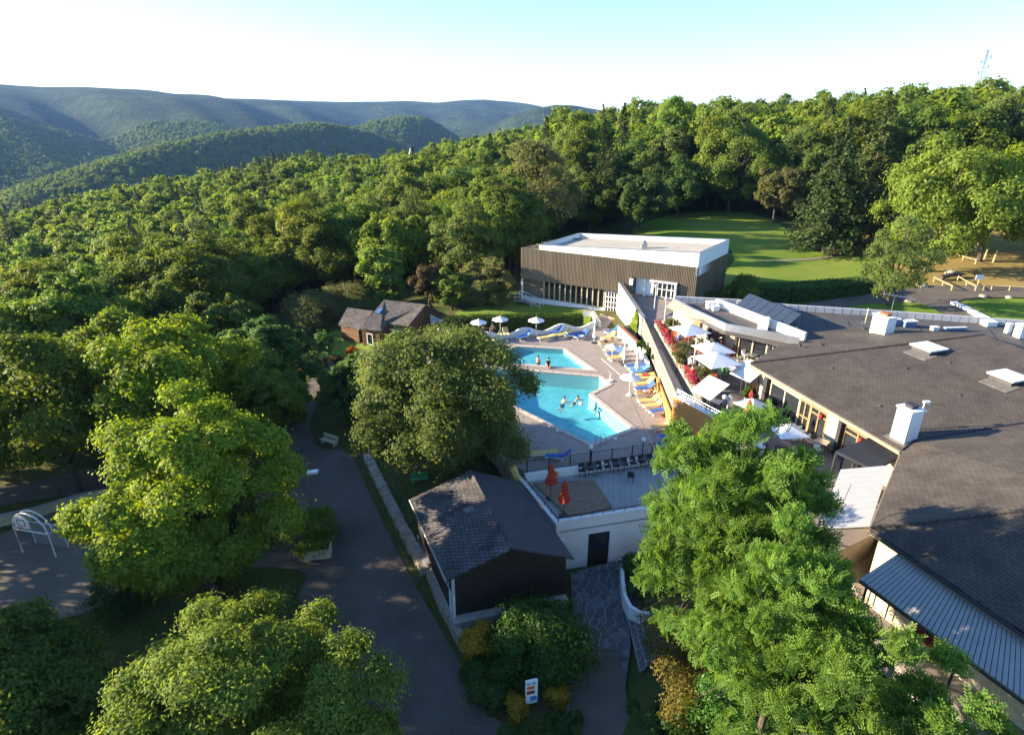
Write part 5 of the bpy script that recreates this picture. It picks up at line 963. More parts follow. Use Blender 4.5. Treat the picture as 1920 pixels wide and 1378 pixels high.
# ---- flat roofed wing at the back with stone shingle mansard and solar panels
def wing():
    zb, zt = 5.35, 6.25
    bo = [P(1249, 574, zb), P(1292.5, 595.7, zb), P(1358.5, 619, zb), P(1490, 651, zb)]; tp = [P(1264, 560, zt), P(1300, 579, zt), P(1362, 607, zt), P(1500, 634, zt)]
    o = thing('flat_roofed_wing', 'flat roofed wing with stone coloured mansard edge behind the terrace', 'building', (bo[0].x, bo[0].y, 2.9))
    for i in range(3): MB().slab([bo[i], bo[i + 1], tp[i + 1], tp[i]], .12).build('mansard', MT['mansard'], o)
    back = [P(1264, 560, 6.0), P(1380, 566, 6.0), P(1480, 576, 6.0), P(1700, 590, 6.0), P(1920, 606, 6.0), P(2080, 618, 6.0)]
    poly = [(p.x, p.y) for p in tp] + [P2(1560, 640, 5.7), P2(1900, 660, 5.7), P2(2080, 670, 5.7)] + [(p.x, p.y) for p in back[::-1][:-1]]
    MB().prism(poly, 5.2, 5.7).build('roof', MT['tarroof'], o)
    inner = [(p.x + .2, p.y + 1.25) for p in bo]; inner[0] = (bo[0].x + .9, bo[0].y + .3)
    MB().prism(inner + [(p.x, p.y - .3) for p in back[::-1][:-1]], 0, 5.15).build('wall', MT['cream'], o)
    # parapet coping panels one by one
    for a, b, n in ((back[0], back[1], 8), (back[1], back[2], 7), (back[2], back[3], 13), (back[3], back[4], 13), (back[4], back[5], 8)):
        for k in range(n):
            p, q = a.lerp(b, k / n + .003), a.lerp(b, (k + 1) / n - .003); MB().wall([p, q], 5.6, 6.25, .3).build('parapet_panel', MT['parapet'], o)
    MB().wall(tp, 5.6, 6.28, .2).build('mansard_cap', MT['steel'], o)
    # windows of the terrace front
    def win(fr, a, b, z0, z1, nx, nz, mat='cream'):
        d = MB()
        for i in range(nx + 1): c = a + (b - a) * i / nx; d.fbox(fr, c - .06, c + .06, -.72, -.55, z0, z1)
        for z in nz: d.fbox(fr, a, b, -.715, -.56, z - .05, z + .05)
        q = d.build('window', MT[mat], o); zz = sorted(nz)
        for i in range(nx):
            for z, z2 in zip(zz, zz[1:]): MB().fbox(fr, a + (b - a) * i / nx + .06, a + (b - a) * (i + 1) / nx - .06, -.66, -.64, z + .05, z2 - .05).build('pane', MT['glass'], q)
    f1, f2, f0 = Fr(bo[1], bo[2], (0, 30)), Fr(bo[2], bo[3], (0, 30)), Fr(bo[0], bo[1], (0, 30)); z = 2.9
    win(f1, u_at(f1, 1322, 4), u_at(f1, 1346, 4), z, 5.1, 2, (z + .05, z + .8, z + 1.5, 5.05), 'dark'); MB().fbox(f1, 0, .9, -.8, -.6, 4.2, 5.2).build('timber_panel', MT['woodframe'], o)
    a, b = u_at(f2, 1379, 4), u_at(f2, 1431, 4); win(f2, a, b, z, 4.9, 2, (z + .05, 4.85)); win(f2, b + .5, f2.L + .3, z, 4.9, 2, (z + .05, 4.85)); MB().fbox(f2, a - .2, f2.L, -.75, -.35, 4.92, 5.2).build('blind_box', MT['whitepaint'], o)
    for fr, u in ((f2, a - .25), (f1, u_at(f1, 1320, 4)), (f2, b + .25)): MB().fbox(fr, u - .12, u + .12, -.74, -.45, z - .2, 5.15).build('column', MT['dark'], o)
    # raised white curb and solar rack
    c0, c1 = P(1343, 567, 6.1), P(1510, 632, 6.1); MB().wall([c0, c1], 5.6, 6.5, .25).build('roof_curb', MT['white'], o); c2_, c3 = P(1380, 562, 6.1), P(1600, 596, 6.1)
    m = MB(); p = P(1430, 612, 5.9); m.box((p.x, p.y, 6.1), (.9, .8, 1.3), -.4); m.build('roof_curb', MT['white'], o)
    rk = thing('solar_rack', 'row of dark solar panels on a tilted rack', 'solar panels', P(1375, 572, 6.2)); A, B, C_, D = P(1376, 575, 6.2), P(1474, 614, 6.2), P(1503, 589, 7.05), P(1405, 550, 7.05)
    n = 7
    for k in range(n):
        q = [A.lerp(B, k / n + .004), A.lerp(B, (k + 1) / n - .004), D.lerp(C_, (k + 1) / n - .004), D.lerp(C_, k / n + .004)]; MB().slab(q, .07).build('panel', MT['panel'], rk)
    m = MB(); dn = Vector((0, 0, -.1))
    for t in (.02, .34, .66, .98): a, b = A.lerp(B, t) + dn, D.lerp(C_, t) + dn; m.tube([a, b], .04, 4); m.tube([b, Vector((b.x, b.y, 5.72))], .04, 4); m.tube([a, Vector((a.x, a.y, 5.72))], .04, 4); m.tube([Vector((a.x, a.y, 5.8)), Vector((b.x, b.y, 5.8))], .04, 4)
    m.build('rack', MT['steel'], rk)
    for px, py, s, mat, lab, nm in [(1333, 578, (.9, .6, .6), 'whitepaint', 'white air conditioning unit on the flat wing roof', 'roof_unit'), (1341, 582, (.6, .5, .4), 'whitepaint', 'small white box beside the white air conditioning unit', 'roof_unit'), (1703, 612, (1.1, .6, .5), 'bluegrey', 'blue grey roof unit right of the far chimney', 'roof_unit'), (1679, 610, (.5, .5, .6), 'bluegrey', 'narrow blue grey unit half hidden by the far chimney', 'roof_unit'), (1853, 610, (1.0, .8, .35), 'whitepaint', 'low white roof fan housing near the right border', 'roof_fan'), (1888, 624, (.35, .35, .8), 'whitepaint', 'slim white flue pipe near the right border', 'flue'), (1752, 619, (.6, .4, .25), 'whitepaint', 'small white vent at the edge of the big roof', 'roof_unit'), (1790, 620, (1.9, .2, .25), 'bluegrey', 'long blue roof duct behind the big roof', 'duct'), (1912, 632, (.8, .7, 1.1), 'whitepaint', 'white cylinder vent at the right border', 'flue')]:
        p = P(px, py, 5.72); t = thing(nm, lab, 'roof unit', p); m = MB(); m.box((p.x, p.y, p.z + s[2] / 2), s, .1); m.build('housing', MT[mat], t); m = MB(); m.box((p.x, p.y, p.z + s[2] + .045), (s[0] * 1.12, s[1] * 1.12, .08), .1); m.build('lid', MT['whitepaint'], t)
    p = P(1622, 607, 5.72); t = thing('roof_pole', 'thin pale pole standing on the flat roof', 'pole', p); m = MB(); m.tube([p, p + Vector((0, 0, 1.5))], .05, 6); m.tube([p, p + Vector((-.35, 0, .02)), p + Vector((0, 0, .5))], .02, 4); m.build('pole', MT['cream'], t)
wing()
# ---- lower front terrace with its white wall, above the entrance path
ZT, ZP = -.5, -3.72
def front_terrace():
    F0, F1, F2 = P(1047, 985, ZT), P(1215, 962, ZT), P(1275, 950, ZT); B0, B1, B2 = P(975, 900, ZT), P(990, 889, ZT), P(1251, 856, ZT); B3 = P(1345, 850, ZT)
    structure('front_terrace', MB().slab([F0, F2, P(1400, 925, ZT), B3, B2, B1, B0], 3.6), MT['terr2'])
    o = thing('terrace_wall', 'white wall below the front terrace with a dark doorway', 'wall', (F0.x, F0.y, ZP)); f = Fr(F0, F2, (0, 0))
    d0, d1 = u_at(f, 1101, -2.5), u_at(f, 1141, -2.5)
    MB().fbox(f, -.05, d0, .0, .14, -4.6, -.1).build('wall_body', MT['white'], o); MB().fbox(f, d1, f.L + 6, .0, .14, -4.6, -.1).build('wall_body', MT['white'], o); MB().fbox(f, d0, d1, .0, .14, -1.45, -.1).build('wall_body', MT['white'], o)
    MB().fbox(f, -.05, f.L + 6, .141, .19, -.92, -.86).build('string_course', MT['steel'], o); MB().fbox(f, -.08, f.L + 6, -.06, .2, -.098, -.04).build('coping', MT['white'], o)
    dd = MB().fbox(f, d0, d1, .02, .05, -4.2, -1.45).build('door', MT['darkwood'], o); MB().fbox(f, d0 + .12, d1 - .12, .051, .06, -2.8, -1.6).build('door_glass', MT['glass'], dd)
    m = MB(); m.tube([f.at(-.05, .05, .18), f.at(f.L + 6, .05, .18)], .03, 5)
    for k in range(12): m.tube([f.at(k * .75, .05, -.05), f.at(k * .75, .05, .18)], .025, 4)
    m.build('railing', MT['black'], o); MB().tube([f.at(.35, .2, -4.2), f.at(.35, .2, -3.0)], .06, 6).build('downpipe', MT['black'], o); m = MB(); m.box(f.at(.25, .28, -1.5), (.25, .2, .14)); m.build('wall_lamp', MT['whitepaint'], o)
    # parapet on the cabin side with a rail
    q = thing('side_parapet', 'white parapet with black rail between the cabin roof and front terrace', 'wall', (B0.x, B0.y, ZT)); MB().wall([P(972, 902, ZT), P(1046, 993, ZT)], -4.4, -.02, .24).build('wall_body', MT['white'], q); m = MB(); a, b = P(974, 900, ZT), P(1046, 991, ZT); a.z = b.z = .28; m.tube([a, b], .035, 5)
    for k in range(7): c = a.lerp(b, k / 6); m.tube([(c.x, c.y, -.05), (c.x, c.y, .28)], .028, 4)
    m.build('railing', MT['black'], q)
    # platform
    pq = [P(1000, 908, ZT), P(1112, 903, ZT), P(1148, 953, ZT), P(1068, 972, ZT)]; o2 = thing('timber_platform', 'flat brown platform on the front terrace under the red parasols', 'platform', pq[0])
    for k in range(9): a, b = k / 9 + .002, (k + 1) / 9 - .002; MB().slab([x + Vector((0, 0, .17)) for x in (pq[0].lerp(pq[3], a), pq[1].lerp(pq[2], a), pq[1].lerp(pq[2], b), pq[0].lerp(pq[3], b))], .17).build('board', MT['platform'], o2)
    # fence on the deck edge: posts, rails, bars
    A, B = P(988, 888, .0), P(1330, 838, 0); fe = thing('metal_fence', 'black metal fence with upright bars along the deck edge', 'fence', A); n = 9; L = (B - A).length; d = (B - A) / L
    structure('deck_kerb', MB().wall([P(984, 893, -.1), P(1335, 843, -.1)], -.6, .1, .3), MT['white'])
    for k in range(n + 1):
        p = A.lerp(B, k / n); MB().tube([(p.x, p.y, -.45), (p.x, p.y, 1.12)], .045, 6).build('post', MT['black'], fe)
        if k < n:
            q_ = A.lerp(B, (k + 1) / n); m = MB()
            for z in (.2, 1.02): m.tube([(p.x, p.y, z), (q_.x, q_.y, z)], .022, 4)
            nb = 13
            for j in range(1, nb): c = p.lerp(q_, j / nb); m.tube([(c.x, c.y, .2), (c.x, c.y, 1.02)], .011, 3)
            m.build('railing_panel', MT['black'], fe)
    return f
MT['crazystone'] = voro('crazy_paving', (.075, .078, .09), (.12, .12, .13), (.30, .28, .25), 2.6, .02)
MT['platform'] = M('platform_boards', (.235, .155, .10), .85, .2, 2.5, .003, stretch=(1, 1, 1))
TWF = front_terrace()

# ---- dark cabin
def cabin():
    a0, a1 = P(770, 935, .35), P(838, 1088, .35); b0, b1 = P(975, 902, .3), P(1076, 1046, .3); r0, r1 = P(882, 882, 2.15), P(960, 1027, 2.15)
    o = thing('dark_cabin', 'dark boarded cabin with a weathered shingle gable roof and blue side windows', 'cabin', (a1.x, a1.y, -2.6))
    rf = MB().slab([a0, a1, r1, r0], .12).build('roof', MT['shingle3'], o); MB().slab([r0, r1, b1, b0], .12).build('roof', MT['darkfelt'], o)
    MB().tube([r0 + Vector((0, 0, .02)), r1 + Vector((0, 0, .02))], .08, 6).build('ridge_cap', MT['shingle3'], o)
    pl = [a0, a1, r1, r0]; nn = (a1 - a0).cross(r0 - a0).normalized(); v = on_plane(885, 960, a0, nn); w2 = on_plane(905, 950, a0, nn); t = MB(); t.box((v + Vector((.05, .2, .09))), (1.1, .42, .14), R_(25), ); t.build('roof_vent', MT['steel'], rf)
    gl = Fr(a1, b1, (0, 0)); gb = Fr(a0, b0, (0, 80)); sl_ = Fr(a0, a1, (-30, 20)); i_ = .45
    L = gl.L; hr = lambda u: .22 + (2.0 - .22) * (1 - abs(u - L * .5) / (L * .5))
    rm = (r1 - a1).dot(Vector((*gl.u, 0))); hr = lambda u: .2 + (1.98 - .2) * (u / rm if u < rm else (L - u) / (L - rm))
    # gable boards laid on the slant, each board its own
    u0, u1, z0 = .28, L - .28, -2.75; core = [gl.at(u, -i_ - .1, z) for u, z in ((u0, z0), (u1, z0), (u1, hr(u1)), (rm, hr(rm)), (u0, hr(u0)))]; bk = [gl.at(u, -i_ - .25, z) for u, z in ((u0, z0), (u1, z0), (u1, hr(u1)), (rm, hr(rm)), (u0, hr(u0)))]
    m = MB(); m.add(core + bk, [(0, 1, 2, 3, 4), (9, 8, 7, 6, 5)] + [(i, (i + 1) % 5, 5 + (i + 1) % 5, 5 + i) for i in range(5)]); m.build('gable_wall', MT['darkwood'], o)
    def clip(poly, nx, ny, c):
        out = []
        for i in range(len(poly)):
            p, q = poly[i], poly[(i + 1) % len(poly)]; dp, dq = p[0] * nx + p[1] * ny - c, q[0] * nx + q[1] * ny - c
            if dp <= 0: out.append(p)
            if (dp < 0) != (dq < 0) and dp != dq: t = dp / (dp - dq); out.append((p[0] + (q[0] - p[0]) * t, p[1] + (q[1] - p[1]) * t))
        return out
    rr = random.Random(4)
    for half, poly, sx in (('l', [(u0, z0), (rm - .06, z0), (rm - .06, hr(rm)), (u0, hr(u0))], -1), ('r', [(rm + .06, z0), (u1, z0), (u1, hr(u1)), (rm + .06, hr(rm))], 1)):
        nx, ny = -sx * .62, .785; w_ = .27; cs = [p[0] * nx + p[1] * ny for p in poly]; c = min(cs)
        while c < max(cs):
            q = clip(clip(poly, nx, ny, c + w_ - .012), -nx, -ny, -c)
            if len(q) >= 3:
                y = rr.uniform(0, .02); m = MB(); k = len(q); m.add([gl.at(u, -i_ - .099, z) for u, z in q] + [gl.at(u, -i_ - .05 + y, z) for u, z in q], [tuple(range(k))[::-1], tuple(range(k, 2 * k))] + [(i, (i + 1) % k, k + (i + 1) % k, k + i) for i in range(k)]); m.build('board', MT['darkwood'], o)
            c += w_
    MB().fbox(gl, rm - .06, rm + .06, -i_ - .1, -i_ + .0, z0, hr(rm)).build('centre_post', MT['darkwood'], o)
    # side: low wall, blue windows, posts
    MB().fbox(sl_, .2, sl_.L - .3, -.5, -.36, -2.8, -1.15).build('side_wall', MT['white'], o); MB().fbox(sl_, .2, sl_.L * .34, -.5, -.38, -1.15, .2).build('side_wall', MT['wood'], o)
    k = 7; s0, s1 = sl_.L * .36, sl_.L - .32; fr = MB()
    for i in range(k + 1): c = s0 + (s1 - s0) * i / k; fr.fbox(sl_, c - .05, c + .05, -.5, -.33, -1.15, .2)
    fr.fbox(sl_, s0, s1, -.5, -.33, -1.15, -1.05); q = fr.build('window_frame', MT['lbluepaint'], o)
    for i in range(k): MB().fbox(sl_, s0 + (s1 - s0) * i / k + .055, s0 + (s1 - s0) * (i + 1) / k - .055, -.46, -.43, -1.04, .18).build('pane', MT['blueglass'], q)
    MB().tube([sl_.at(0, .06, .27), sl_.at(sl_.L, .06, .27)], .07, 6).build('gutter', MT['steel'], o)
    MB().prism([gl.at(.3, -.55, 0)[:2], gl.at(L - .3, -.55, 0)[:2], gb.at(gb.L - .3, -.5, 0)[:2], gb.at(.3, -.5, 0)[:2]], -4.5, -.02).build('body', MT['darkwood'], o)
    MB().prism([sl_.at(-.1, -.25, 0)[:2], sl_.at(sl_.L + .15, -.25, 0)[:2], gl.at(L - .2, .0, 0)[:2], gb.at(gb.L, .0, 0)[:2]], -4.8, -2.72).build('plinth', MT['joint'], o)
    return sl_, gl
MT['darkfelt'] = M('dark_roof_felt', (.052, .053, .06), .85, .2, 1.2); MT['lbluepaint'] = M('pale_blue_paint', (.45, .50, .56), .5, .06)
CSL, CGL = cabin()

# ---- rubble wall along the road, stone by stone
def rubble(name, label, pts, zb, h, th, seed, stone=.42):
    g = random.Random(seed); o = thing(name, label, 'wall', (*pts[0], zb[0])); zt = [a + h for a in zb]
    MB().wall(pts, [a - .5 for a in zb], [a - .04 for a in zt], th * .8).build('mortar_core', MT['joint'], o)
    for (a, b), (z0, z1) in zip(zip(pts, pts[1:]), zip(zb, zb[1:])):
        a, b = Vector(a), Vector(b); L = (b - a).length; d = (b - a) / L; nrm = Vector((-d.y, d.x)); rows = max(2, int(h / .3))
        for r in range(rows):
            u = -g.uniform(0, .2)
            while u < L - .1:
                w_ = stone * g.uniform(.7, 1.5); hh = h / rows; t = min(1, max(0, (u + w_ / 2) / L)); z = z0 + (z1 - z0) * t + hh * (r + .5); c = a + d * (u + w_ / 2); m = MB()
                sy = th * g.uniform(.92, 1.12); vs = []
                for dx, dy, dz in ((-1, -1, -1), (1, -1, -1), (1, 1, -1), (-1, 1, -1), (-1, -1, 1), (1, -1, 1), (1, 1, 1), (-1, 1, 1)):
                    k = Vector((dx * (w_ / 2 - .015) * g.uniform(.86, 1), dy * sy / 2 * g.uniform(.88, 1), dz * (hh / 2 - .012) * g.uniform(.8, 1.1 if r == rows - 1 else 1))); vs.append((c.x + d.x * k.x + nrm.x * k.y, c.y + d.y * k.x + nrm.y * k.y, z + k.z))
                m.add(vs, MB.BOXF); m.build('stone', MT['stone'] if g.random() < .6 else MT['stone2'], o); u += w_
MT['stone2'] = M('pale_field_stone', (.34, .29, .22), .95, .3, 2.5, .03, 8)
rubble('stone_wall', 'low rubble stone wall between the road and the cabin garden', [P2(690, 868, -3.3), P2(722, 935, -3.5), P2(762, 1015, -3.6), P2(800, 1085, -3.7)], [-3.4, -3.55, -3.65, -3.75], .95, .72, 41)
cb = CSL.at(CSL.L - 3.6, .0, 0)[:2]; rubble('stone_plinth_wall', 'rubble stone wall under the cabin side windows', [P2(806, 1090, -3.7), P2(832, 1150, -3.8), P2(866, 1215, -3.9)], [-3.8, -3.85, -3.95], 1.0, .45, 42)
p = P(808, 1075, -3.7); t = thing('meter_box', 'grey green service cabinet at the end of the stone wall', 'cabinet', p); m = MB(); m.box(p + Vector((0, 0, .55)), (.8, .5, 1.2), .9); m.build('cabinet_body', MT['stone2'], t); m = MB(); m.box(p + Vector((0, 0, 1.18)), (.9, .6, .07), .9); m.build('lid', MT['joint'], t)

# ---- crazy paving: every flagstone its own
def crazy(name, poly, z, seed, sp, label=None):
    g = random.Random(seed); o = structure(name, MB().prism(poly, z - .3, z), MT['joint']); xs = [p[0] for p in poly]; ys = [p[1] for p in poly]; S = []
    area = abs(sum(poly[i][0] * poly[(i + 1) % len(poly)][1] - poly[(i + 1) % len(poly)][0] * poly[i][1] for i in range(len(poly)))) / 2
    def ins(p):
        c = False; j = len(poly) - 1
        for i in range(len(poly)):
            a, b = poly[i], poly[j]
            if (a[1] > p[1]) != (b[1] > p[1]) and p[0] < (b[0] - a[0]) * (p[1] - a[1]) / (b[1] - a[1]) + a[0]: c = not c
            j = i
        return c
    for _ in range(6000):
        p = (g.uniform(min(xs), max(xs)), g.uniform(min(ys), max(ys)))
        if ins(p) and all(math.dist(p, q) > sp for q in S): S.append(p)
    A2 = sum(poly[i][0] * poly[(i + 1) % len(poly)][1] - poly[(i + 1) % len(poly)][0] * poly[i][1] for i in range(len(poly))); base = poly if A2 > 0 else poly[::-1]
    for s in S:
        c = [tuple(p) for p in base]
        for q in S:
            if q is s or math.dist(s, q) > sp * 4: continue
            nx, ny = q[0] - s[0], q[1] - s[1]; l = math.hypot(nx, ny); nx /= l; ny /= l; k = (s[0] + q[0]) / 2 * nx + (s[1] + q[1]) / 2 * ny - .03; out = []
            for i in range(len(c)):
                a, b = c[i], c[(i + 1) % len(c)]; da, db = a[0] * nx + a[1] * ny - k, b[0] * nx + b[1] * ny - k
                if da <= 0: out.append(a)
                if (da < 0) != (db < 0) and da != db: t = da / (da - db); out.append((a[0] + (b[0] - a[0]) * t, a[1] + (b[1] - a[1]) * t))
            c = out
            if len(c) < 3: break
        if len(c) >= 3: MB().prism(c, z - .02, z + .035 + g.uniform(-.01, .012)).build('flagstone', MT['flag'] if g.random() < .7 else MT['flag2'], o)
MT['flag2'] = M('pale_flagstone', (.13, .13, .14), .8, .25, 1.5, .006, 15)
crazy('entrance_path', [P2(1070, 1074, ZP), P2(1170, 1048, ZP), P2(1172, 1140, ZP), P2(1178, 1214, ZP), P2(1078, 1215, ZP)], ZP, 51, .40)
crazy('side_path', [P2(1178, 1150, ZP + .02), P2(1182, 1214, ZP + .02), P2(1172, 1285, ZP + .02), P2(1160, 1219, ZP + .02)], ZP + .03, 52, .36)
st = thing('paved_steps', 'broad flagged steps with pale edges beside the curved white planter', 'steps', P(1195, 1190, ZP))
for k in range(5):
    a0, a1, b0, b1 = P(1176 + k * 10, 1160 + k * 2, ZP), P(1200 + k * 11, 1262 - k * 8, ZP), P(1186 + k * 10, 1162 + k * 2, ZP), P(1211 + k * 11, 1254 - k * 8, ZP); z = ZP + .07 + k * .1
    MB().prism([tuple(x.to_2d()) for x in (a0, b0, b1, a1)], ZP - .3, z).build('step', MT['crazystone'], st); MB().prism([tuple(x.to_2d()) for x in (a0, a0.lerp(b0, .12), a1.lerp(b1, .12), a1)], z - .05, z + .012).build('step_edge', MT['joint'], st)
drape('lower_drive', [P2(1074, 1217, -3.9), P2(1160, 1218, -3.9), P2(1172, 1290, -3.9), P2(1190, 1420, -3.9), P2(1050, 1420, -4), P2(1066, 1300, -3.95)], MT['asphalt'], z=-3.80, dz=0)
# curved white planter
ar = [P2(1164, 1068, ZP), P2(1166, 1110, ZP), P2(1170, 1140, ZP), P2(1180, 1160, ZP), P2(1200, 1172, ZP), P2(1240, 1172, ZP), P2(1275, 1160, ZP)]; o = thing('curved_planter', 'curved white planter wall full of dark shrubs by the entrance path', 'planter', (*ar[0], ZP)); MB().wall(ar, [ZP - .4] * 7, [ZP + 1.0] * 7, .2).build('planter_wall', MT['white'], o); m = MB(); m.prism(ar + [P2(1280, 1080, ZP)], ZP, ZP + .8); m.build('soil', MT['soil'], o); m = MB(); q = Vector((*ar[4], ZP + .85)); m.tube([q + Vector((-.35, -.16, .0)), q + Vector((.4, -.12, -.12))], .03, 5); m.build('bracket', MT['black'], o)
for k, (px, py, R, H, lab) in enumerate([(1192, 1085, .95, 1.2, 'dark shrub at the back of the curved planter'), (1205, 1120, 1.0, 1.1, 'dark shrub in the middle of the curved planter'), (1245, 1110, 1.2, 1.4, 'dark shrub on the right of the curved planter'), (1218, 1148, .7, .8, 'low dark shrub at the front of the curved planter')]): bush_kind('planter_shrub', lab, 'shrub', 340 + k, R, H, 3200, .16, 'dark', .5, 9, sq=(.85, .85)).location = P(px, py - 12, ZP + .75)

# ---- cottage
def cottage():
    o = thing('wooden_cottage', 'brown wooden cottage with weathered shingle roofs near the pool', 'cottage', P(700, 640, -1.8)); ze, zr = .5, 2.4
    e0, e1 = P(675, 616, ze), P(713, 620, ze); n0 = P(727, 606, ze + .25); e2 = P(766, 610, .95); r0, r1 = P(720, 562, zr), P(798, 571, zr); v = P(698, 585, 1.5)
    rf = MB().slab([e0, e1, n0, e2, r1, r0], .16).build('roof', MT['shingle2'], o)
    s0, s1, s2, s3 = P(634, 608, .1), P(675, 617, .1), P(700, 583, 1.35), P(651, 577, 1.35); MB().slab([s0, s1, s2, s3], .14).build('roof', MT['shingle2'], o)
    MB().slab([r0, r1, P(853, 597, .4), P(800, 590, .3)], .14).build('roof', MT['shingle2'], o)
    z0 = -2.7
    def wl(p, q, za, zb, mat='wood', nm='wall'):
        m = MB(); m.wall([p, q], [z0, z0], [za, zb], .15); return m.build(nm, MT[mat], o)
    k = Vector((.12, .35, 0)); E0, E1 = e0 + k, e1 + k + Vector((-.25, 0, 0)); N0 = n0 + Vector((.05, .35, 0)); E2 = e2 + Vector((-.1, .4, 0)); R1 = r1 + Vector((-.3, -.1, 0)); S0, S1, S3 = s0 + Vector((.3, .3, 0)), s1 + Vector((-.2, .3, 0)), s3 + Vector((.25, -.15, 0)); X = P(853, 597, .4) + Vector((-.5, -.3, 0))
    wl(E0, E1, ze - .2, ze - .2); wl(E1, N0, ze - .2, ze + .1); wl(N0, E2, ze - .7, ze - .3, 'glass', 'window_wall'); wl(E2, R1, .75, 2.2); wl(R1, X, 2.2, .2); wl(S0, S1, -.05, -.05); wl(S0, S3, -.05, 1.2)
    # plank cladding, one by one, on three walls
    for p, q, zt, nr in ((E0, E1, ze - .2, 13), (S0, S1, -.05, 11), (E2, R1, .6, 14)):
        f = Fr(p, q, (0, 0))
        for i in range(nr): a = z0 + .3 + (zt - z0 - .3) * i / nr; b = z0 + .3 + (zt - z0 - .3) * (i + 1) / nr - .02; MB().fbox(f, .02, f.L - .02, .076, .1 + .01 * (i % 2), a, b).build('plank', MT['wood2'] if (i % 3) else MT['wood'], o)
    f = Fr(E0, E1, (0, 0)); u = u_at(f, 695, -.9); w_ = MB()
    for a, b, c, d in ((u - .42, u - .3, -1.5, -.1), (u + .3, u + .42, -1.5, -.1), (u - .42, u + .42, -1.55, -1.43), (u - .42, u + .42, -.2, -.08)): w_.fbox(f, a, b, .1, .16, c, d)
    q = w_.build('window', MT['whitepaint'], o); MB().fbox(f, u - .3, u + .3, .11, .125, -1.43, -.2).build('pane', MT['glass'], q)
    f = Fr(N0, E2, (0, 0)); w_ = MB()
    for t in (0, .33, .66, 1): w_.fbox(f, f.L * t - .07, f.L * t + .07, .06, .16, z0, ze - .35)
    w_.fbox(f, 0, f.L, .06, .16, ze - .75, ze - .55); w_.build('window_frame', MT['lbluepaint'], o)
    f = Fr(R1, X, (30, 60)); w_ = MB(); w_.add([f.at(u, n, z) for n in (.09, .14) for u, z in ((.8, .0), (2.3, .0), (2.3, .35), (.8, 1.15))], [(0, 1, 2, 3), (7, 6, 5, 4)] + [(i, (i + 1) % 4, 4 + (i + 1) % 4, 4 + i) for i in range(4)]); w_.build('gable_window', MT['lbluepaint'], o)
    c = P(711, 584, 1.65); m = MB(); m.box(c + Vector((0, 0, .06)), (.6, .95, .1), m=Matrix.Rotation(-.32, 4, 'Z') @ Matrix.Rotation(.35, 4, 'X')); m.build('roof_window', MT['blueglass'], rf)
MT['wood2'] = M('pale_brown_boards', (.15, .072, .032), .75, .3, 5, .004, stretch=(1, 1, 6))  # paler brown boards, mixed with the darker ones plank by plank
cottage()

# ---- far things: village, church, tower
def house(px, py, d, w_, dp, h, rh, wall, roof, label, rz=0.2, nm='village_house'):
    p = PD(px, py, d); zg = hz(p.x, p.y); z = p.z - h; o = thing(nm, label, 'house', (p.x, p.y, zg)); m = MB(); R = Matrix.Rotation(rz, 4, 'Z'); T = Vector((p.x, p.y, 0))
    c = lambda x, y, zz: tuple(R @ Vector((x, y, 0)) + T + Vector((0, 0, zz))); b = min(zg - 1, z - 1); W, D = w_ / 2, dp / 2
    m.add([c(-W, -D, b), c(W, -D, b), c(W, D, b), c(-W, D, b), c(-W, -D, z + h), c(W, -D, z + h), c(W, D, z + h), c(-W, D, z + h), c(-W, 0, z + h + rh), c(W, 0, z + h + rh)], [(0, 1, 5, 4), (2, 3, 7, 6), (1, 2, 6, 9, 5), (3, 0, 4, 8, 7), (0, 3, 2, 1), (4, 5, 9, 8), (6, 7, 8, 9)]); m.build('wall', MT[wall], o)
    m = MB(); e = .5
    for s in (-1, 1): m.slab([c(-W - e, s * (D + e), z + h - .3), c(W + e, s * (D + e), z + h - .3), c(W + e, 0, z + h + rh + .15), c(-W - e, 0, z + h + rh + .15)], .2)
    m.build('roof', MT[roof], o)
    for k in range(3):
        m = MB(); x = (k - 1) * w_ * .3; m.add([c(x - .5, -D - .05, z + h * .35), c(x + .5, -D - .05, z + h * .35), c(x + .5, -D - .05, z + h * .75), c(x - .5, -D - .05, z + h * .75), c(x - .5, -D + .1, z + h * .35), c(x + .5, -D + .1, z + h * .35), c(x + .5, -D + .1, z + h * .75), c(x - .5, -D + .1, z + h * .75)], MB.BOXF); m.build('window', MT['glass'], o)
    return o
for a in [(650, 304, 640, 20, 10, 6, 4.0, 'stone2', 'slate', 'long slate roofed village house left of the church', .1), (685, 303, 650, 13, 9, 6, 5, 'stone', 'slate', 'steep slate roofed house in the village', -.4), (735, 300, 660, 12, 9, 6, 4, 'stone', 'slate', 'dark roofed village house beside the church tree', .3), (752, 304, 640, 9, 8, 5, 3, 'stone2', 'terracotta', 'small red roofed house below the church', .2), (618, 306, 650, 12, 9, 5, 3.5, 'stone2', 'slate', 'slate roofed house at the left end of the village', .5)]: house(*a)
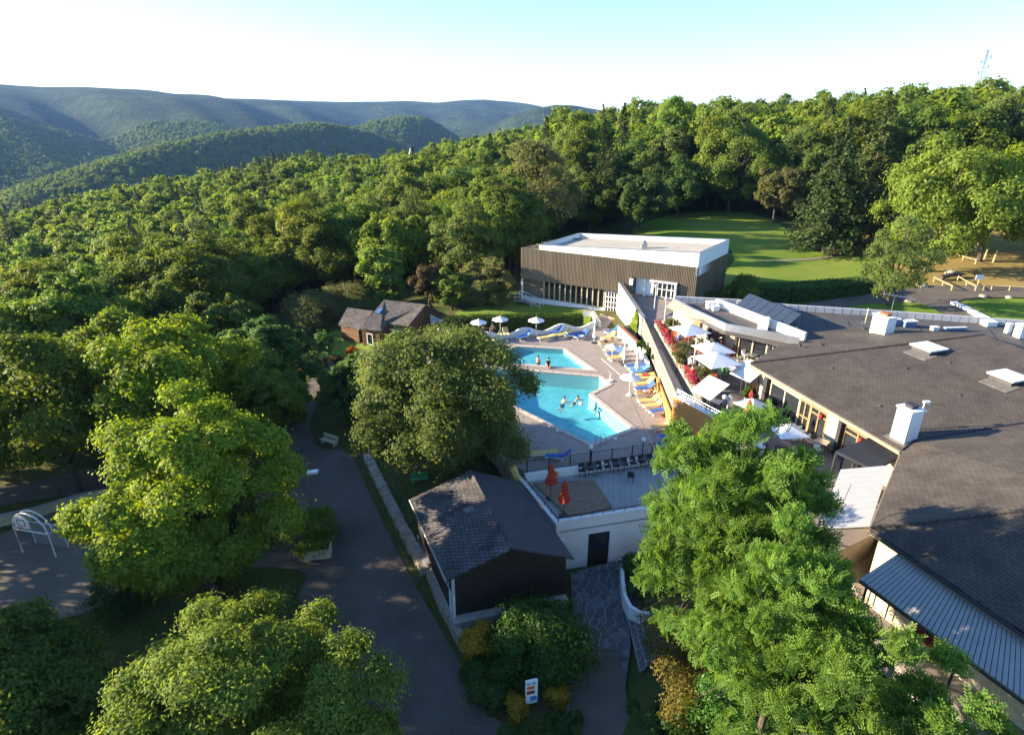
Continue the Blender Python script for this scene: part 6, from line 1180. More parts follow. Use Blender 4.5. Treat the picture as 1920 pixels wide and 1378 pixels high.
p = PD(768, 303, 655); o = thing('church', 'pale village church with a pointed white spire', 'church', (p.x, p.y, p.z - 8)); m = MB(); m.box((p.x - 3, p.y + 4, p.z - 3), (9, 14, 10)); m.build('nave', MT['white'], o); m = MB(); m.box((p.x + 1.5, p.y, p.z - 2), (4, 4, 13)); m.build('tower', MT['white'], o); m = MB(); m.lathe([(2.7, 0), (.8, 6), (.05, 9)], 8, (p.x + 1.5, p.y, p.z + 4.5)); m.build('spire', MT['white'], o); m = MB(); m.slab([(p.x - 8, p.y - 3.5, p.z + 2), (p.x - 3, p.y - 3.5, p.z + 5), (p.x - 3, p.y + 11.5, p.z + 5), (p.x - 8, p.y + 11.5, p.z + 2)], .2); m.slab([(p.x + 2, p.y - 3.5, p.z + 2), (p.x - 3, p.y - 3.5, p.z + 5), (p.x - 3, p.y + 11.5, p.z + 5), (p.x + 2, p.y + 11.5, p.z + 2)], .2); m.build('roof', MT['terracotta'], o)
def lattice():
    y = 430; p = PD(1853, 94, y); zb = hz(p.x, p.y); H = p.z - zb; o = thing('lattice_mast', 'tall steel lattice mast rising behind the wood', 'mast', (p.x, p.y, zb)); m = MB(); n = 18
    wd = lambda t: 2.6 * (1 - t) ** 1.1 + .25
    for k in range(n):
        t0, t1 = k / n, (k + 1) / n; a, b = wd(t0), wd(t1); z0, z1 = zb + H * t0, zb + H * t1; c = [(-1, -1), (1, -1), (1, 1), (-1, 1)]
        for i in range(4):
            x, yy = c[i]; x2, y2 = c[(i + 1) % 4]; m.tube([(p.x + x * a, y + yy * a, z0), (p.x + x * b, y + yy * b, z1)], .11, 4); m.tube([(p.x + x * a, y + yy * a, z0), (p.x + x2 * b, y + y2 * b, z1)], .06, 3); m.tube([(p.x + x * a, y + yy * a, z0), (p.x + x2 * a, y + y2 * a, z0)], .06, 3)
    m.build('frame', MT['mast'], o)
    for t, s in ((.62, 1), (.7, -1), (.78, 1), (.84, -1), (.9, 1)): z = zb + H * t; m = MB(); m.tube([(p.x, y, z), (p.x + s * 2.6, y, z)], .09, 4); m.box((p.x + s * 2.7, y - .3, z + .4), (.5, .35, 2.0)); m.build('aerial', MT['mast'], o)
MT['mast'] = M('galvanised_mast', (.16, .16, .17), .6, .1)
lattice()
# ================================================================ furniture, lamps, people, small things
def lounger_kind(col, up, nm='sun_lounger'):
    o = thing(nm, '', 'sun lounger'); m = MB()
    for s in (-1, 1):
        m.box((-.25, s * .3, .33), (1.35, .05, .06)); q = Vector((.40, s * .3, .33)); e = q + Vector((math.cos(up) * .72, 0, math.sin(up) * .72)); m.tube([q, e], .028, 5)
    m.box((-.92, 0, .33), (.05, .64, .06)); m.box((.42, 0, .31), (.05, .64, .05)); m.build('frame', MT['plastic'], o)
    for x in (-.8, .3):
        for s in (-1, 1): MB().tube([(x - .09, s * .31, 0), (x, s * .31, .31), (x + .09, s * .31, 0)], .03, 5).build('leg', MT['plastic'], o)
    m = MB(); m.box((-.26, 0, .385), (1.3, .57, .045)); m.build('seat', MT[col], o)
    m = MB(); c = Vector((.42, 0, .39)) + Vector((math.cos(up) * .36, 0, math.sin(up) * .36)); m.box(c, (.74, .57, .045), m=Matrix.Rotation(-up, 4, 'Y')); m.build('backrest', MT[col], o)
    if up > .3: MB().tube([(.42 + .5 * math.cos(up), 0, .33 + .5 * math.sin(up)), (.42 + .75 * math.cos(up) * 1.1, 0, .3)], .025, 4).build('prop', MT['plastic'], o)
    return o
C3 = lambda x, y: (900 + x / 4.921, 580 + y / 4.921)
LK = {(c, u): Kind(lounger_kind(c, u)) for c in ('blue', 'lblue', 'yellow') for u in (.15, .75)}
LOUNGE = [('lblue', .75, 350, 262, 462, 222, 'pale blue sun lounger left of the white parasol by the wavy wall'), ('yellow', .15, 548, 268, 660, 240, 'yellow sun lounger with a towel right of the wall parasol'), ('blue', .75, 672, 218, 735, 190, 'deep blue sun lounger close to the wavy wall'), ('yellow', .75, 735, 238, 800, 215, 'faded yellow lounger between two blue ones by the wavy wall'), ('blue', .15, 812, 240, 890, 222, 'flat blue sun lounger in front of the wavy wall'), ('blue', .75, 885, 258, 975, 220, 'raised blue sun lounger last of the row by the wavy wall'),
 ('blue', .75, 1172, 208, 1268, 180, 'blue sun lounger in the corner by the garden wall'), ('yellow', .75, 1130, 272, 1235, 235, 'yellow sun lounger at the top end of the planter wall'), ('yellow', .15, 1095, 318, 1245, 290, 'yellow sun lounger with a person sunbathing'), ('yellow', .75, 262, 248, 235, 205, 'yellow lounger turned towards the wavy wall'), ('yellow', .75, 130, 280, 180, 240, 'yellow lounger half hidden behind the oak crown'),
 ('yellow', .15, 1140, 378, 1290, 345, 'orange yellow lounger under the low white parasol'), ('blue', .75, 1165, 418, 1310, 385, 'blue sun lounger just past the low white parasol'), ('yellow', .75, 1190, 458, 1330, 425, 'yellow lounger beside the first closed parasol'), ('blue', .15, 1345, 522, 1500, 500, 'deep blue lounger first of three along the planter wall'), ('lblue', .15, 1385, 552, 1530, 530, 'blue lounger second of three along the planter wall'), ('lblue', .75, 1402, 580, 1550, 555, 'light blue lounger third of three along the planter wall'),
 ('yellow', .15, 1455, 612, 1600, 590, 'flat yellow lounger past the three blue ones'), ('yellow', .15, 1462, 640, 1605, 620, 'second flat yellow lounger past the three blue ones'), ('yellow', .75, 1430, 695, 1590, 665, 'raised yellow lounger behind the nearer open parasol'), ('blue', .75, 1435, 742, 1595, 705, 'blue lounger beside the timber opening'), ('yellow', .75, 1450, 782, 1610, 765, 'yellow lounger in front of the timber opening'), ('yellow', .75, 1465, 850, 1640, 822, 'raised yellow lounger near the orange wall'), ('yellow', .75, 1505, 898, 1690, 860, 'yellow lounger next to the last blue one'), ('blue', .75, 1570, 950, 1740, 905, 'blue lounger at the near end of the lounger row'),
 ('yellow', .75, 1590, 1092, 1765, 1050, 'yellow lounger standing alone in front of the orange wall'), ('blue', .15, 1680, 1175, 1830, 1190, 'upper of two deep blue loungers beside the locust tree'), ('blue', .15, 1665, 1250, 1830, 1250, 'lower of two deep blue loungers beside the locust tree'), ('yellow', .15, 540, 1330, 610, 1310, 'yellow lounger beside the fence under the oak'), ('blue', .75, 665, 1355, 775, 1345, 'blue lounger at the front edge of the deck under the oak')]
for c, u, x0, y0, x1, y1, lab in LOUNGE:
    a, b = P(*C3(x0, y0), .3), P(*C3(x1, y1), .45); mid = a.lerp(b, .5); d = b - a; mid.z = 0
    LK[(c, u)].place(mid, math.atan2(d.y, d.x), lab, 'sun loungers round the pool')
# white slatted lounger feet seen end-on are the frames themselves
def parasol_kind(nm, label, R, h, n, drop, canvas, pole='plastic', val=.0, weight=True):
    o = thing(nm, label, 'parasol'); m = MB(); m.tube([(0, 0, 0), (0, 0, h)], .028, 6); m.build('pole', MT[pole], o)
    m = MB(); m.lathe([(.28, 0), (.28, .07), (.08, .12), (.06, .3)], 10); m.build('base', MT['plastic'] if pole == 'plastic' else MT['dark'], o)
    m = MB(); top = (0, 0, h + .02); vs = [top]; off = math.pi / n
    for k in range(n): t = 2 * math.pi * k / n + off; vs.append((R * math.cos(t), R * math.sin(t), h - drop))
    for k in range(n): t = 2 * math.pi * (k + .5) / n + off; vs.append((R * .98 * math.cos(math.pi / n) * math.cos(t) * 1.0, R * .98 * math.cos(math.pi / n) * math.sin(t), h - drop + .03))
    for k in range(n): t = 2 * math.pi * k / n + off; vs.append((R * 1.005 * math.cos(t), R * 1.005 * math.sin(t), h - drop - val))
    fs = []
    for k in range(n): j = (k + 1) % n; fs += [(0, 1 + k, 1 + n + k), (0, 1 + n + k, 1 + j)]; fs += [(1 + k, 1 + 2 * n + k, 1 + 2 * n + j, 1 + j, 1 + n + k)] if val else []
    m.add(vs, fs); c = m.build('canopy', MT[canvas], o); md = c.modifiers.new('cloth', 'SOLIDIFY'); md.thickness = .012
    m = MB()
    for k in range(n): t = 2 * math.pi * k / n + off; m.tube([(0, 0, h - .05), (R * .96 * math.cos(t), R * .96 * math.sin(t), h - drop - .03)], .012, 3)
    m.build('ribs', MT['steel'], o); m = MB(); m.lathe([(.035, 0), (.045, .06), (.01, .1)], 6, (0, 0, h)); m.build('finial', MT[pole], o); return o
def closed_kind(nm, label, h, r, canvas, pole, tie):
    o = thing(nm, label, 'parasol'); m = MB(); m.tube([(0, 0, 0), (0, 0, h + .12)], .03, 6); m.build('pole', MT[pole], o); m = MB(); m.lathe([(.32, 0), (.32, .08), (.08, .14)], 10); m.build('base', MT['dark'], o)
    m = MB(); m.lathe([(.03, h + .05), (r * .45, h - .25), (r * .62, h - .55), (r * .5, h - .75), (r * 1.0, h - 1.25), (r * 1.1, h - 1.55), (r * .5, h - 1.6)], 16, star=.32); m.build('canopy', MT[canvas], o); m = MB(); m.lathe([(r * .52, h - .78), (r * .56, h - .74), (r * .52, h - .7)], 10); m.build('strap', MT[tie], o); return o
PK = Kind(parasol_kind('pool_parasol', '', 1.0, 2.15, 8, .42, 'canvas'))
for px, py, lab in [(836, 646, 'white round parasol at the left end of the wavy wall'), (898, 632, 'white round parasol second along the wavy wall'), (938, 626, 'white round parasol standing highest by the hedge'), (1005, 628, 'white round parasol next to the pale blue lounger'), (1147, 676, 'low white round parasol over the loungers by the planter wall'), (1179.5, 741, 'white round parasol nearest to the pool notch')]: PK.place(P(px, py, 0), 0.2 * px, lab, 'white parasols round the pool', sc=.85 if px == 1147 else 1)
CK = Kind(closed_kind('closed_parasol', '', 2.2, .2, 'canvas', 'plastic', 'plastic'))
for px, py, lab in [(1113.5, 643, 'closed white parasol by the garden path corner'), (1169, 684, 'closed white parasol between yellow and blue loungers'), (1192.6, 702, 'closed white parasol behind the three blue loungers')]: CK.place(P(px, py, 0), 0, lab, 'closed white parasols by the pool')
SQ = Kind(parasol_kind('square_parasol', '', 2.0, 2.55, 4, .62, 'canvas', 'steel', .0))
for px, py, z, rz, s, lab in [(1289, 656, 2.9, .35, 1.02, 'square white parasol farthest from the camera on the cafe terrace'), (1332, 692, 2.9, .3, .98, 'square white parasol in the middle of the cafe terrace'), (1337, 718, 2.9, .3, 1.05, 'square white parasol over the busy cafe tables'), (1406, 790, 2.2, .5, .72, 'square white parasol above the red closed parasols'), (1471, 842, 2.2, .1, .74, 'square white parasol before the red lantern door')]: SQ.place(P(px, py, z), rz, lab, 'square white parasols on the cafe terrace', sc=s)
def tilted(px, py, z, zt, lab, rz):
    o = thing('tilted_parasol', lab, 'parasol', P(px, py, z)); c = P(px, py, z) ; R = Matrix.Rotation(rz, 4, 'Z') @ Matrix.Rotation(R_(-26), 4, 'Y'); m = MB(); m.tube([c, c + Vector((0, 0, zt))], .035, 6); m.build('pole', MT['steel'], o); h = c + Vector((0, 0, zt)); m = MB(); s = 1.05
    vs = [h + R @ Vector(v) for v in ((0, 0, .18), (-s, -s, -.1), (s, -s, -.1), (s, s, -.1), (-s, s, -.1))]; m.add(vs, [(0, 1, 2), (0, 2, 3), (0, 3, 4), (0, 4, 1)]); q = m.build('canopy', MT['canvas'], o); q.modifiers.new('cloth', 'SOLIDIFY').thickness = .015
    m = MB(); m.lathe([(.3, 0), (.3, .08), (.07, .14)], 10, c); m.build('base', MT['dark'], o)
tilted(1324, 770, 2.2, 2.1, 'tilted white parasol beside the red flowers', .5); tilted(1396, 737, 2.6, 2.1, 'tilted white parasol at the corner of the big roof', .5)
RK = Kind(closed_kind('red_parasol', '', 2.75, .38, 'redcanvas', 'wood', 'redcanvas'))
for px, py, z, s, lab in [(1032, 934, ZT + .01, 1, 'closed red parasol on the platform nearer the fence'), (1057, 968, ZT + .01, 1, 'closed red parasol on the platform nearer the camera'), (1397, 810, 2.2, .95, 'closed red parasol on the cafe terrace behind the locust'), (1402, 780, 2.2, .8, 'smaller closed red parasol behind the other red one')]: RK.place(P(px, py, z), px, lab, 'closed red parasols', sc=s)

# ---- tables and chairs
def chair_kind(col, leg, nm):
    o = thing(nm, '', 'chair'); m = MB(); m.box((0, 0, .45), (.44, .44, .04)); m.build('seat', MT[col], o); m = MB(); m.box((-.2, 0, .70), (.04, .42, .42), m=Matrix.Rotation(-.15, 4, 'Y')); m.build('backrest', MT[col], o)
    for x in (-.19, .19):
        for y in (-.19, .19): MB().tube([(x * 1.1, y * 1.1, 0), (x, y, .43)], .02, 4).build('leg', MT[leg], o)
    m = MB()
    for y in (-.22, .22): m.tube([(-.2, y, .66), (.18, y, .64), (.18, y, .45)], .018, 4)
    m.build('armrest', MT[leg], o); return o
MT['darkred'] = M('dark_red_top', (.16, .025, .022), .6, .15)
def table_kind(col, leg, nm, w_=.85):
    o = thing(nm, '', 'table'); m = MB(); m.box((0, 0, .74), (w_, w_, .04)); m.build('tabletop', MT[col], o)
    for x in (-1, 1):
        for y in (-1, 1): MB().tube([(x * w_ * .42, y * w_ * .42, 0), (x * w_ * .42, y * w_ * .42, .72)], .025, 4).build('leg', MT[leg], o)
    return o
CH = {k: Kind(chair_kind(*v)) for k, v in dict(orange=('orangeplastic', 'orangeplastic', 'orange_chair'), white=('plastic', 'plastic', 'white_chair'), dark=('black', 'black', 'dark_chair'), green=('greenplastic', 'greenplastic', 'green_chair'), beige=('canvas', 'dark', 'padded_chair')).items()}
TB = {k: Kind(table_kind(*v)) for k, v in dict(dark=('dark', 'black', 'dark_table'), white=('plastic', 'steel', 'white_table'), orange=('orangeplastic', 'steel', 'orange_table'), red=('darkred', 'dark', 'red_table'), grey=('steel', 'dark', 'grey_table')).items()}
rs_ = random.Random(12)
def group(px, py, z, tb, chs, where, r=.72):
    c = P(px, py, z); a0 = rs_.uniform(0, 1.5); TB[tb].place(c, a0, {'dark': 'dark', 'white': 'white', 'orange': 'orange', 'grey': 'grey'}[tb] + ' square table ' + where, 'cafe tables on the terraces')
    pos = ['on the far side of', 'on the left of', 'on the near side of', 'on the right of']
    for k, col in enumerate(chs):
        if not col: continue
        a = a0 + math.pi / 2 * (k + 1); x, y = c.x + r * math.cos(a), c.y + r * math.sin(a); th = (a % (2 * math.pi)); side = pos[0] if .785 < th < 2.356 else pos[1] if th < 3.927 and th > 2.356 else pos[2] if 3.927 < th < 5.498 else pos[3]
        CH[col].place((x, y, z), a + math.pi + rs_.uniform(-.3, .3), f'{ {"orange":"orange","white":"white","dark":"black","green":"green","beige":"pale"}[col] } chair {side} the table {where}', 'cafe chairs on the terraces')
for a in [(1278, 638, 2.9, 'orange', ('orange', 'orange', 'orange', 'orange'), 'farthest up the terrace'), (1300, 634, 2.9, 'white', ('orange', 'orange', 'orange', 'orange'), 'below the farthest parasol'), (1316, 660, 2.9, 'white', ('dark', 'orange', 'white', 'white'), 'left of the middle parasol'), (1358, 666, 2.9, 'orange', ('orange', 'orange', 'orange', None), 'right of the middle parasol'), (1325, 695, 2.9, 'orange', ('dark', 'orange', 'dark', 'white'), 'where four people sit'), (1362, 690, 2.9, 'white', ('white', 'orange', None, 'white'), 'in the middle of the upper terrace'), (1420, 666, 2.9, 'white', ('white', 'white', None, None), 'by the big glass doors'), (1408, 679, 2.9, 'grey', ('white', None, 'white', None), 'next to the eave corner'), (1343, 712, 2.9, 'grey', ('orange', 'orange', None, 'white'), 'at the top of the steps'), (1371, 706, 2.9, 'white', ('green', 'green', None, 'white'), 'with green chairs'),
          (1340, 768, 2.2, 'grey', ('dark', 'dark', 'dark', 'dark'), 'behind the twin globe lamp'), (1418, 768, 2.2, 'dark', ('beige', 'beige', 'dark', 'dark'), 'under the parasol near the glass front'), (1432, 782, 2.2, 'dark', ('beige', 'beige', None, 'dark'), 'between the two near parasols'), (1446, 795, 2.2, 'grey', ('beige', 'beige', 'dark', None), 'beside the near square parasol'), (1508, 832, 2.2, 'dark', ('beige', 'beige', None, None), 'by the cream wall panel'), (1538, 845, 2.2, 'grey', ('beige', 'beige', 'dark', None), 'in front of the porch'), (1462, 860, 2.2, 'dark', ('dark', None, 'beige', None), 'half under the locust crown'), (1372, 800, 2.2, 'grey', ('white', 'dark', None, 'white'), 'next to the red closed parasol')]: group(*a)
# stacked black furniture along the fence of the front terrace
SK = Kind(chair_kind('black', 'black', 'stacked_chair')); ORDN = ['first', 'second', 'third', 'fourth', 'fifth', 'sixth', 'seventh', 'eighth', 'ninth', 'tenth', 'eleventh']
for k in range(11): a = P(1090 + k * 16, 891 - k * 2.3, ZT); SK.place(a, -1.4 + rs_.uniform(-.15, .15), f'black chair stored along the fence, {ORDN[k]} from the red parasols', 'black chairs stored along the fence')
TK = Kind(table_kind('black', 'black', 'stored_table', .95))
for k in range(3): TK.place(P(1105 + k * 52, 889 - k * 7.5, ZT), .1, f'black table stored along the fence, {ORDN[k]} from the red parasols', 'black tables stored along the fence')
for px, py, c, lab in [(1182, 902, 'dark', 'black chair standing apart on the pale terrace slabs'), (1040, 900, 'orange', 'orange chair behind the closed red parasols')]: CH[c].place(P(px, py, ZT), 1.2, lab)
# under the striped awning
for px, py, z, t, lab in [(1730, 1225, .6, 'red', 'red topped table at the edge of the striped awning'), (1658, 1140, .8, 'red', 'dark red table under the top end of the striped awning')]: TB[t].place(P(px, py, z), .3, lab, 'cafe tables on the terraces', sc=1.5)
structure('cafe_floor', MB().slab([P(1560, 1010, .5), P(1640, 1000, .5), P(1960, 1330, .5), P(1900, 1420, .5), P(1640, 1180, .5)], 1.8), MT['terrace'])
for px, py, lab in [(1665, 1118, 'orange chair under the top end of the striped awning'), (1860, 1302, 'orange chair at the lower end of the striped awning'), (1700, 1180, 'orange chair beside the red topped table')]: CH['orange'].place(P(px, py, .5), .8, lab, 'cafe chairs on the terraces')

# ---- lamps
def lamp(nm, label, p, h, col, r, globes=((0, 0),), sh='round'):
    o = thing(nm, label, 'lamp post', p); m = MB(); m.lathe([(.11, 0), (.11, .12), (.05, .2)], 8, p); m.tube([p, p + Vector((0, 0, h))], .05, 7, .035); m.build('pole', MT[col], o)
    for x, dz in globes:
        c = p + Vector((x, 0, h + r * .8 + dz)); m = MB(); m.lathe([(r * math.sin(math.pi * k / 8) + .002, -r * math.cos(math.pi * k / 8)) for k in range(9)], 12, c); m.build('globe', MT['globe'], o, True)
        m = MB(); m.lathe([(r * .5, -r * .95), (r * .25, -r * 1.3)], 8, c); m.build('collar', MT[col], o)
        if x: MB().tube([p + Vector((0, 0, h)), p + Vector((x, 0, h + dz))], .03, 5).build('arm', MT[col], o)
lamp('terrace_lamp', 'tall white lamp post nearest the hall entrance', P(1206.6, 555, 3.3), 2.4, 'whitepaint', .12); lamp('terrace_lamp', 'white globe lamp post halfway down the ramp', P(1226.5, 580, 3.0), 2.6, 'whitepaint', .2); lamp('terrace_lamp', 'white globe lamp post at the end of the stone mansard', P(1245, 606, 2.9), 2.6, 'whitepaint', .2); lamp('terrace_lamp', 'white lamp post beside the middle terrace parasols', P(1298.5, 698, 2.9), 3.0, 'whitepaint', .12); lamp('terrace_lamp', 'twin globe lamp on the lower terrace', P(1361, 782, 2.2), 1.5, 'whitepaint', .2, ((-.32, .05), (.1, 0)))
for px, py, lab in [(1106, 869, 'black lamp post with globe behind the fence, left one'), (1204, 855, 'black lamp post with globe behind the fence, right one')]: lamp('deck_lamp', lab, P(px, py, 0), 1.25, 'black', .2)
for px, py, lab in [(1259, 636, 'thin steel awning pole on the upper terrace, left of the pair'), (1269, 640, 'thin steel awning pole on the upper terrace, right of the pair')]: p = P(px, py, 2.9); t = thing('steel_pole', lab, 'pole', p); m = MB(); m.tube([p, p + Vector((0, 0, 2.2))], .04, 6); m.build('pole', MT['steel'], t)
p = P(589, 978, -3.6); t = thing('street_lamp', 'street lamp with a flat white head beside the road', 'street lamp', p); m = MB(); m.tube([p, p + Vector((0, 0, 3.2)), p + Vector((0, 0, 4.05)), p + Vector((.15, 0, 4.2))], .06, 7); m.build('pole', MT['steel'], t); m = MB(); m.box(p + Vector((.45, -.05, 4.26)), (.75, .35, .16), m=Matrix.Rotation(-.12, 4, 'Y')); m.build('lamp_head', MT['whitepaint'], t); m = MB(); m.box(p + Vector((.48, -.05, 4.16)), (.5, .25, .05), m=Matrix.Rotation(-.12, 4, 'Y')); m.build('lens', MT['globe'], t)

# ---- pool ladder, bench, planter box, sign
p = P(1118, 832, 0); t = thing('pool_ladder', 'steel ladder at the near corner of the large pool', 'ladder', p); m = MB(); d = (Vector(P2(1183, 803)) - Vector(P2(1108, 831))).normalized(); n_ = Vector((-d.y, d.x))
for s in (0, .55): b = Vector((p.x + d.x * s, p.y + d.y * s, 0)); N3 = Vector((n_.x, n_.y, 0)); m.tube([b - N3 * .45, b - N3 * .45 + Vector((0, 0, .6)), b - N3 * .2 + Vector((0, 0, .8)), b + N3 * .1 + Vector((0, 0, .6)), b + N3 * .15 + Vector((0, 0, -1.0))], .028, 6)
m.build('rail', MT['steel'], t)
for k in range(3): b = Vector((p.x, p.y, -.2 - .3 * k)) + Vector((n_.x, n_.y, 0)) * .15; MB().tube([b, b + Vector((d.x, d.y, 0)) * .55], .03, 5).build('rung', MT['steel'], t)
for x, y, lab in [(718, 1118, 'small white skimmer cover left of the ladder'), (1248, 1190, 'small white skimmer cover right of the ladder')]: q = P(*C3(x, y), 0); t = thing('skimmer_lid', lab, 'skimmer cover', q); m = MB(); m.lathe([(.16, 0), (.16, .025), (.12, .03)], 12, q); m.build('lid', MT['whitepaint'], t); m = MB(); m.lathe([(.05, .025), (.05, .05)], 8, q); m.build('handle', MT['steel'], t)
q = P(*C3(1200, 662), 0); t = thing('deck_shower', 'short white pool shower post at the notch', 'shower', q); m = MB(); m.tube([q, q + Vector((0, 0, .9)), q + Vector((-.2, 0, 1.0))], .04, 6); m.build('pole', MT['whitepaint'], t); m = MB(); m.box(q + Vector((0, 0, .06)), (.5, .4, .1)); m.build('base', MT['whitepaint'], t)
p = P(618, 833, -3.25); t = thing('park_bench', 'pale slatted bench on the grass beside the road', 'bench', p); B = lambda x, y, z: p + Matrix.Rotation(-.5, 3, 'Z') @ Vector((x, y, z))
for k in range(3): m = MB(); m.box(B(0, -.2 + k * .17, .42), (1.7, .14, .04), -.5); m.build('seat_slat', MT['cream'], t)
for k in range(2): m = MB(); m.box(B(0, .28 + .03 * k, .6 + k * .18), (1.7, .04, .14), -.5); m.build('back_slat', MT['cream'], t)
for s in (-.7, .7): m = MB(); m.box(B(s, 0, .2), (.08, .5, .4), -.5); m.box(B(s, .27, .6), (.06, .06, .45), -.5); m.build('leg', MT['joint'], t)
p = P(596, 828, -3.25); t = thing('litter_bin', 'small wooden litter bin beside the bench', 'bin', p); m = MB(); m.lathe([(.22, 0), (.26, .7), (.22, .72), (.2, .1)], 10, p); m.build('body', MT['wood'], t); m = MB(); m.lathe([(.28, .66), (.29, .72), (.25, .73)], 10, p); m.build('rim', MT['dark'], t)
p = P(598, 1040, -3.75); t = thing('concrete_planter', 'pale concrete planter at the edge of the road', 'planter', p); m = MB(); m.box(p + Vector((0, 0, .32)), (1.7, .9, .7), .15); m.build('box', MT['cream'], t); m = MB(); m.box(p + Vector((0, 0, .69)), (1.5, .7, .05), .15); m.build('soil', MT['soil'], t)
p = P(996, 1318, -3.8); t = thing('sign_board', 'white upright information board with coloured panels by the drive', 'sign', p); rz = .25; B = lambda x, y, z: p + Matrix.Rotation(rz, 3, 'Z') @ Vector((x, y, z)); m = MB(); m.box(B(0, 0, .85), (.62, .12, 1.55), rz); m.build('board', MT['whitepaint'], t)
for x, z, w_, h, mt in [(-.17, 1.45, .16, .1, 'bluegrey'), (.1, 1.45, .22, .1, 'lblue'), (-.05, 1.18, .4, .22, 'orangeplastic'), (-.05, .86, .42, .24, 'terracotta'), (-.05, .88, .3, .1, 'redplastic'), (.1, .4, .34, .3, 'lblue'), (.06, .52, .3, .08, 'blue')]: m = MB(); m.box(B(x, -.066, z), (w_, .012, h), rz); m.build('printed_panel', MT[mt], t)
p = P(1150, 1115, ZP); 
# ---- goal with basketball hoop
def goal():
    a, b = P(43, 1035, -4.35), P(106, 1046, -4.35); d = (b - a); L = d.length; u = d / L; nb = Vector((-u.y, u.x, 0)); o = thing('court_goal', 'white football goal with an arched basketball hoop above it', 'goal', a); h = 2.0; m = MB()
    m.tube([a, a + Vector((0, 0, h)), b + Vector((0, 0, h)), b], .055, 7); m.build('goal_frame', MT['whitepaint'], o); A, B = a + nb * 1.0, b + nb * 1.0; m = MB(); m.tube([A, A + Vector((0, 0, h * .95)), B + Vector((0, 0, h * .95)), B], .045, 6); m.tube([a + Vector((0, 0, h)), A + Vector((0, 0, h * .95))], .04, 5); m.tube([b + Vector((0, 0, h)), B + Vector((0, 0, h * .95))], .04, 5); m.build('rear_frame', MT['whitepaint'], o)
    m = MB(); arc = [a + Vector((0, 0, h))] + [a + u * (L / 2 - math.cos(t) * L / 2) + Vector((0, 0, h + math.sin(t) * 1.45)) for t in np.linspace(.15, math.pi - .15, 12)] + [b + Vector((0, 0, h))]; m.tube(arc, .06, 7); m.tube([q + nb * .35 for q in arc], .05, 6); m.build('arch', MT['whitepaint'], o)
    c = a + u * (L * .36) + Vector((0, 0, h + .75)) - nb * .12; rz = math.atan2(u.y, u.x); m = MB(); pts = [(-.6, -.45), (.6, -.45), (.6, .15), (.45, .42), (.2, .52), (-.2, .52), (-.45, .42), (-.6, .15)]; k = len(pts)
    m.add([c + u * x + Vector((0, 0, z)) - nb * .02 for x, z in pts] + [c + u * x + Vector((0, 0, z)) + nb * .03 for x, z in pts], [tuple(range(k)), tuple(range(k, 2 * k))[::-1]] + [(i, (i + 1) % k, k + (i + 1) % k, k + i) for i in range(k)]); q = m.build('backboard', MT['whitepaint'], o)
    m = MB()
    for x, z, w_, hh in ((0, .22, .62, .05), (0, -.22, .62, .05), (-.29, 0, .05, .44), (.29, 0, .05, .44)): m.box(c + u * x + Vector((0, 0, z)) - nb * .03, (w_, .02, hh), rz)
    m.build('target_square', MT['blue'], q); m = MB(); rc = c - nb * .3 + Vector((0, 0, -.3)); ring = [rc + u * (.23 * math.cos(t)) + nb * (.23 * math.sin(t)) for t in np.linspace(0, 2 * math.pi, 14)]; m.tube(ring, .02, 5); m.build('hoop_ring', MT['redplastic'], q)
    m = MB()
    for k in range(17): t = k / 16; m.tube([A + (B - A) * t, A + (B - A) * t + Vector((0, 0, h * .95))], .008, 3)
    for k in range(11): z = h * .95 * k / 11; m.tube([A + Vector((0, 0, z)), B + Vector((0, 0, z))], .008, 3)
    m.build('net', MT['net'], o)
goal()
cw = [P2(-240, 1000, -4.4), P2(0, 985, -4.4), P2(70, 970, -4.4), P2(150, 945, -4.4), P2(240, 925, -4.3)]; o = thing('court_wall', 'low pale wall along the back of the sports court', 'wall', (*cw[1], -4.4)); MB().wall(cw, [-4.8] * 5, [-3.6] * 5, .25).build('wall_body', MT['cream'], o); MB().wall(cw, [-3.597] * 5, [-3.53] * 5, .33).build('coping', MT['joint'], o)
for px, py, lab in [(117, 935, 'short pale post on the court wall'), (250, 1085, 'dark wooden post under the big maple')]: p = P(px, py, -4); p.z = hz(p.x, p.y); t = thing('post', lab, 'post', p); m = MB(); m.tube([p - Vector((0, 0, .2)), p + Vector((-.1, 0, 1.2))], .07, 6); m.build('post', MT['wood'], t); m = MB(); m.lathe([(.09, 0), (.02, .05)], 6, p + Vector((-.1, 0, 1.2))); m.build('cap', MT['wood'], t)

# ---- rails, stones and small things of the dry field
def rail_fence(lab, pts, z, n, h=.75):
    q = [P(px, py, z) for px, py in pts]
    for v in q: v.z = hz(v.x, v.y)
    o = thing('rail_fence', lab, 'fence', q[0])
    for a, b in zip(q, q[1:]):
        for k in range(n):
            c, d = a.lerp(b, k / n), a.lerp(b, (k + 1) / n); MB().tube([c - Vector((0, 0, .2)), c + Vector((0, 0, h))], .07, 6).build('post', MT['yellowwood'], o); MB().tube([c + Vector((0, 0, h * .9)), d + Vector((0, 0, h * .9))], .055, 6).build('rail', MT['yellowwood'], o)
    MB().tube([q[-1] - Vector((0, 0, .2)), q[-1] + Vector((0, 0, h))], .09, 6).build('post', MT['yellowwood'], o)
rail_fence('pale wooden rail fence running down the dry field', [(1735, 478), (1828, 497)], 4.2, 4); rail_fence('pale wooden rail fence left of the field gate', [(1750, 530), (1784, 544)], 3.4, 2); rail_fence('pale wooden rail fence right of the field gate', [(1794, 530), (1828, 546), (1858, 545), (1925, 550)], 3.4, 2)
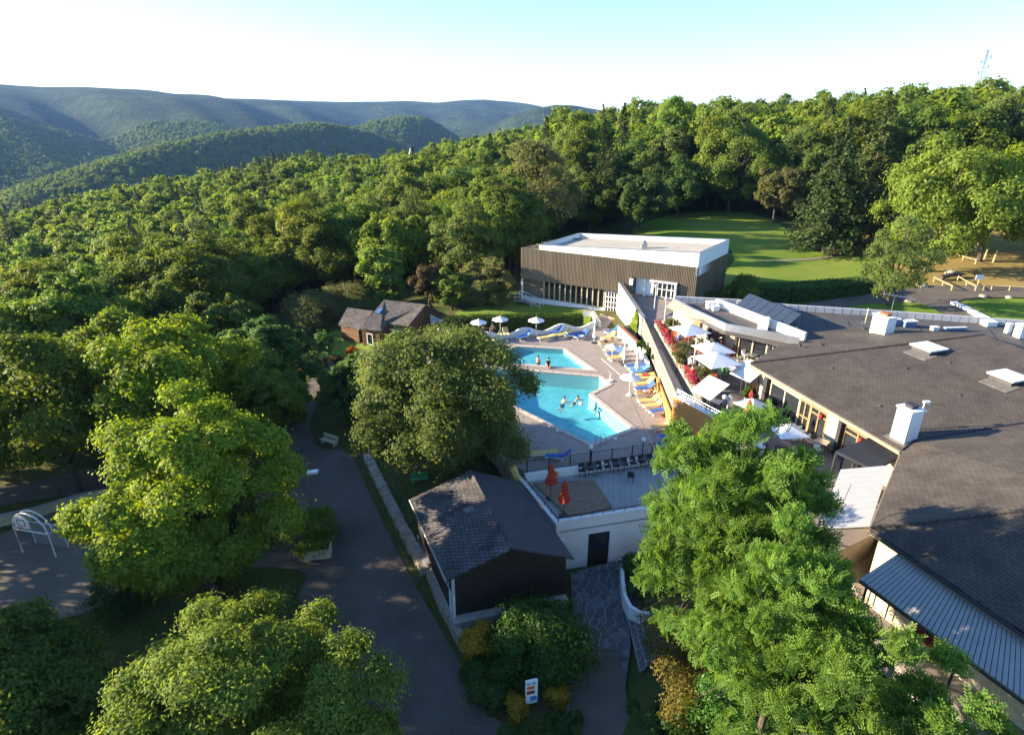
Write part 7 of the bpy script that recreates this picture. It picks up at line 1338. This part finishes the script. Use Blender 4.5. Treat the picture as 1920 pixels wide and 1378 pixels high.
for px, py, s, lab in [(1728, 542, .7, 'pale boulder at the foot of the large bright maple'), (1780, 525, .8, 'boulder at the end of the fallen trunk'), (1842, 561, .5, 'dark stone on the verge by the back road'), (1890, 564, .4, 'pale stone on the verge near the right border'), (1702, 566, .5, 'stone on the grass island')]:
    p = P(px, py, 3.0); p.z = hz(p.x, p.y) + .1; o = thing('boulder', lab, 'boulder', p); bm = bmesh.new(); bmesh.ops.create_icosphere(bm, subdivisions=2, radius=s); gg = random.Random(px)
    for v in bm.verts: v.co *= gg.uniform(.85, 1.1); v.co.z *= .65
    me = bpy.data.meshes.new('rock'); bm.to_mesh(me); bm.free(); me.materials.append(MT['stone2']); put('rock', me, o)
p, q = P(1762, 527, 3.5), P(1800, 522, 3.6); p.z, q.z = hz(p.x, p.y) + .45, hz(q.x, q.y) + .4; o = thing('fallen_trunk', 'fallen tree trunk lying by the field gate', 'log', p); MB().tube([p, p.lerp(q, .5) + Vector((0, 0, .2)), q], .35, 8, .25).build('trunk', MT['bark'], o); MB().tube([p.lerp(q, .4), p.lerp(q, .3) + Vector((-.3, .6, 1.0))], .12, 5, .04).build('branch', MT['bark'], o)
p = P(1831, 540, 3.5); p.z = hz(p.x, p.y); o = thing('field_sign', 'small white sign on a post by the field gate', 'sign', p); m = MB(); m.tube([p, p + Vector((0, 0, 1.4))], .06, 5); m.build('post', MT['yellowwood'], o); m = MB(); m.box(p + Vector((0, -.05, 1.5)), (1.0, .05, .55)); m.build('panel', MT['whitepaint'], o)
for px, py, h, lab in [(1845, 488, 1.6, 'wooden play post left of the tree trunk'), (1862, 492, 1.8, 'leaning pale play post'), (1827, 478, 2.0, 'tall wooden play post behind the rail fence')]: p = P(px, py, 4.4); p.z = hz(p.x, p.y); o = thing('play_post', lab, 'post', p); MB().tube([p, p + Vector((.1, 0, h))], .13, 6).build('post', MT['yellowwood'], o); MB().lathe([(.15, 0), (.03, .1)], 6, p + Vector((.1, 0, h))).build('cap', MT['yellowwood'], o)
o = thing('verge_wall', 'white kerb wall between the back road and the verge', 'wall', P(1787, 570, 3)); kb = [P2(1787, 569, 3.1), P2(1812, 581, 3.0), P2(1850, 602, 2.9)]; MB().wall(kb, [2.2] * 3, [3.35, 3.3, 3.3], .7).build('wall_body', MT['white'], o)
def car(px, py, z, lab, rz, col):
    p = P(px, py, z); p.z = hz(p.x, p.y); o = thing('parked_car', lab, 'car', p); R = Matrix.Rotation(rz, 4, 'Z'); T = lambda x, y, zz: p + R @ Vector((x, y, zz)); pr = [(-2.0, .35), (-2.05, .75), (-1.6, .9), (-1.1, 1.35), (.4, 1.4), (1.0, .95), (1.9, .8), (2.0, .4)]; k = len(pr); m = MB()
    m.add([T(x, -.8, zz) for x, zz in pr] + [T(x, .8, zz) for x, zz in pr], [tuple(range(k)), tuple(range(k, 2 * k))[::-1]] + [(i, (i + 1) % k, k + (i + 1) % k, k + i) for i in range(k)]); m.build('body', MT[col], o); m = MB()
    for s in (-1, 1): m.add([T(x, s * .81, zz) for x, zz in ((-1.4, .95), (-1.0, 1.28), (.3, 1.32), (.8, .95))], [(0, 1, 2, 3)])
    m.build('window', MT['glass'], o)
    for x in (-1.25, 1.25):
        for s in (-.78, .78): m = MB(); m.tube([T(x, s - .1, .32), T(x, s + .1, .32)], .32, 12); m.build('wheel', MT['black'], o)
car(1603, 433, 4.8, 'pale car parked under the trees beyond the lawn', .1, 'steel')

# ---- people
def person(label, J, skin='skin', top=None, bottom='swimblue', hair='hair', s=1.0, loc=(0, 0, 0), rz=0):
    """one continuous body grown on a posed skeleton, with head, hair and clothes"""
    names = list(J); E = [('pelvis', 'chest'), ('chest', 'neck'), ('neck', 'head'), ('chest', 'shl'), ('shl', 'ell'), ('ell', 'hal'), ('chest', 'shr'), ('shr', 'elr'), ('elr', 'har'), ('pelvis', 'hil'), ('hil', 'knl'), ('knl', 'fol'), ('fol', 'tol'), ('pelvis', 'hir'), ('hir', 'knr'), ('knr', 'for'), ('for', 'tor'), ('hal', 'fil'), ('har', 'fir'), ('hal', 'thl'), ('har', 'thr')]
    def ext(a, b, f): return Vector(J[b]) + (Vector(J[b]) - Vector(J[a])).normalized() * f
    J = dict(J); J['fil'] = ext('ell', 'hal', .1); J['fir'] = ext('elr', 'har', .1); J['thl'] = Vector(J['hal']) + Vector((.04, .03, .03)); J['thr'] = Vector(J['har']) + Vector((.04, -.03, .03)); fd = Vector((.13, 0, -.03)) if abs(J['fol'][2] - J['knl'][2]) > .2 else Vector((.03, 0, .12))
    J['tol'] = Vector(J['fol']) + fd; J['tor'] = Vector(J['for']) + fd
    rad = dict(pelvis=(.15, .12), chest=(.17, .12), neck=(.06, .06), head=(.095, .11), sh=(.07, .065), el=(.045, .045), ha=(.035, .025), fi=(.022, .014), th=(.014, .014), hi=(.10, .10), kn=(.065, .065), fo=(.045, .045), to=(.04, .03))
    keys = list(J); me = bpy.data.meshes.new('body'); me.from_pydata([Vector(J[k]) for k in keys], [(keys.index(a), keys.index(b)) for a, b in E], []); t = bpy.data.objects.new('tmp_body', me); COL.objects.link(t); sk = t.modifiers.new('s', 'SKIN'); t.modifiers.new('u', 'SUBSURF').levels = 1
    for i, k in enumerate(keys): r = rad.get(k, rad.get(k[:2])); me.skin_vertices[0].data[i].radius = r; me.skin_vertices[0].data[i].use_root = (k == 'pelvis')
    dg = bpy.context.evaluated_depsgraph_get(); out = bpy.data.meshes.new_from_object(t.evaluated_get(dg)); bpy.data.objects.remove(t); out.name = 'body'; out.materials.clear(); out.materials.append(MT[skin]); out.polygons.foreach_set('use_smooth', np.ones(len(out.polygons), bool))
    o = thing('person', label, 'person'); put('body', out, o); H, Nk = Vector(J['head']), Vector(J['neck']); ax = (H - Nk).normalized(); hc = H + ax * .03
    def cloth(nm, sel, mat, push):
        bm = bmesh.new(); bm.from_mesh(out); bm.normal_update(); bmesh.ops.delete(bm, geom=[f for f in bm.faces if not sel(f.calc_center_median())], context='FACES')
        for v in bm.verts: v.co += v.normal * push
        if len(bm.faces): m2 = bpy.data.meshes.new(nm); bm.to_mesh(m2); m2.materials.clear(); m2.materials.append(MT[mat]); m2.polygons.foreach_set('use_smooth', np.ones(len(m2.polygons), bool)); put(nm, m2, o)
        bm.free()
    def near(p, keys_): 
        best = None
        for a, b in E:
            A, B = Vector(J[a]), Vector(J[b]); tt = max(0, min(1, (p - A).dot(B - A) / max(1e-6, (B - A).length_squared))); dd = (p - A - (B - A) * tt).length
            if best is None or dd < best[0]: best = (dd, a, b, tt)
        return best
    cloth('shorts', lambda p: (lambda n: (n[1] == 'pelvis' and (n[2] != 'chest' or n[3] < .3)) or (n[1] in ('hil', 'hir') and n[3] < .55))(near(p, 0)), bottom, .012)
    if top: cloth('shirt', lambda p: (lambda n: (n[1], n[2]) in (('pelvis', 'chest'), ('chest', 'shl'), ('chest', 'shr')) or (n[1] == 'chest' and n[2] == 'neck' and n[3] < .6) or (n[1] in ('shl', 'shr') and n[3] < .5))(near(p, 0)), top, .014)
    # head: rounded skull with nose and ears joined, hair cap over it
    m = MB(); m.lathe([(max(.002, .098 * math.sin(math.pi * k / 8) * (1 - .12 * (k < 3))), -.125 * math.cos(math.pi * k / 8)) for k in range(9)], 12, hc + Vector((0, 0, .0))); m.box(hc + Vector((.098, 0, -.01)), (.03, .022, .04)); m.box(hc + Vector((0, .098, 0)), (.03, .015, .045)); m.box(hc + Vector((0, -.098, 0)), (.03, .015, .045)); fc = m.build('face', MT[skin], o, True)
    m = MB(); m.box(hc + Vector((.088, .035, .025)), (.015, .022, .012)); m.box(hc + Vector((.088, -.035, .025)), (.015, .022, .012)); m.build('eyes', MT['black'], fc); m = MB(); m.box(hc + Vector((.084, 0, -.055)), (.014, .045, .01)); m.build('mouth', MT['terracotta'], fc)
    m = MB(); m.lathe([(max(.002, .112 * math.sin(math.pi * k / 10)), .012 - .135 * math.cos(math.pi * k / 10)) for k in range(5, 11)], 12, hc + Vector((-.02, 0, .01))); m.build('hair', MT[hair], o, True)
    o.location = loc; o.rotation_euler = (0, 0, rz); o.scale = (s, s, s)
def sit(h=.45, lean=0.0): return dict(pelvis=(0, 0, h + .1), chest=(-.03 + lean, 0, h + .48), neck=(0 + lean, 0, h + .66), head=(.03 + lean, 0, h + .82), shl=(-.02 + lean, .18, h + .55), ell=(.1 + lean, .24, h + .3), hal=(.34 + lean, .16, h + .28), shr=(-.02 + lean, -.18, h + .55), elr=(.1 + lean, -.24, h + .3), har=(.34 + lean, -.16, h + .28), hil=(.03, .1, h + .08), knl=(.45, .12, h + .08), fol=(.47, .12, .06), hir=(.03, -.1, h + .08), knr=(.45, -.12, h + .08), **{'for': (.47, -.12, .06)})
def stand(z=0): return dict(pelvis=(0, 0, .95 + z), chest=(0, 0, 1.32 + z), neck=(0, 0, 1.5 + z), head=(.02, 0, 1.66 + z), shl=(0, .19, 1.4 + z), ell=(.05, .3, 1.15 + z), hal=(.25, .35, 1.1 + z), shr=(0, -.19, 1.4 + z), elr=(.0, -.28, 1.12 + z), har=(.12, -.3, .88 + z), hil=(0, .1, .9 + z), knl=(.03, .11, .5 + z), fol=(0, .11, .07 + z), hir=(0, -.1, .9 + z), knr=(.03, -.11, .5 + z), **{'for': (0, -.11, .07 + z)})
def swim(): return dict(pelvis=(-.1, 0, -.3), chest=(.05, 0, .0), neck=(.1, 0, .16), head=(.14, 0, .32), shl=(.05, .19, .05), ell=(.3, .32, -.02), hal=(.55, .3, .0), shr=(.05, -.19, .05), elr=(.2, -.4, .05), har=(.35, -.62, .02), hil=(-.15, .1, -.35), knl=(-.35, .12, -.6), fol=(-.7, .12, -.7), hir=(-.15, -.1, -.35), knr=(-.3, -.15, -.65), **{'for': (-.65, -.16, -.75)})
def lie(): return dict(pelvis=(-.1, 0, .52), chest=(.28, 0, .58), neck=(.48, 0, .66), head=(.62, 0, .74), shl=(.36, .19, .60), ell=(.15, .33, .50), hal=(-.05, .3, .52), shr=(.36, -.19, .60), elr=(.15, -.33, .50), har=(-.05, -.3, .52), hil=(-.13, .1, .52), knl=(-.5, .12, .62), fol=(-.88, .12, .48), hir=(-.13, -.1, .52), knr=(-.5, -.12, .56), **{'for': (-.9, -.13, .48)})
def at3(x, y, z): return P(*C3(x, y), z)
person('swimmer standing chest deep in the middle of the large pool', swim(), loc=at3(770, 852, -.1), rz=.8); person('swimmer stretching beside a float in the large pool', swim(), loc=at3(890, 835, -.1), rz=-.6, bottom='black'); person('bather with wet hair sitting on the ledge between the pools', sit(.05), loc=at3(535, 512, .0), rz=1.2); person('dark clad bather sitting on the ledge between the pools', sit(.05), loc=at3(628, 530, .0), rz=-1.4, top='black', bottom='black')
q = at3(935, 872, -.12); o = thing('pool_float', 'small white float on the water beside the swimmer', 'float', q); m = MB(); m.lathe([(.02, .1), (.2, .09), (.26, .02), (.2, -.05), (.02, -.06)], 12, q); m.build('body', MT['plastic'], o, True); m = MB(); m.box(q + Vector((.05, 0, .1)), (.12, .2, .03)); m.build('grip', MT['redplastic'], o)
a_, b_ = P(*C3(1095, 318), .3), P(*C3(1245, 290), .45); d_ = b_ - a_; person('person sunbathing on the yellow lounger by the planter wall', lie(), loc=(a_.lerp(b_, .5).x, a_.lerp(b_, .5).y, 0), rz=math.atan2(d_.y, d_.x)); a_, b_ = P(*C3(1450, 782), .3), P(*C3(1610, 765), .45); d_ = b_ - a_; person('person lying on the yellow lounger before the timber opening', lie(), loc=(a_.lerp(b_, .5).x, a_.lerp(b_, .5).y, 0), rz=math.atan2(d_.y, d_.x), bottom='clothwhite')
person('person in dark clothes standing behind the parasols by the wavy wall', stand(), loc=P(906, 640, 0), rz=-1.6, top='swimblue', bottom='swimblue'); person('person in dark swimwear standing left of the yellow loungers', stand(), loc=at3(112, 262, 0), rz=-1.2, bottom='black')
for px, py, z, rz, tp, bt, lab in [(1271, 646, 2.9, .4, 'blue', 'swimblue', 'person in a blue shirt seated at the farthest terrace tables'), (1312, 702, 2.9, .5, 'clothwhite', 'black', 'person in a white shirt seated at the busy terrace table'), (1336, 698, 2.9, 3.4, 'black', 'black', 'person in black seated on the right of the busy table'), (1320, 708, 2.9, 1.6, 'clothwhite', 'swimblue', 'person in a pale shirt seated on the near side of the busy table'), (1296, 712, 2.9, .8, 'clothred', 'clothwhite', 'person in a red top beside the tall white lamp post'), (1350, 662, 2.9, 3.0, 'clothred', 'black', 'person in red seated below the middle parasol')]: person(lab, sit(.45), loc=P(px, py, z), rz=rz, top=tp, bottom=bt)
q = P(1291, 702, 2.9); person('waiter in white standing beside the tall white lamp post', stand(), loc=q, rz=.3, top='clothwhite', bottom='black')
# yellow slide and green bench under the oak
p = P(966, 898, -.6); o = thing('yellow_slide', 'yellow plastic slide end beside the fence corner', 'slide', p); m = MB(); a, b = P(960, 873, .9), P(972, 905, -.4); m.tube([a, a.lerp(b, .5), b], .3, 8); m.build('chute', MT['yellow'], o); MB().tube([(a.x, a.y, -1), a], .05, 5).build('post', MT['steel'], o)
p = P(788, 910, -2.3); p.z = hz(p.x, p.y); o = thing('garden_bench', 'small green bench in the grass under the oak', 'bench', p); m = MB(); m.box(p + Vector((0, 0, .42)), (1.3, .4, .05), .3); m.build('seat', MT['greenplastic'], o); m = MB(); m.box(p + Vector((-.05, .2, .68)), (1.3, .05, .35), .3); m.build('backrest', MT['greenplastic'], o)
for s in (-.5, .5): m = MB(); m.box(p + Vector((s, .1 * s, .2)), (.08, .35, .42), .3); m.build('leg', MT['greenplastic'], o)
# ================================================================ ground litter, grass and roof seams
def in_poly(X, Y, poly):
    c = np.zeros(len(X), bool); j = len(poly) - 1
    for i in range(len(poly)):
        (xi, yi), (xj, yj) = poly[i][:2], poly[j][:2]
        with np.errstate(divide='ignore', invalid='ignore'): c ^= ((yi > Y) != (yj > Y)) & (X < (xj - xi) * (Y - yi) / (yj - yi) + xi)
        j = i
    return c
def ground_cover():
    g = np.random.default_rng(88); cabin_p = [P2(770, 935, .35), P2(838, 1088, .35), P2(1076, 1046, .3), P2(975, 902, .3)]; path_p = [P2(1066, 1070, ZP), P2(1180, 1040, ZP), P2(1215, 1290, ZP), P2(1200, 1420, -3.9), P2(1045, 1420, -4), P2(1062, 1290, -3.95)]
    court_p = [P2(-260, 940, -4.4), P2(240, 925, -4.3), P2(260, 1110, -4.3), P2(-200, 1220, -4.5)]; track_p = [P2(-260, 920, -4.6), P2(0, 895, -4.6), P2(160, 872, -4.4), P2(320, 890, -4.2), P2(280, 930, -4.3), P2(0, 960, -4.5)]
    # tufts of grass on the near banks and lawns
    n = 60000; X = g.uniform(-46, 6, n); Y = g.uniform(14, 74, n); bad = in_poly(X, Y, road) | in_poly(X, Y, cabin_p) | in_poly(X, Y, path_p) | in_poly(X, Y, court_p) | in_poly(X, Y, track_p) | in_poly(X, Y, DECK) | ((X > -2.6) & (Y > 26) & (Y < 42)) | ((X > -6) & (Y > 40) & (Y < 66))
    u, v = pix(X, Y, height(X, Y)); bad |= (v < 590) | (u < -60) | (v > 1420) | ((u > 640) & (u < 860) & (v < 655))
    k = ~bad; X, Y = X[k], Y[k]; Z = height(X, Y); n = len(X)
    a = g.uniform(0, 6.28, n); w_ = g.uniform(.03, .07, n); h = g.uniform(.08, .22, n); dx, dy = np.cos(a), np.sin(a); lx, ly = g.normal(size=n) * .06, g.normal(size=n) * .06
    B = np.stack([X, Y, Z + .03], -1); D = np.stack([dx * w_, dy * w_, 0 * w_], -1); T = B + np.stack([lx, ly, h], -1); V = np.stack([B - D, B + D, T + D * .3, T - D * .3], 1).reshape(-1, 3)
    o = put('grass', leafmesh('grass', V, LF['grass'], g)); o['kind'] = 'stuff'
    # fallen leaves on the tarmac and paths
    n = 26000; X = g.uniform(-34, 8, n); Y = g.uniform(12, 60, n); k = in_poly(X, Y, road) | in_poly(X, Y, path_p) | in_poly(X, Y, track_p); X, Y = X[k], Y[k]
    # drift towards the edges in patches
    f = np.sin(X * .9 + np.sin(Y * .5) * 2) + np.sin(Y * .8 + np.sin(X * .7) * 2) + g.normal(size=len(X)) * .5; k = f > .5; X, Y = X[k], Y[k]; Z = height(X, Y); C = np.stack([X, Y, np.maximum(Z + .085, np.where(in_poly(X, Y, path_p), -3.66, -9))], -1)
    o = put('leaf_litter', leafmesh('leaf_litter', leaves(C, g.normal(size=C.shape) * .25 + np.array([0, 0, 1]), .11, .6, g), LF['litter'], g)); o['kind'] = 'stuff'
LF['grass'] = leafmat('grass_blades', (.06, .085, .015), (.16, .16, .045), .3, rv=.05); LF['litter'] = leafmat('dry_leaves', (.10, .07, .03), (.22, .15, .06), .1, rv=.05)
ground_cover()
wing_o = bpy.data.objects['flat_roofed_wing']
for k in range(9):
    a, b = P(1545 + k * 44, 600 + k * 2.4, 5.71), P(1560 + k * 46, 636 + k * 2.2, 5.71); MB().slab([a, a + Vector((.1, 0, 0)), b + Vector((.1, 0, 0)), b], .012).build('felt_seam', MT['darkroof'], wing_o)
for i, (c, lab) in enumerate([(('clothwhite'), 'white towel on the raised blue lounger by the wavy wall'), (('clothred'), 'red towel on the flat yellow lounger past the three blue ones')]):
    q = P(*C3(930 if i == 0 else 1525, 240 if i == 0 else 600), .44); t = thing('towel', lab, 'towel', q); m = MB(); pts = [(-.3, -.24, 0), (.3, -.26, .02), (.32, .25, .01), (-.28, .26, 0)]
    m.slab([q + Vector(p) for p in pts], .02); m.build('cloth', MT[c], t); m = MB(); m.slab([q + Vector((-.3, -.32, -.14)), q + Vector((.28, -.34, -.16)), q + Vector((.3, -.26, .02)), q + Vector((-.3, -.24, 0))], .02); m.build('fold', MT[c], t)
